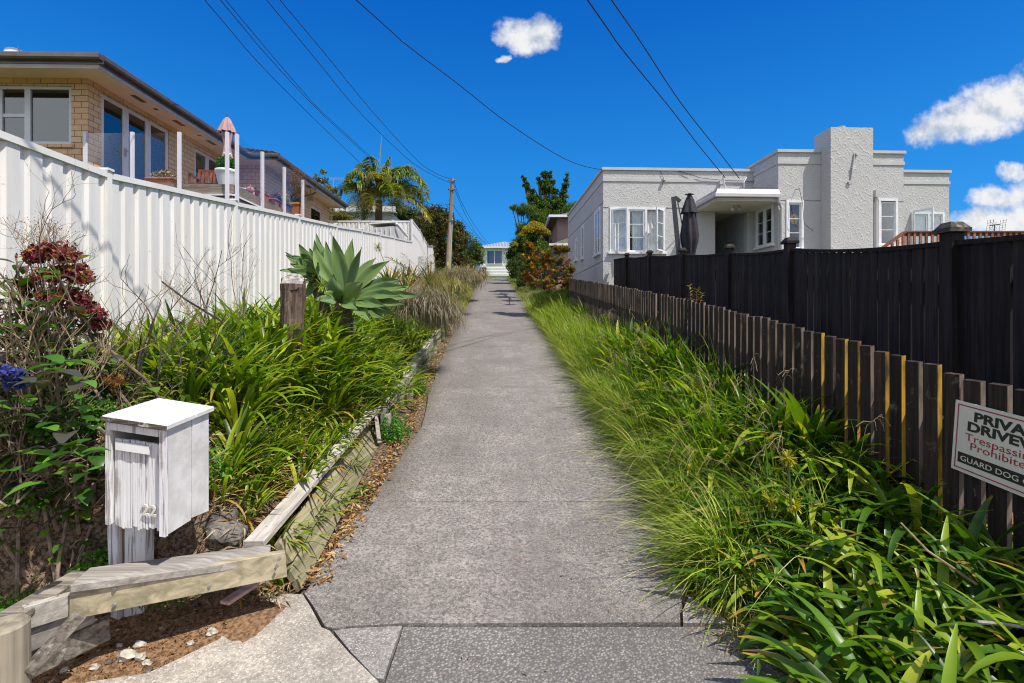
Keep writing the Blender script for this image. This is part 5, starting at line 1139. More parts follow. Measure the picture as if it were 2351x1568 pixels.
wire([(518,0,12),(625,128,15.5),(700,215,18),(745,262,20.5),(872,379,28)], 'right wire of the close pair sloping to the palm')
wire([(612,0,12),(720,130,15),(830,262,19.5),(940,368,25),(1000,405,27),(1032,419,28)], 'lower wire running to the top of the pole')
wire([(643,0,12),(750,128,15),(860,262,19.5),(960,370,25),(1005,400,27),(1036,411,28)], 'upper wire running to the very top of the pole')
wire([(818,0,9),(930,100,10.5),(1048,190,12),(1160,278,14),(1270,350,15.8),(1330,378,16.5),(1384,390,17)], 'long sagging wire ending at the corner of the stucco house')
wire([(1349,0,9),(1430,115,11),(1540,250,13.8),(1605,335,15.4),(1665,408,16.9)], 'left of the two service wires dropping to the stucco house', .014)
wire([(1404,0,9),(1470,95,11),(1560,232,13.8),(1640,335,15.6),(1697,409,16.9)], 'right of the two service wires dropping to the stucco house', .014)
wire([(1040,411,28),(1058,460,34),(1085,510,42),(1112,548,52),(1125,561,56)], 'upper wire from the pole to the far house', .016, False)
wire([(1040,420,28),(1052,455,33),(1075,505,40),(1100,545,50),(1116,560,56)], 'lower wire from the pole to the far house', .016, False)
wire([(1040,470,28),(1060,500,33),(1090,535,44),(1115,558,55)], 'faint wire from the middle of the pole to the far house', .012, False)
wire([(975,462,23),(1000,471,25.5),(1034,469,28)], 'short sagging wire between palm and pole', .012, False)
# ================================================================== PLANTS
def U(a, b, n=None): return RNG.uniform(a, b, n)
def pick(cols, n): return np.array(cols)[RNG.integers(0, len(cols), n)]
# ---- strap-leaved clumps
def clump(nb, n, L, wd_, cols, spread=.07, p0=(48, 88), dr=(35, 105), dead=5, dlen=.6, fold=.35, nseg=8):
    az = U(0, 2*np.pi, n); r_ = U(0, spread, n); P = np.stack([np.cos(az)*r_, np.sin(az)*r_, np.zeros(n)], 1)
    tip = np.where(U(0, 1, n) < .22, U(.04, .25, n), 0)
    nb.blades(P, az+U(-.4, .4, n), U(.65, 1.1, n)*L, U(.75, 1.2, n)*wd_, np.radians(U(*p0, n)), np.radians(U(*dr, n)), nseg, pick(cols, n)*U(.8, 1.25, (n, 1)), fold, tip, (.45, .24, .05), wp=(.5, 1, .12), maxw=.5)
    if dead:
        az = U(0, 2*np.pi, dead); nb.blades(np.zeros((dead, 3)), az, U(.5, 1, dead)*L*dlen, wd_*.7, np.radians(U(10, 50, dead)), np.radians(U(60, 110, dead)), 6, pick([(.40, .26, .10), (.30, .18, .08), (.5, .3, .07)], dead), .3)
LC = [(.08, .155, .010), (.12, .21, .012), (.19, .28, .015), (.27, .35, .018), (.06, .115, .010), (.15, .24, .012), (.33, .37, .03)]
RC = [(.045, .12, .008), (.075, .165, .010), (.12, .22, .012), (.20, .30, .016), (.03, .08, .008), (.06, .14, .008), (.28, .33, .03)]
def protos(name, label, cat, group, k, **kw):
    out = []
    for i in range(k):
        o = thing(name, label, cat, (0, 0, -50), 0, group); nb = NB(); clump(nb, **kw); nb.build('leaves', M_gloss, o, local=True); out.append(o)
    return out
lp = protos('agapanthus', 'strap-leaved green clump with some yellowed leaves in the left bed', 'plant', 'strap-leaved clumps filling the left garden bed', 6, n=36, L=.60, wd_=.036, cols=LC, dead=6)
lp2 = protos('agapanthus', 'small bright strap-leaved clump with dry brown leaves behind the near edging', 'plant', 'small strap-leaved clumps behind the near capping plank', 4, n=34, L=.36, wd_=.024, cols=LC+[(.20, .27, .02)], dead=14, dlen=.8)
rp = protos('agapanthus', 'broad glossy arching clump filling the lower right corner', 'plant', 'glossy strap-leaved clumps at lower right', 6, n=30, L=.62, wd_=.046, cols=RC, dead=2, dr=(60, 135), nseg=10, spread=.1)
rp2 = protos('agapanthus', 'green strap-leaved clump growing against the picket fence', 'plant', 'strap-leaved clumps along the picket fence', 4, n=30, L=.56, wd_=.042, cols=RC, dead=2)
def scatter(prs, pts, sc=(.85, 1.15), dz=-.02, squash=None):
    for i, (x, y) in enumerate(pts):
        s = random.uniform(*sc); z = T(x, y)+dz; a = random.uniform(0, 6.28)
        if i < len(prs): o = prs[i]; o.location = (x, y, z); o.rotation_euler = (0, 0, a); o.scale = (s, s, s)
        else: copy_thing(random.choice(prs), (x, y, z), a, s)
def poisson(test, x0, x1, y0, y1, dmin, tries=6000):
    out = []
    for _ in range(tries):
        x = random.uniform(x0, x1); y = random.uniform(y0, y1)
        if test(x, y) and all((x-a)**2+(y-b)**2 > (dmin if not callable(dmin) else dmin(x, y))**2 for a, b in out): out.append((x, y))
    return out
def inL(x, y):
    if x > edgeline(y)-.10 or x < fx(y)+.35: return False
    if y > 3.9 and x > fx(y)+.35 and not (x < -3.1 and y < 4.4): return not (abs(x+2.2) < .2 and abs(y-5) < .2)
    return x > -1.35-.62*(y-2.9) and y > 3.1
def inN(x, y): return edgeline(y)-.62 < x < edgeline(y)-.14 and y > 3.0
near_pts = poisson(inN, -2.4, -1.3, 3.0, 5.2, .155); far_pts = [p for p in poisson(inL, -4, -1.3, 3.4, 12.5, lambda x, y: .185 if y < 7 else .27) if all(math.dist(p, q) > .14 for q in near_pts)]
scatter(lp2, near_pts, (.8, 1.2)); scatter(lp, far_pts, (.85, 1.3))
for (x, y, s) in ((-2.0, 5.45, 1.35), (-1.82, 5.6, 1.3), (-2.2, 5.5, 1.3), (-1.7, 5.85, 1.25), (-1.92, 5.25, 1.25), (-2.4, 5.5, 1.35), (-2.12, 4.6, 1.45), (-2.3, 4.7, 1.35), (-1.95, 4.7, 1.45), (-2.5, 4.95, 1.4), (-1.8, 4.95, 1.4), (-2.15, 3.75, 1.1), (-2.35, 3.9, 1.15), (-1.98, 3.6, 1.05), (-2.25, 3.5, .95), (-2.55, 4.05, 1.2), (-1.85, 3.35, .95), (-2.05, 3.95, 1.15)): copy_thing(random.choice(lp), (x, y, T(x, y)+.02), random.uniform(0, 6), s)
rn = poisson(lambda x, y: x > 1.36+.10*(y-2) and x < pfx(y)-.12 and x-1.1 > (y-3.2)*.62, .9, 2.7, 1.62, 4.3, .18); scatter(rp, rn, (.85, 1.2))
rf = poisson(lambda x, y: pfx(y)-.68 < x < pfx(y)-.12, .9, 2.7, 3.9, 8.6, .23); scatter(rp2, rf, (1.0, 1.5))
# far clumps beside the drive near the top
fp_ = thing('agapanthus', 'green strap-leaved clump beside the drive near the far hedge', 'plant', (0, 0, 0), 0, 'strap-leaved clumps near the far hedge'); nb = NB(); clump(nb, 40, .6, .05, [(.06, .16, .02), (.1, .22, .02)], dead=3); nb.build('leaves', M_gloss, fp_, local=True)
scatter([fp_], [(cx(y)-1.75-random.uniform(0, .9), y) for y in (26, 27, 28, 29.2, 30.4, 31.5, 33, 34.5, 36, 38, 40)], (.9, 1.4), .15)
# flower stalks
def umbel(p, h, lean, lab, col=(.30, .40, .03), rr_=.06, n=60):
    o = thing('agapanthus_flower_stalk', lab, 'flower stalk', p); q = Vector((lean[0], lean[1], h)); mb = MB(); mb.tube([(0, 0, 0), q*.5+Vector((0, 0, .03)), q], .007, 6, r1=.005); mb.build('stalk', mat('stalk_green', (.10, .17, .03), .1, 9, .5, 0), o, local=True)
    nb = NB(); D = RNG.normal(size=(n, 3)); D /= np.linalg.norm(D, axis=1, keepdims=True); az = np.arctan2(D[:, 1], D[:, 0]); nb.blades(np.tile(np.array(q), (n, 1)), az, U(.8, 1.1, n)*rr_, .008, np.arcsin(D[:, 2]), .3, 3, pick([col, tuple(x*.7 for x in col)], n), 0, wp=(.5, 1, .9)); nb.build('flower_head', M_leaf, o, local=True)
def umb(px0, py0, px1, py1, Y, lab, **k): a = W(px0, py0, Y); b_ = W(px1, py1, Y); umbel(a, b_.z-a.z, (b_.x-a.x, 0), lab, **k)
umb(705, 760, 737, 655, 4.8, 'star-shaped seed head in front of the stump', rr_=.085); umb(715, 850, 752, 756, 4.5, 'second star-shaped seed head below the stump', rr_=.07)
umb(895, 640, 868, 567, 8.2, 'lone tall flower head against the white fence right of the agave', rr_=.09, n=90); umb(585, 910, 558, 745, 4.2, 'spidery seed head over the middle of the left bed', rr_=.06); umb(560, 900, 510, 690+90, 4.6, 'pale seed head near the fence post', rr_=.05)
umb(500, 1000, 478, 865, 3.6, 'dark thin seed stalk above the letterbox lid', rr_=.05, col=(.2, .25, .03))
for k, (px, py) in enumerate([(1808, 1052), (1825, 1160), (1770, 1150)]): umb(px+8, py+110, px, py, 2.9+.1*k, ['upper yellow sedge flower head in the right verge', 'right-hand yellow sedge head in the right verge', 'left-hand yellow sedge head in the right verge'][k], col=(.45, .40, .03), rr_=.055, n=70)
# ---- agave
AG = thing('agave', 'big pale grey-green agave rosette rising behind the stump', 'agave', (-2.05, 5.9, T(-2.05, 5.9)))
def agleaf(nb, c, tip, wd_, arch, face, col, n=14, kx=8, twist=.0, cup=.35):
    c, tip = Vector(c), Vector(tip); mid = (c+tip)/2+Vector(arch); d = tip-c
    V = np.zeros((n+1, kx+1, 3)); C = np.zeros((n+1, kx+1, 3)); face = Vector(face).normalized()
    for i in range(n+1):
        t = i/n; p = c*(1-t)**2+mid*2*t*(1-t)+tip*t*t; tg = ((mid-c)*(1-t)+(tip-mid)*t).normalized()
        s = tg.cross(face).normalized(); nn = s.cross(tg)
        w_ = wd_*(np.interp(t, [0, .12, .32, .48, .68, .86, .96, 1], [.55, .5, .88, 1., .76, .36, .12, .01]))
        for j in range(kx+1):
            a = j/kx*2-1; q = p+s*(a*w_/2)-nn*(cup*w_*(1-a*a)*.5*(1 if t < .9 else .3))+nn*(.012*math.sin(a*5+t*9)*abs(a))
            V[i, j] = q; e = abs(a)**6; st = .04*math.sin(a*8+t*2+c.x*9)
            b_ = np.array(col)*(1.0+st)*(1-.1*t); C[i, j] = b_*(1-e*.5)+np.array((.34, .38, .12))*e*.5
            if t > .95: C[i, j] = (.06, .04, .03)
    Q = [[i*(kx+1)+j, i*(kx+1)+j+1, (i+1)*(kx+1)+j+1, (i+1)*(kx+1)+j] for i in range(n) for j in range(kx)]
    nb.put(V, np.array(Q), C)
def z5(x, y): return (x/2.939+1000)/1.7422, (y/2.939+900)/1.7422
Yc = 5.9; cxx, cyy = z5(1090, 880); ctr = W(cxx, cyy, Yc)
AL = [((780,95), .35, .16, (-.10,0,.05)), ((755,170), .12, .17, (-.12,0,.0)), ((890,180), .22, .17, (-.05,0,.0)), ((970,115), -.1, .20, (.06,0,.02)), ((1205,155), .18, .19, (-.02,.0,.0)), ((1312,262), -.2, .15, (-.02,0,-.02)),
      ((1480,385), .25, .18, (-.02,0,.10)), ((1640,420), -.05, .20, (-.03,0,.10)), ((1790,660), -.15, .17, (.0,0,.16)), ((1835,735), -.3, .17, (.0,0,.13)), ((1905,705), .2, .16, (.1,0,.0)), ((2010,850), -.05, .15, (.1,0,.10)),
      ((1800,850), -.42, .15, (.0,0,.12)), ((1840,945), -.30, .14, (.05,0,.06)), ((1700,1060), -.35, .17, (.05,0,.05)), ((1600,970), -.5, .17, (.0,0,.07)), ((1330,680), -.40, .22, (.02,-.15,.02)), ((985,570), -.28, .20, (-.04,-.12,-.06)),
      ((1260,1010), -.55, .19, (-.02,-.1,.10)), ((1410,1150), -.5, .17, (.04,0,.10)), ((1590,1120), -.4, .15, (.0,0,.06)), ((860,800), -.45, .12, (.02,-.1,.05)), ((1000,270), .45, .16, (.0,.1,0)), ((750,880), -.2, .15, (0,0,.04))]
nb = NB()
for i, ((x, y), dyy, w_, ar) in enumerate(AL):
    tp = W(*z5(x, y), Yc+dyy); d = (tp-ctr); n_ = Vector((-d.x*.15, -1.0, .55 if abs(d.x) > .25 else .25)) if i not in (16, 17) else Vector((0, -1, -.1))
    g_c = [(.145, .235, .085), (.175, .265, .09), (.115, .20, .085)][i % 3]
    agleaf(nb, ctr+Vector((d.x*.06, d.y*.1, -.02)), tp, w_*.95, ar, n_, g_c, cup=.35 if i not in (16, 17) else -.3)
nb.build('leaves', M_agave, AG)
nb = NB(); c2 = W(*z5(800, 640), Yc+.25)
for i, ((x, y), dyy, w_, ar) in enumerate([((573,222), .0, .15, (-.02,0,.05)), ((700,268), .1, .14, (0,0,.03)), ((600,335), -.15, .16, (-.02,0,.08)), ((490,365), -.2, .16, (.0,0,.10)), ((420,350), 0, .12, (-.02,0,.0)), ((415,320), .1, .10, (0,0,.02)), ((472,455), -.1, .13, (-.02,0,.03)), ((350,535), -.2, .12, (.0,0,.07)), ((438,518), -.3, .13, (0,0,.05)), ((612,510), -.4, .15, (0,0,.10)), ((660,680), -.35, .13, (-.03,0,.05)), ((690,900), -.2, .13, (-.05,0,.08)), ((860,250), .2, .14, (.04,0,0)), ((800,440), -.3, .14, (.0,0,0))]):
    tp = W(*z5(x, y), Yc+.25+dyy); d = tp-c2; agleaf(nb, c2, tp, w_*.95, ar, Vector((-d.x*.2, -1, .5)), [(.12, .20, .075), (.15, .23, .08), (.10, .17, .06)][i % 3], 12, 7)
nb.build('offset_leaves', M_agave, AG)
mb = MB(); zb_ = T(-2.05, 5.9)-.1; mb.tube([(ctr.x, Yc+.05, zb_), (ctr.x, Yc, ctr.z-.25), ctr], [.11, .12, .08], 12); mb.tube([(ctr.x-.1, Yc+.2, zb_), c2+Vector((0, 0, -.1)), c2], [.07, .08, .05], 10); mb.build('stem', M_bark, AG)
# ---- stump
ST = thing('tree_stump', 'rough sawn-off tree stump with silvery top in the left bed', 'stump', (-2.18, 5, T(-2.18, 5)))
mb = MB(); n = 40; c = W(672, 0, 5); zb_ = -.72; ztp = W(0, 642, 5).z; V = []
for i in range(26):
    t = i/25; z = zb_+(ztp-zb_)*t
    for j in range(n):
        a = 2*math.pi*j/n; r_ = .108+.03*(1-t)**3+.028*mnoise.noise(Vector((math.cos(a)*2.5, math.sin(a)*2.5, z*2)))+.018*mnoise.noise(Vector((math.cos(a)*9, math.sin(a)*9, z*4)))+.014*mnoise.noise(Vector((math.cos(a)*22, math.sin(a)*22, z*9)))
        V.append((c.x-.03*(1-t)+r_*math.cos(a), 5+r_*math.sin(a), z+(.085*math.sin(a)-.02*math.cos(a)-.02+.012*mnoise.noise(Vector((a*2, 0, 0))) if i == 25 else 0)))
mb.add(V, [(i*n+j, i*n+(j+1) % n, (i+1)*n+(j+1) % n, (i+1)*n+j) for i in range(25) for j in range(n)])
M_stump = woodmat('stump_bark', (.05, .03, .022), (.34, .25, .19), 2, .95, .9, 1.); mb.build('bark', M_stump, ST, smooth=False)
mb = MB(); V = [(c.x, 5, ztp-.02)]
for k in range(1, 9):
    for j in range(n):
        a = 2*math.pi*j/n; r_ = (.103+.008*mnoise.noise(Vector((math.cos(a)*2.5, math.sin(a)*2.5, ztp*2))))*k/8
        V.append((c.x+r_*math.cos(a), 5+r_*math.sin(a), ztp-.015+(.085*math.sin(a)-.02*math.cos(a))*k/8+.03*mnoise.noise(Vector((r_*14*math.cos(a), r_*14*math.sin(a), 4)))*(1-k/9)-.01*(1-k/8)))
mb.add(V, [(0, 1+j, 1+(j+1) % n) for j in range(n)]+[(1+i*n+j, 1+i*n+(j+1) % n, 1+(i+1)*n+(j+1) % n, 1+(i+1)*n+j) for i in range(7) for j in range(n)])
mb.build('cut_top', mat('silver_wood', (.42, .40, .38), .3, 25, .9, 1, 45, col2=(.12, .10, .09), bd=.01), ST)
# ---- hydrangea
HY_ = thing('hydrangea_bush', 'straggly hydrangea bush with fading crimson flower heads at far left', 'bush', (-2.75, 3.1, T(-2.75, 3.1)))
rr = random.Random(9); mb = MB(); tips = []
for i in range(84):
    b0 = Vector((rr.uniform(-3.0, -2.2), rr.uniform(2.55, 3.4), 0)); b0.z = T(b0.x, b0.y)-.05
    if i < 60: tp = W(rr.uniform(-60, 235), rr.uniform(600, 1130), rr.uniform(2.5, 3.2))
    else: tp = W(rr.uniform(-30, 180), rr.uniform(560, 720), rr.uniform(2.8, 3.2))
    mid = (b0+tp)/2+Vector((rr.uniform(-.15, .15), rr.uniform(-.1, .1), rr.uniform(-.02, .12))); P = [b0, b0.lerp(mid, .6)+Vector((rr.uniform(-.04, .04), 0, .03)), mid, mid.lerp(tp, .55)+Vector((rr.uniform(-.04, .04), rr.uniform(-.03, .03), 0)), tp]
    mb.tube(P, .011, 6, r1=.004); tips.append(P)
mb.build('stems', M_twig, HY_)
def ovleaf(nb, P, az, L, pitch, col, wr=.58, fold=.25): nb.blades(P, az, L, np.asarray(L)*wr, pitch, U(.4, 1.1, len(P)), 7, col, fold, wp=(.25, 1, .02), maxw=.42)
nb = NB(); P = []; 
for s in tips:
    for k in range(19):
        t = rr.uniform(.7, 4); i = min(3, int(t)); P.append(s[i].lerp(s[i+1], t-i))
P = np.array([tuple(p) for p in P]); keep = U(0, 1, len(P)) < .8; P = P[keep]; n = len(P)
ovleaf(nb, P, U(0, 6.28, n), U(.06, .135, n), U(-.3, .7, n), pick([(.035, .10, .012), (.055, .15, .015), (.09, .20, .02), (.03, .07, .015), (.08, .07, .07), (.13, .22, .03)], n))
nb.build('leaves', M_gloss, HY_)
def fhead(cn, r_, cols, n=150, flat=.75, name='flower_head'):
    nb = NB(); D = RNG.normal(size=(n, 3)); D[:, 2] = D[:, 2]*.8+.2; D /= np.linalg.norm(D, axis=1, keepdims=True); lob = 1+.35*np.sin(np.arctan2(D[:, 1], D[:, 0])*3+cn[0]*9)+RNG.normal(0, .14, n); P = np.array(cn)+D*np.array([r_*1.15, r_, r_*flat*.75])*(lob*U(.6, 1.05, n))[:, None]+np.array([0, 0, 1])*RNG.normal(0, .008, n)[:, None]
    az0 = U(0, 6.28, n)
    for k in range(4):   # four petals per floret
        T1 = np.cross(D, RNG.normal(size=(n, 3))) if k == 0 else np.cross(D, T1); T1 /= np.linalg.norm(T1, axis=1, keepdims=True)
        nb.leaves(P, U(.016, .024, n), pick(cols, n)*U(.7, 1.3, (n, 1)), .95, T1+D*.25, up=0, fold=.1)
    nb.build(name, M_petal, HY_)
CR = [(.22, .025, .06), (.13, .012, .04), (.30, .07, .10), (.30, .13, .045), (.09, .012, .035), (.34, .17, .07), (.15, .06, .04)]
for (px, py, Y, r_) in ((78, 590, 2.85, .05), (104, 580, 2.9, .06), (135, 572, 2.9, .055), (158, 588, 2.85, .045), (172, 618, 2.8, .05), (186, 638, 2.78, .05), (112, 635, 2.8, .05), (140, 628, 2.82, .04), (125, 682, 2.75, .055), (152, 676, 2.8, .05), (186, 685, 2.8, .045), (192, 705, 2.8, .05), (212, 722, 2.8, .055), (60, 655, 2.9, .045), (232, 745, 2.85, .04)): fhead(W(px, py, Y), r_, CR, 75)
for (px, py, Y, r_) in ((14, 858, 2.35, .042), (40, 874, 2.4, .040)): fhead(W(px, py, Y), r_, [(.035, .05, .28), (.06, .09, .40), (.08, .07, .3)], 80)
fhead(W(255, 875, 3.0), .06, [(.35, .15, .03), (.25, .10, .03)], 120)
# big leaves in front at the lower left of the bush
nb = NB(); n = 46; P = np.array([tuple(W(rr.uniform(-20, 215), rr.uniform(830, 1110), rr.uniform(2.05, 2.6))) for _ in range(n)]); ovleaf(nb, P, U(0, 6.28, n), U(.09, .15, n), U(-.2, .6, n), pick([(.06, .17, .02), (.10, .24, .03), (.04, .11, .015), (.07, .07, .06)], n)); nb.build('front_leaves', M_gloss, HY_)
# ---- bare twigs
def twiggy(mb, p, d, L, r_, depth, rr, br=3, wob=.25, up=.05):
    P = [p]; q = p.copy(); dd = d.copy()
    for k in range(5):
        dd = (dd+Vector((rr.uniform(-wob, wob), rr.uniform(-wob, wob), rr.uniform(-wob, wob)+up))).normalized(); q = q+dd*L/5; P.append(q.copy())
    mb.tube(P, r_, 5 if r_ > .004 else 3, r1=r_*.5, cap=False)
    if depth > 0:
        for k in range(br):
            i = rr.randint(1, 5); a = (P[i]-P[i-1]).normalized(); s = Vector((rr.uniform(-1, 1), rr.uniform(-1, 1), rr.uniform(-.3, 1))).normalized(); twiggy(mb, P[i], (a+s*.9).normalized(), L*rr.uniform(.4, .65), r_*.55, depth-1, rr, br, wob, up)
def bush(name, lab, cat, px, py, Y, n, L, r_, mt, depth=2, seed=1, br=3, wob=.25, spread=.6, dirx=0):
    rr = random.Random(seed); b0 = W(px, py, Y); o = thing(name, lab, cat, b0); mb = MB()
    for i in range(n): twiggy(mb, b0+Vector((rr.uniform(-.1, .1), rr.uniform(-.1, .1), 0)), Vector((rr.uniform(-spread, spread)+dirx, rr.uniform(-spread*.5, spread*.5), 1)).normalized(), L*rr.uniform(.7, 1.2), r_, depth, rr, br, wob)
    mb.build('twigs', mt, o, smooth=True); return o
bush('dead_shrub', 'blackish leafless shrub between the hydrangea and the fence', 'shrub', 285, 1000, 3.3, 14, .75, .008, M_dtwig, 2, 4, 3, .3, .7, .25)
bush('dead_shrub', 'tangle of pale dry branches under the hydrangea', 'shrub', 190, 1200, 2.9, 44, .55, .008, M_twig, 2, 5, 3, .35, 1.3, .15)
bush('dead_shrub', 'dense brown dry twigs at the far left edge', 'shrub', 20, 1150, 2.6, 22, .6, .007, M_twig, 2, 6, 3, .4, 1.2)
bush('dead_shrub', 'mass of tan twigs tangled through the hydrangea leaves', 'shrub', 90, 960, 2.75, 40, .62, .006, M_straw, 2, 17, 3, .35, 1.0)
bush('dead_shrub', 'fine bare twigs poking above the crimson flowers', 'shrub', 120, 760, 3.0, 12, .5, .005, M_twig, 3, 7, 3, .25, .6)
bush('bare_sapling', 'thin bare brown sapling against the white fence', 'sapling', 478, 760, 5.2, 3, .75, .006, M_dtwig, 2, 8, 2, .15, .35)
bush('bare_sapling', 'lone curved bare twig left of the stump', 'sapling', 565, 730, 5.0, 3, .6, .005, M_twig, 1, 9, 2, .18, .5, .3)
mb = MB(); o = thing('dead_stalk', 'long dark fallen stalk slanting down across the fence', 'stalk', W(510, 690, 4.6)); mb.tube([W(371, 646, 4.3), W(430, 690, 4.4), W(505, 735, 4.6), W(575, 795, 4.6)], .007, 6, r1=.011); mb.build('stalk', M_dtwig, o)
def seedweed(lab, px, py, Y, n, H, seed, dirx=0.):
    rr = random.Random(seed); b0 = W(px, py, Y); o = thing('seeding_weed', lab, 'weed', b0); mb = MB(); S = []
    for i in range(n):
        d = Vector((rr.uniform(-.55, .55)+dirx, rr.uniform(-.3, .3), 1)).normalized(); P = [b0+d*H*k/6*rr.uniform(.97, 1.03)+Vector((rr.uniform(-.012, .012), 0, 0)) for k in range(7)]; mb.tube(P, .0026, 3, r1=.0012, cap=False)
        for _ in range(9):
            k = rr.randint(3, 6); e = P[k]+Vector((rr.uniform(-.1, .1), rr.uniform(-.06, .06), rr.uniform(.03, .13))); mb.tube([P[k], (P[k]+e)/2+Vector((0, 0, .01)), e], .0013, 3, cap=False)
            for __ in range(4): S.append(tuple(e+Vector((rr.uniform(-.025, .025), rr.uniform(-.02, .02), rr.uniform(-.01, .02)))))
    mb.build('stems', M_straw, o); nb = NB(); S = np.array(S); nb.leaves(S, U(.005, .009, len(S)), pick([(.2, .13, .08), (.1, .07, .05)], len(S)), .9); tag(nb.build('seeds', M_dry, o), kind='stuff')
seedweed('pale dried seeding weed leaning left in front of the fence', 490, 780, 4.9, 14, .68, 3, -.55); seedweed('dry seeding weed standing against the second fence post', 540, 760, 5.4, 8, .85, 4); seedweed('feathery dried weed left of the big strap-leaved clump', 360, 900, 4.2, 12, .55, 5); seedweed('dry weed with pinhead seeds above the crimson flowers', 100, 640, 3.1, 12, .28, 6)
# ---- leafy weeds along the wall foot
def weed(lab, x, y, r_, h, n, cols, size=.028, name='leafy_weed'):
    z = T(x, y) if abs(x-cx(y)) > 1.3 else G(y); o = thing(name, lab, 'weed', (x, y, z)); nb = NB(); P = RNG.normal(size=(n, 3)); P /= np.linalg.norm(P, axis=1, keepdims=True); P *= U(.2, 1, (n, 1))**.5; P[:, 2] = np.abs(P[:, 2]); P = P*np.array([r_, r_*1.4, h]); P *= (1+.25*np.sin(np.arctan2(P[:, 1], P[:, 0])*5))[:, None]
    nb.leaves(P, U(.6, 1.3, n)*size, pick(cols, n), .6, up=.8); nb.build('leaves', M_leaf, o, local=True); mb = MB()
    for i in range(18): a = random.uniform(0, 6.28); mb.tube([(0, 0, 0), (math.cos(a)*r_*.5, math.sin(a)*r_*.6, h*.5), (math.cos(a)*r_*.85, math.sin(a)*r_, h*.7)], .003, 4)
    mb.build('stems', mat('weed_stem', (.12, .2, .04), .1, 9, .6, 0), o, local=True)
WG = [(.06, .19, .02), (.09, .25, .03), (.05, .14, .02), (.12, .30, .03)]
q = PG(908, 1003); weed('curly bright green weed at the bend in the garden edge', q[0]-.03, q[1], .17, .28, 1700, WG); q = PG(958, 905); weed('curly bright green weed further up against the retaining wall', q[0]-.04, q[1]+.1, .20, .26, 1300, WG)
q = PG(838, 1118); weed('small round-leaved weed at the foot of the leaning boards', q[0], q[1], .09, .05, 160, WG, .04); q = PG(975, 815); weed('low weed patch up the drive by the wall', q[0]-.05, q[1], .2, .12, 500, WG, .03); q = PG(615, 1350); weed('tiny round-leaved weed beside the stones', q[0], q[1], .07, .06, 60, WG, .035)
for i, (px, py, Y, r_, h) in enumerate(((430, 1200, 2.95, .22, .22), (60, 1245, 2.5, .16, .16), (180, 1190, 2.8, .16, .2), (150, 1290, 2.45, .09, .12), (400, 1240, 2.75, .12, .1), (320, 930, 4.0, .25, .25), (100, 1170, 2.7, .14, .18))):
    p = W(px, py, Y); weed(['bright cleaver weed between letterbox and dark rock', 'low green weed under the dead branches at left', 'green weed climbing behind the letterbox post', 'small leafy weed above the old capping rail', 'short weed tuft behind the mitred cap board', 'greenish weed tuft at the foot of the fence', 'green weed among the hydrangea roots'][i], p.x, p.y, r_, h, 900 if i < 3 else 350, WG+[(.15, .3, .04)], .026)
for i, (px, py, Y, r_, h) in enumerate(((215, 1130, 2.9, .16, .22), (30, 1120, 2.5, .18, .2), (130, 1090, 2.8, .2, .25), (350, 1180, 3.1, .18, .16), (250, 1255, 2.72, .1, .1))):
    p = W(px, py, Y); weed(['leafy weed just left of the letterbox box', 'green weed at the far left edge under the blue flowers', 'green weed filling the gap below the hydrangea leaves', 'green weed glimpsed behind the letterbox side', 'weed seedlings behind the mitred cap near the post'][i], p.x, p.y, r_, h, 700, WG+[(.15, .3, .04), (.2, .2, .08)], .026)
# ---- rocks and stones
def rock(name, lab, px, py, Y, s, mt, seed, cat='rock', sink=.3): p = W(px, py, Y); o = thing(name, lab, cat, p, 0, None); mb = MB(); mb.ico(p, s, s*.85, s*.75, 3, .28, seed, 1.6); mb.build('stone', mt, o)
rock('rock', 'rounded dark rock between letterbox and strap leaves', 507, 1215, 2.95, .13, M_rock, 3); rock('rock', 'pale lichened boulder half buried in dead grass', 455, 935, 4.0, .19, M_stone, 4); rock('rock', 'grey boulder beside the buried pale one', 505, 915, 4.1, .17, M_rock, 5)
for k, (px, py, s, mt, lab) in enumerate([(291, 1512, .032, 0, 'largest chalky stone on the bare clay'), (320, 1487, .022, 0, 'chalky stone just behind the largest'), (322, 1510, .020, 0, 'cream stone touching the largest one'), (275, 1488, .013, 0, 'small white pebble behind the stones'), (218, 1536, .017, 0, 'flat white stone near the bottom edge'), (487, 1457, .022, 0, 'angular pale stone at the edge of the concrete'), (438, 1477, .013, 0, 'small white chip on the clay'), (565, 1378, .020, 0, 'pale cream stone by the pink offcut'), (342, 1533, .013, 1, 'small blue-grey pebble on the footpath'), (249, 1524, .014, 1, 'round brown pebble among the stones'), (150, 1540, .016, 0, 'dull cream pebble by the loose boards'), (450, 1400, .018, 1, 'brown clod below the timber edging'), (318, 1550, .010, 1, 'slate chip lying on the footpath'), (337, 1518, .016, 0, 'tan stone right of the cluster')]):
    q = PG(px, py); p = Vector((q[0], q[1], T(*q))); o = thing('stone', lab, 'stone', p); s *= 1.25; mb = MB(); mb.ico(p+Vector((0, 0, s*.35)), s, s*.8, s*.65, 2, .3, k+20, 1.5); mb.build('stone', [M_stone, M_rock][mt], o)
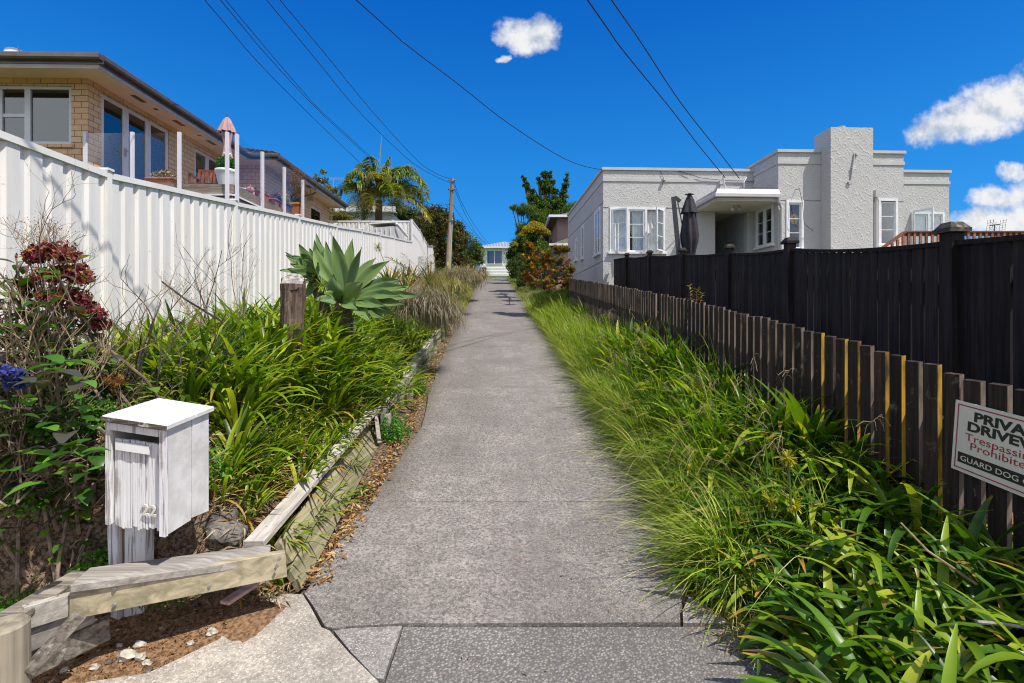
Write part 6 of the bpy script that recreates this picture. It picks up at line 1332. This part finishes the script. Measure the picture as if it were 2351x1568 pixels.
# ---- litter: straw, dead leaves, clods (nobody could count these)
nb = NB(); n = 60000
x = U(-4.2, -1.0, n); y = 2.0+RNG.exponential(3.0, n); ok = (y < 16); x, y = x[ok], y[ok]
e_ = np.array([edgeline(v) for v in y]); f_ = -3.68-.0414*y; yl_ = np.array([yline(v) for v in x]); g1 = (x < e_-.05) & (x > f_) & (y > yl_)
x, y = x[g1], y[g1]; z = np.array([T(a, b_) for a, b_ in zip(x, y)])+U(.0, .07, len(x)); P = np.stack([x, y, z], 1); n = len(P)
D = RNG.normal(size=(n, 3)); D[:, 2] *= .3; nb.leaves(P, U(.03, .13, n), pick([(.26, .17, .10), (.38, .27, .16), (.16, .10, .06), (.45, .36, .25), (.11, .07, .05), (.3, .14, .05)], n), .09, D, up=1)
n = 2500; y = 3.0+RNG.exponential(3.5, n); y = y[y < 14]; n = len(y); t = RNG.normal(0, .05, n); x = np.array([(edgeline(v)+edgeL(v))/2+.03 if v > 4.2 else edgeline(v)+.07 for v in y])+t; z = np.array([G(v) for v in y])+U(-.03, .01, n)+.012; D = RNG.normal(size=(n, 3)); D[:, 2] *= .25
nb.leaves(np.stack([x, y, z], 1), U(.015, .07, n), pick([(.45, .26, .12), (.35, .17, .08), (.5, .36, .2), (.16, .09, .05)], n), .3, D, up=1)
n = 3500; y = U(2.2, 17, n); x = np.array([edgeR(v) for v in y])+RNG.normal(.02, .06, n); z = np.array([G(v) for v in y])+.01; D = RNG.normal(size=(n, 3)); D[:, 2] *= .2; nb.leaves(np.stack([x, y, z], 1), U(.015, .06, n), pick([(.35, .22, .12), (.25, .14, .07), (.4, .3, .18)], n), .25, D, up=1)
n = 420; y = U(1.9, 12, n); x = np.array([cx(v) for v in y])+U(-1.1, 1.2, n)*np.where(U(0, 1, n) < .5, 1, U(.6, 1, n)); ok = (y > 2.7) | (x > -.4); x, y = x[ok], y[ok]; n = len(x); D = RNG.normal(size=(n, 3)); D[:, 2] *= .08
nb.leaves(np.stack([x, y, np.array([G(v) for v in y])+.004], 1), U(.008, .035, n), pick([(.40, .30, .18), (.22, .13, .07), (.5, .42, .3), (.12, .10, .08)], n), .3, D, up=1.5)
tag(nb.build('leaf_litter', M_dry), kind='stuff')
nb = NB(); n = 9000; x = U(-2.5, -1.15, n); y = U(1.6, 3.0, n); fpw = sorted(PG(*q) for q in [(150,1572),(250,1562),(340,1545),(415,1510),(500,1466),(560,1412),(605,1378),(650,1362)]); g1 = np.array([b_ < yline(a)+.02 and b_ > np.interp(a, [q[0] for q in fpw], [q[1] for q in fpw])-.03+.06*mnoise.noise(Vector((a*6, b_*6, 0))) for a, b_ in zip(x, y)]); x, y = x[g1], y[g1]; n = len(x); z = np.array([T(a, b_) for a, b_ in zip(x, y)])+.003; D = RNG.normal(size=(n, 3)); D[:, 2] *= .4
nb.leaves(np.stack([x, y, z], 1), RNG.exponential(.006, n)+.003, pick([(.18, .09, .045), (.08, .045, .025), (.30, .18, .10), (.4, .3, .18), (.26, .11, .05)], n), .7, D, up=.6, fold=.3)
tag(nb.build('clay_crumbs', M_dry, smooth=False), kind='stuff')
q = PG(206, 1508); o = thing('fallen_leaf', 'single yellow fallen leaf on the clay', 'leaf', (q[0], q[1], T(*q))); nb = NB(); nb.blades(np.array([[q[0]-.02, q[1]-.03, T(*q)+.02]]), 1.0, .075, .022, .1, .3, 6, (.6, .36, .03), .2, wp=(.2, 1, .1)); nb.build('leaf_blade', M_dry, o)
# ---- long grass of the right verge
def vgrass(n, ya, yb, t0, t1, L, wd_, cols, leanx, p0=(28, 90), dr=(10, 135), dens=1.6, nseg=6, name='grass', zoff=0, azb=None):
    u = RNG.uniform(0, 1, n); y = ya*(yb/ya)**(u**1.0); ed = np.array([np.interp(v, [2.2, 2.7, 3.2, 3.7, 4.4], [1.25, 1.12, 1.17, 1.22, 1.27]) if v < 4.4 else cx(v)+1.25 for v in y])
    w_ = np.array([pfx(v) for v in y])-ed; x = ed+w_*(t0+(t1-t0)*RNG.uniform(0, 1, n)**dens); z = np.array([T(a, b_) for a, b_ in zip(x, y)])+zoff
    az = RNG.normal(np.pi, 1.7, n) if azb is None else azb(n); clumpy = np.array([1.5*mnoise.noise(Vector((a*4.0, b_*3.0, 0)))+.5*mnoise.noise(Vector((a*13, b_*11, 5))) for a, b_ in zip(x, y)]); leanx = (leanx[0]*U(-.4, 2.2, n)[:, None], leanx[1]+U(-.12, .12, n)[:, None])
    nb.blades(np.stack([x, y, z], 1), az, L*U(.6, 1.15, n)*(1+.5*clumpy), wd_*U(.7, 1.3, n), np.radians(U(*p0, n)), np.radians(U(*dr, n)), nseg, pick(cols, n)*(1+.6*clumpy[:, None])*U(.6, 1.4, (n, 1)), .0, wp=(.8, 1, .05), lean=leanx)
GC = [(.095, .175, .010), (.15, .24, .012), (.22, .31, .018), (.06, .12, .008), (.28, .34, .04), (.34, .34, .10)]
nb = NB(); vgrass(14000, 2.95, 7, .04, .62, .44, .0075, GC, (-.14, -.05), dens=1.25, nseg=7); vgrass(16000, 5, 21, .04, .85, .50, .010, GC+[(.36, .36, .13)], (-.14, -.05), dens=1.25, nseg=5); vgrass(6000, 3.4, 12, .3, 1.0, .62, .009, GC[:4], (-.05, -.05))
vgrass(2500, 2.9, 12, .0, .5, .62, .004, [(.35, .36, .12), (.45, .42, .2), (.25, .33, .06)], (-.30, -.08), (45, 80), (60, 120), nseg=7)
vgrass(3500, 2.4, 20, .0, .2, .20, .006, [(.3, .24, .12), (.4, .32, .18), (.25, .3, .06), (.2, .12, .06)], (-.10, 0), (10, 60), (40, 120))
vgrass(900, 2.5, 3.2, .05, .35, .22, .006, GC, (-.10, 0), (30, 85), (40, 110), dens=1.)
tag(nb.build('grass', M_grass), kind='stuff')
nb = NB(); n = 9000; y = U(16, 47, n)**1; s = RNG.integers(0, 2, n)*2-1; x = np.array([cx(v) for v in y])+s*(1.3+U(0, 1, n)**1.5*1.6); P = np.stack([x, y, [T(a, b_) for a, b_ in zip(x, y)]], 1); nb.blades(P, U(0, 6.28, n), U(.15, .45, n), .012, np.radians(U(50, 88, n)), 1., 4, pick(GC+[(.3, .25, .14)]*2, n), 0)
n = 3500; x = U(-5, 2, n); y = U(50, 58, n); nb.blades(np.stack([x, y, [T(a, b_) for a, b_ in zip(x, y)]], 1), U(0, 6.28, n), U(.1, .25, n), .03, 1.2, .6, 3, pick([(.16, .26, .03), (.24, .34, .03)], n), 0)
n = 6000; y = U(13, 24, n); x = np.array([pfx(min(v, 17.2)) for v in y])+U(-1.0, .9, n); ok = ~((y < 17) & (x > 2.0)); x, y = x[ok], y[ok]; n = len(x)
nb.blades(np.stack([x, y, [T(a, b_) for a, b_ in zip(x, y)]], 1), U(0, 6.28, n), U(.25, .6, n), .014, np.radians(U(50, 88, n)), 1., 4, pick(GC[:4], n), 0)
n = 9000; x = U(4.1, 9, n); y = U(3, 14, n); nb.blades(np.stack([x, y, [T(a, b_) for a, b_ in zip(x, y)]], 1), U(0, 6.28, n), U(.1, .25, n), .012, 1.3, .8, 3, pick([(.30, .32, .08), (.38, .36, .14)], n), 0)
tag(nb.build('far_grass', M_grass), kind='stuff')
# seed-headed grass stems standing over the verge
mb = MB(); nb = NB(); rr = random.Random(21)
for i in range(46):
    y = rr.uniform(3.2, 11) if i > 8 else rr.uniform(3.0, 4.2); x = pfx(y)-rr.uniform(.25, 1.0); z = T(x, y); h = rr.uniform(.65, .95); lx = rr.uniform(-.4, .35); P = [Vector((x, y, z)), Vector((x+lx*.2, y, z+h*.5)), Vector((x+lx*.55, y, z+h*.85)), Vector((x+lx, y-.03, z+h*.95))]; mb.tube(P, .0022, 3, r1=.0015, cap=False)
    for k in range(5):
        a = P[2].lerp(P[3], .3+k*.17); e = a+Vector((rr.uniform(-.1, .1), rr.uniform(-.05, .05), -rr.uniform(.02, .12))); mb.tube([a, (a+e)/2+Vector((0, 0, .02)), e], .0022, 3, cap=False)
tag(mb.build('seeding_grass_stems', M_straw), kind='stuff')
mb = MB(); o = thing('dead_stalk', 'bent tan dead stalk lying over the lower right leaves', 'stalk', W(2130, 1260, 2.4)); mb.tube([W(2068, 1200, 2.5), W(2130, 1265, 2.4), W(2240, 1340, 2.3)], .004, 6, r1=.007); mb.build('stalk', M_straw, o)
mb = MB(); o = thing('dead_stalk', 'grey dry stalk poking in from the right edge near the bottom', 'stalk', W(2300, 1440, 2.0)); mb.tube([W(2243, 1428, 2.0), W(2300, 1432, 2.0), W(2420, 1450, 1.95)], .008, 6, r1=.006); mb.build('stalk', M_grey, o)
mb = MB(); o = thing('dead_stalk', 'second grey stalk, nearest the lower right corner', 'stalk', W(2300, 1490, 1.95)); mb.tube([W(2270, 1485, 1.95), W(2320, 1492, 1.95), W(2420, 1515, 1.9)], .007, 6, r1=.005); mb.build('stalk', M_grey, o)
o = thing('red_tipped_sapling', 'young red-tipped sapling poking above the picket fence', 'sapling', W(1595, 720, 6.75)); mb = MB(); nb = NB(); PP = []
for (a, b_) in (((1592, 735), (1583, 658)), ((1597, 735), (1600, 665)), ((1600, 735), (1612, 675))): mb.tube([W(*a, 6.75), W(*b_, 6.75)], .006, 5, r1=.003); PP += [tuple(W(*a, 6.75).lerp(W(*b_, 6.75), t)) for t in np.linspace(.25, 1, 9) for _ in range(3)]
mb.build('stems', M_twig, o); PP = np.array(PP); n = len(PP); nb.blades(PP, U(0, 6.28, n), .07, .02, U(.2, .9, n), .5, 4, pick([(.3, .32, .06), (.4, .22, .06), (.42, .12, .05), (.15, .22, .04)], n), .2, wp=(.3, 1, .05)); nb.build('leaves', M_leaf, o)
# ---- dried grass heaps, bank plants
def heap(lab, px, py, Y, rx, h, n, cols, L, wd_=.006, name='dry_grass_clump', mt=None, dr=(60, 200), droopy=False):
    b0 = W(px, py, Y); o = thing(name, lab, 'grass clump', b0); nb = NB(); a = U(0, 6.28, n); q = U(0, 1, n)**.5; P = np.stack([b0.x+np.cos(a)*q*rx*.8, b0.y+np.sin(a)*q*rx*.8, np.full(n, b0.z)], 1); P[:, 2] += U(-.1, h*.75, n)*(1-q*.6)
    nb.blades(P, U(0, 6.28, n), U(.5, 1.2, n)*L, wd_, np.radians(U(-10, 85, n)), np.radians(U(*dr, n)), 6, pick(cols, n), 0, wp=(.8, 1, .2)); nb.build('blades', mt or M_dry, o)
DG = [(.28, .22, .18), (.36, .30, .26), (.17, .13, .10), (.42, .36, .32), (.12, .14, .04)]
heap('tangled silver-grey dry grass heap right of the agave', 972, 712, 8.0, .55, .5, 2600, DG, .42, .006); heap('second grey dry grass heap lower down toward the drive', 1010, 735, 8.6, .45, .4, 1400, DG, .4, .006)
heap('purplish dry grass bank beside the utility pole', 1045, 650, 18, 1.2, .8, 2400, [(.30, .22, .19), (.38, .29, .25), (.22, .17, .13), (.25, .26, .1)], .5, .014); heap('dry grass bank just below the far hedge', 1075, 636, 24, 1.2, .7, 1600, [(.28, .2, .16), (.36, .28, .22), (.2, .22, .07)], .5, .02); heap('straw-coloured grass between fern and drive', 1020, 672, 13, .8, .5, 1300, [(.3, .24, .13), (.2, .22, .06), (.4, .3, .16)], .45, .01)
def strapthing(lab, px, py, Y, n, L, wd_, cols, name='strap_leaf_plant', **k): b0 = W(px, py, Y); o = thing(name, lab, 'plant', b0); nb = NB(); clump(nb, n, L, wd_, cols, **k); nb.build('leaves', M_gloss, o, local=True)
BR = [(.10, .16, .03), (.16, .2, .03), (.22, .16, .04), (.06, .1, .02), (.3, .2, .05)]
for i, (px, py, Y, L) in enumerate(((895, 660, 9.2, .5), (930, 665, 10, .55), (1035, 700, 10.5, .45), (1050, 690, 12, .45), (985, 655, 12.5, .6), (1060, 675, 14, .5), (940, 655, 11.5, .6), (1030, 660, 15, .6))):
    strapthing(['spiky plant just right of the agave', 'spiky plant behind the grey dry grass', 'arching plant at the edge of the drive', 'small arching plant further up the drive edge', 'yellowish spiky plant below the palm fronds', 'strappy plant near the straw grass', 'upright spiky plant against the fence', 'orange-tinged spiky plant near the end of the fence'][i], px, py, Y, 44, L, .028, BR, p0=(30, 88), dr=(0, 60), dead=10)
def frond(nb, mb, P, ln, n, cols, wd_=.03, droop=1.0, side=None, r_=.02, jitter=.2, hang=.6):
    """pinnate leaf along a curve P[0..2] (quadratic)"""
    P = [Vector(p) for p in P]; pts = [P[0]*(1-t)**2+P[1]*2*t*(1-t)+P[2]*t*t for t in np.linspace(0, 1, 12)]; mb.tube(pts, r_, 5, r1=r_*.25, cap=False)
    for s in (-1, 1):
        t = np.linspace(.12, .995, n); A = np.array([tuple(P[0]*(1-q)**2+P[1]*2*q*(1-q)+P[2]*q*q) for q in t]); Tg = np.array([tuple(((P[1]-P[0])*(1-q)+(P[2]-P[1])*q).normalized()) for q in t])
        sd = np.cross(Tg, [0, 0, 1]); sd /= np.linalg.norm(sd, axis=1, keepdims=True)+1e-6; D = sd*s*.85+Tg*.55+np.array([0, 0, .15]); az = np.arctan2(D[:, 1], D[:, 0])+RNG.normal(0, jitter, n)
        L_ = ln*np.interp(t, [0, .15, .5, .85, 1], [.4, .8, 1, .7, .3])*U(.85, 1.1, n); nb.blades(A, az, L_, wd_, np.full(n, .25)+RNG.normal(0, .15, n), np.full(n, hang+.9)*droop*U(.7, 1.2, n), 5, pick(cols, n), .2, wp=(.6, 1, .05))
o = thing('young_palm', 'low dark palm fronds in front of the fence corner', 'palm', W(960, 640, 11)); nb = NB(); mb = MB(); b0 = W(960, 650, 11)
for (tx, ty, dy_) in ((885, 590, -.5), (925, 583, .4), (905, 600, .3), (960, 590, .0), (1005, 600, -.3), (1018, 622, .4), (990, 585, .3)): e = W(tx, ty, 11+dy_); frond(nb, mb, [b0, (b0+e)/2+Vector((0, 0, .18)), e], .26, 24, [(.07, .11, .02), (.13, .17, .03), (.05, .07, .02), (.2, .19, .05)], .016, .3, r_=.008, hang=.1)
nb.build('fronds', M_gloss, o); mb.build('midribs', M_straw, o)
# ---- palm tree
PT = thing('palm_tree', 'tall feathery palm with drooping yellow-green fronds behind the fence', 'palm', W(869, 620, 27)); cr = W(870, 452, 27); Yp_ = 27
mb = MB(); mb.tube([W(868, 620, 27), W(869, 520, 27), W(870, 460, 27)], [.24, .2, .17], 14); mb.build('trunk', woodmat('palm_bark', (.16, .10, .06), (.34, .24, .15), 0, .85, .12, .8), PT)
nb = NB(); mb = MB(); PC = [(.13, .19, .03), (.20, .25, .03), (.09, .14, .02), (.30, .30, .05), (.07, .11, .02)]; PC2 = [(.36, .27, .06), (.28, .26, .05), (.4, .25, .09)]
for (tx, ty, dy_, cxp, cyp, c) in ((893, 362, .3, 872, 400, 0), (835, 385, .8, 845, 360, 0), (800, 430, -.8, 820, 350, 0), (780, 440, .5, 812, 398, 0), (815, 478, -1.2, 800, 380, 0), (850, 360, -.5, 856, 380, 0), (955, 405, .7, 920, 350, 0), (980, 455, -.5, 950, 350, 0), (975, 475, .9, 960, 395, 0), (930, 480, -1.0, 940, 400, 1), (985, 510, -.2, 945, 430, 1), (820, 500, .8, 812, 430, 0), (900, 500, -1.5, 905, 420, 0), (850, 500, -1.4, 842, 410, 1), (830, 505, .2, 838, 455, 0), (920, 400, 1.2, 900, 355, 0), (945, 440, 1.4, 915, 390, 0), (870, 410, -1.5, 868, 380, 1), (860, 480, -1.7, 855, 420, 1), (905, 455, -1.8, 900, 400, 0)):
    e = W(tx, ty, Yp_+dy_); frond(nb, mb, [cr, W(cxp, cyp, Yp_+dy_*.5), e], 1.0, 85, PC if c == 0 else PC2+PC[:2], .055, 1.0, r_=.035, hang=.75)
mb.tube([cr+Vector((0, 0, .2)), W(872, 360, 27), W(877, 305, 27)], .05, 6, r1=.01); nb.build('fronds', M_gloss, PT); mb.build('midribs', mat('palm_rib', (.25, .27, .08), .1, 8, .5, 0), PT)
for j, (px, py, Yq, s) in enumerate(((845, 500, 25.5, .6), (908, 505, 26, .65), (780, 478, 28, .55), (770, 470, 27, .5))):
    o = thing('small_palm', ['dark low palm tuft left of the palm trunk', 'low palm tuft right of the palm trunk', 'yellowish palm tuft over the brick house gutter', 'dark palm tuft peeping behind the gutter end'][j], 'palm', W(px, py+40, Yq)); nb = NB(); mb = MB(); b0 = W(px, py+45, Yq)
    for k in range(11): a = k*.571+j; e = b0+Vector((math.cos(a)*1.3*s, math.sin(a)*1.3*s, .5*s+.9*s*random.random())); frond(nb, mb, [b0, (b0+e)/2+Vector((0, 0, .9*s)), e], .5*s+.15, 26, PC if j != 2 else PC2+PC[:3], .03, .9, r_=.02)
    nb.build('fronds', M_gloss, o); mb.build('midribs', M_straw, o)
# ---- trees and hedges
def tree(name, lab, cat, base_p, blobs, n, size, cols, trunk_r, aspect=.55, mt=None, sub=26, subr=.28, limb=True, up=.4, shell=.55, dead=None):
    """blobs: (px,py,Y,r_px). leaves sit in many small sub-clumps spread through each blob, leaving gaps"""
    o = thing(name, lab, cat, base_p); nb = NB(); mb = MB(); B = [(W(x, y, Y), r_/F*Y) for x, y, Y, r_ in blobs]; tot = sum(r_**2 for _, r_ in B); bp_ = Vector(base_p)
    for c, r_ in B:
        k = max(4, int(sub)); D = RNG.normal(size=(k, 3)); D /= np.linalg.norm(D, axis=1, keepdims=True); S = np.array(c)+D*(U(shell, 1., (k, 1)))*r_*np.array([1, 1, .9]); m_ = int(n*r_**2/tot/k)+1
        SR = U(.7, 1.3, k)*r_*subr; P = np.repeat(S, m_, 0)+RNG.normal(size=(k*m_, 3))*np.repeat(SR, m_)[:, None]*.55
        tone = np.repeat(U(.65, 1.35, k), m_)[:, None]; nb.leaves(P, U(.6, 1.25, k*m_)*size, pick(cols, k*m_)*tone, aspect, up=up)
        if limb:
            mid = bp_.lerp(c, .55)+Vector((0, 0, r_*.2)); mb.tube([bp_+Vector((0, 0, .2)), mid, c], trunk_r*.5, 6, r1=trunk_r*.15)
            for q in S[:10]: mb.tube([c, c.lerp(Vector(q), .5)+Vector((0, 0, .05)), Vector(q)], trunk_r*.18, 4, r1=trunk_r*.05, cap=False)
    if limb: top = max(B, key=lambda b: b[0].z)[0]; mb.tube([bp_+Vector((0, 0, -.5)), bp_+Vector((0, 0, .3)), bp_.lerp(top, .5)], trunk_r, 8, r1=trunk_r*.5)
    nb.build('crown', mt or M_leaf, o); 
    if limb: mb.build('trunk', M_bark, o)
    return o
HD = [(.035, .06, .015), (.06, .09, .02), (.02, .04, .012), (.09, .12, .03), (.10, .045, .025), (.13, .06, .03)]
tree('hedge_tree', 'dense dark bronze-green hedge tree behind the utility pole', 'tree', W(1000, 640, 34)[:], [(990, 500, 34, 28), (1020, 500, 34, 24), (1045, 530, 35, 26), (1058, 560, 35, 22), (1060, 600, 34, 24), (985, 520, 33, 38), (1010, 510, 34, 38), (1000, 560, 33, 40), (1030, 545, 34, 34), (1020, 590, 33.5, 34), (1045, 580, 35, 30), (975, 555, 34, 34), (1045, 610, 34, 26), (965, 515, 35, 26)], 30000, .15, HD, .2, sub=34, subr=.2)
tree('hedge_tree', 'lighter feathery tree at the right end of the dark hedge', 'tree', W(1080, 632, 44)[:], [(1070, 560, 43, 26), (1085, 580, 44, 24), (1075, 605, 43, 26), (1092, 600, 45, 18), (1062, 590, 43, 24), (1060, 540, 44, 14), (1098, 570, 45, 12)], 11000, .22, [(.07, .11, .02), (.11, .16, .03), (.05, .08, .02), (.15, .17, .04)], .15, .3, sub=26, subr=.3)
tree('background_tree', 'grey-green tree behind the palm and hedge', 'tree', W(930, 600, 40)[:], [(915, 490, 40, 30), (945, 495, 41, 26), (890, 500, 41, 24), (930, 530, 40, 34)], 9000, .2, [(.05, .08, .03), (.08, .11, .04), (.035, .06, .02)], .2)
tree('sparse_tree', 'thin red-leaved branches showing above the brick house gutter', 'tree', W(760, 520, 26)[:], [(728, 410, 26, 10), (745, 418, 26, 9), (757, 432, 26, 12), (740, 395, 26, 6), (768, 438, 26, 8), (775, 452, 26, 8)], 420, .16, [(.14, .08, .03), (.12, .14, .03), (.25, .2, .05)], .06, sub=8, subr=.3)
tree('creeper_shrub', 'yellow-green creeper by the corner of the brick house', 'shrub', W(768, 505, 25.5)[:], [(765, 492, 25.5, 14), (782, 492, 25.6, 14), (800, 498, 25.6, 10)], 1500, .09, [(.12, .16, .03), (.2, .22, .04), (.25, .15, .05)], .05, sub=14)
TG = [(.045, .09, .012), (.075, .13, .015), (.03, .06, .01), (.12, .18, .02)]
tree('poplar_like_tree', 'upright dark tree with leafy spires behind the pink house', 'tree', W(1250, 640, 42)[:], [(1302, 400, 42, 4), (1296, 438, 42, 8), (1256, 396, 42, 4), (1236, 410, 42, 5), (1200, 406, 42, 4), (1212, 432, 42, 7), (1218, 455, 42, 9), (1270, 418, 42, 6), (1275, 440, 42, 9), (1252, 418, 42, 9), (1264, 396, 42, 3), (1288, 465, 42, 12), (1255, 432, 42, 17), (1240, 470, 42, 24), (1268, 470, 42, 22), (1298, 425, 42, 9), (1292, 450, 42, 12), (1222, 440, 42, 8), (1208, 425, 42, 8), (1228, 455, 42, 12), (1250, 402, 42, 9), (1262, 405, 42, 6), (1250, 510, 42, 38), (1285, 500, 42, 26), (1275, 540, 42, 30), (1300, 412, 42, 6), (1240, 420, 42, 7), (1205, 412, 42, 5), (1285, 478, 42, 18)], 50000, .15, TG, .3, sub=46, subr=.27, shell=.0)
tree('spreading_tree', 'feathery spreading tree with a long branch reaching left', 'tree', W(1215, 640, 38)[:], [(1200, 530, 38, 20), (1195, 560, 38, 20), (1215, 545, 38, 22), (1200, 480, 38, 14), (1185, 478, 38, 9), (1218, 488, 38, 18), (1238, 500, 38, 20), (1225, 515, 38, 16), (1312, 478, 38, 16), (1325, 470, 38, 8), (1176, 476, 38, 6), (1195, 488, 38, 8)], 20000, .16, [(.07, .13, .015), (.12, .19, .02), (.045, .08, .012)], .18, .22, sub=30, subr=.3)
tree('yellow_flowering_bush', 'dense green bush topped with mustard yellow flowers', 'bush', W(1210, 632, 30)[:], [(1215, 560, 30, 34), (1190, 580, 30, 26), (1235, 575, 30, 32), (1195, 610, 30, 26), (1230, 610, 30, 30), (1185, 625, 30, 16)], 22000, .12, [(.04, .09, .012), (.07, .14, .015), (.1, .17, .02)], .15, sub=30, subr=.22)
bpy.data.objects['yellow_flowering_bush']['label'] = 'dense green bush topped with mustard yellow flowers'
nb = NB()
for (px, py, Y, r_) in ((1235, 530, 29.6, 20), (1215, 535, 29.6, 18), (1200, 545, 29.6, 12), (1250, 538, 29.7, 14), (1180, 565, 29.5, 10), (1225, 520, 30, 12)):
    c = W(px, py, Y); r2 = r_/F*Y; n = 1600; P = RNG.normal(size=(n, 3)); P /= np.linalg.norm(P, axis=1, keepdims=True); P *= U(.5, 1, (n, 1)); P[:, 2] = np.abs(P[:, 2]); nb.leaves(P*r2+np.array(c), U(.05, .11, n), pick([(.36, .27, .02), (.28, .24, .02), (.44, .30, .02), (.2, .22, .03)], n), .7)
nb.build('flowers', M_petal, bpy.data.objects['yellow_flowering_bush'])
RB = [(.24, .09, .025), (.32, .13, .03), (.16, .06, .025), (.10, .13, .02), (.15, .18, .02), (.36, .2, .05), (.07, .1, .015)]
o = thing('red_leaved_bush', 'orange-red and green leafy bush beside the stucco house wall', 'bush', W(1250, 655, 18)[:]); nb = NB(); mb = MB()
for (px, py, Y, r_) in ((1240, 590, 18, 26), (1215, 600, 18, 20), (1265, 600, 18, 26), (1290, 610, 17.8, 24), (1225, 625, 17.7, 22), (1260, 630, 17.7, 26), (1295, 635, 17.5, 22), (1215, 570, 18.3, 12), (1280, 575, 18, 12), (1312, 620, 17.4, 10), (1298, 575, 17.8, 8), (1225, 650, 17.6, 22), (1265, 655, 17.4, 22), (1300, 652, 17.3, 18), (1205, 640, 18, 18)):
    c = W(px, py, Y); r2 = r_/F*Y; k = 34; D = RNG.normal(size=(k, 3)); D /= np.linalg.norm(D, axis=1, keepdims=True); S = np.array(c)+D*U(.4, 1, (k, 1))*r2; mb.tube([W(1250, 665, 18), (W(1250, 650, 18)+c)/2, c], .03, 5, r1=.012)
    for q in S:   # whorls of pointed leaves at shoot ends
        n = 13; mb.tube([c, Vector(q)], .008, 3, cap=False); cc_ = np.array(RB)[RNG.integers(0, len(RB))]; nb.blades(np.tile(q, (n, 1)), U(0, 6.28, n), U(.10, .19, n), .035, U(.0, 1.2, n), .5, 4, cc_*U(.7, 1.35, (n, 1)), .25, wp=(.3, 1, .05))
nb.build('leaves', M_gloss, o); mb.build('stems', M_twig, o)
o = thing('background_aerial', 'thin whip aerial rising by the yellow flowering bush', 'aerial', W(1204, 600, 50)); mb = MB(); mb.tube([W(1204, 640, 50), W(1200, 505, 50)], .03, 5, r1=.012); mb.build('mast', M_metal, o)
# low bank plants under the far hedge, right side far
tree('dark_shrub', 'dark evergreen shrub shading the right edge of the drive', 'shrub', W(1190, 645, 26)[:], [(1188, 620, 26, 22), (1205, 630, 24, 20), (1195, 645, 22, 12), (1180, 605, 28, 20), (1182, 585, 30, 16)], 9000, .1, [(.03, .06, .01), (.05, .09, .015)], .08, sub=22)
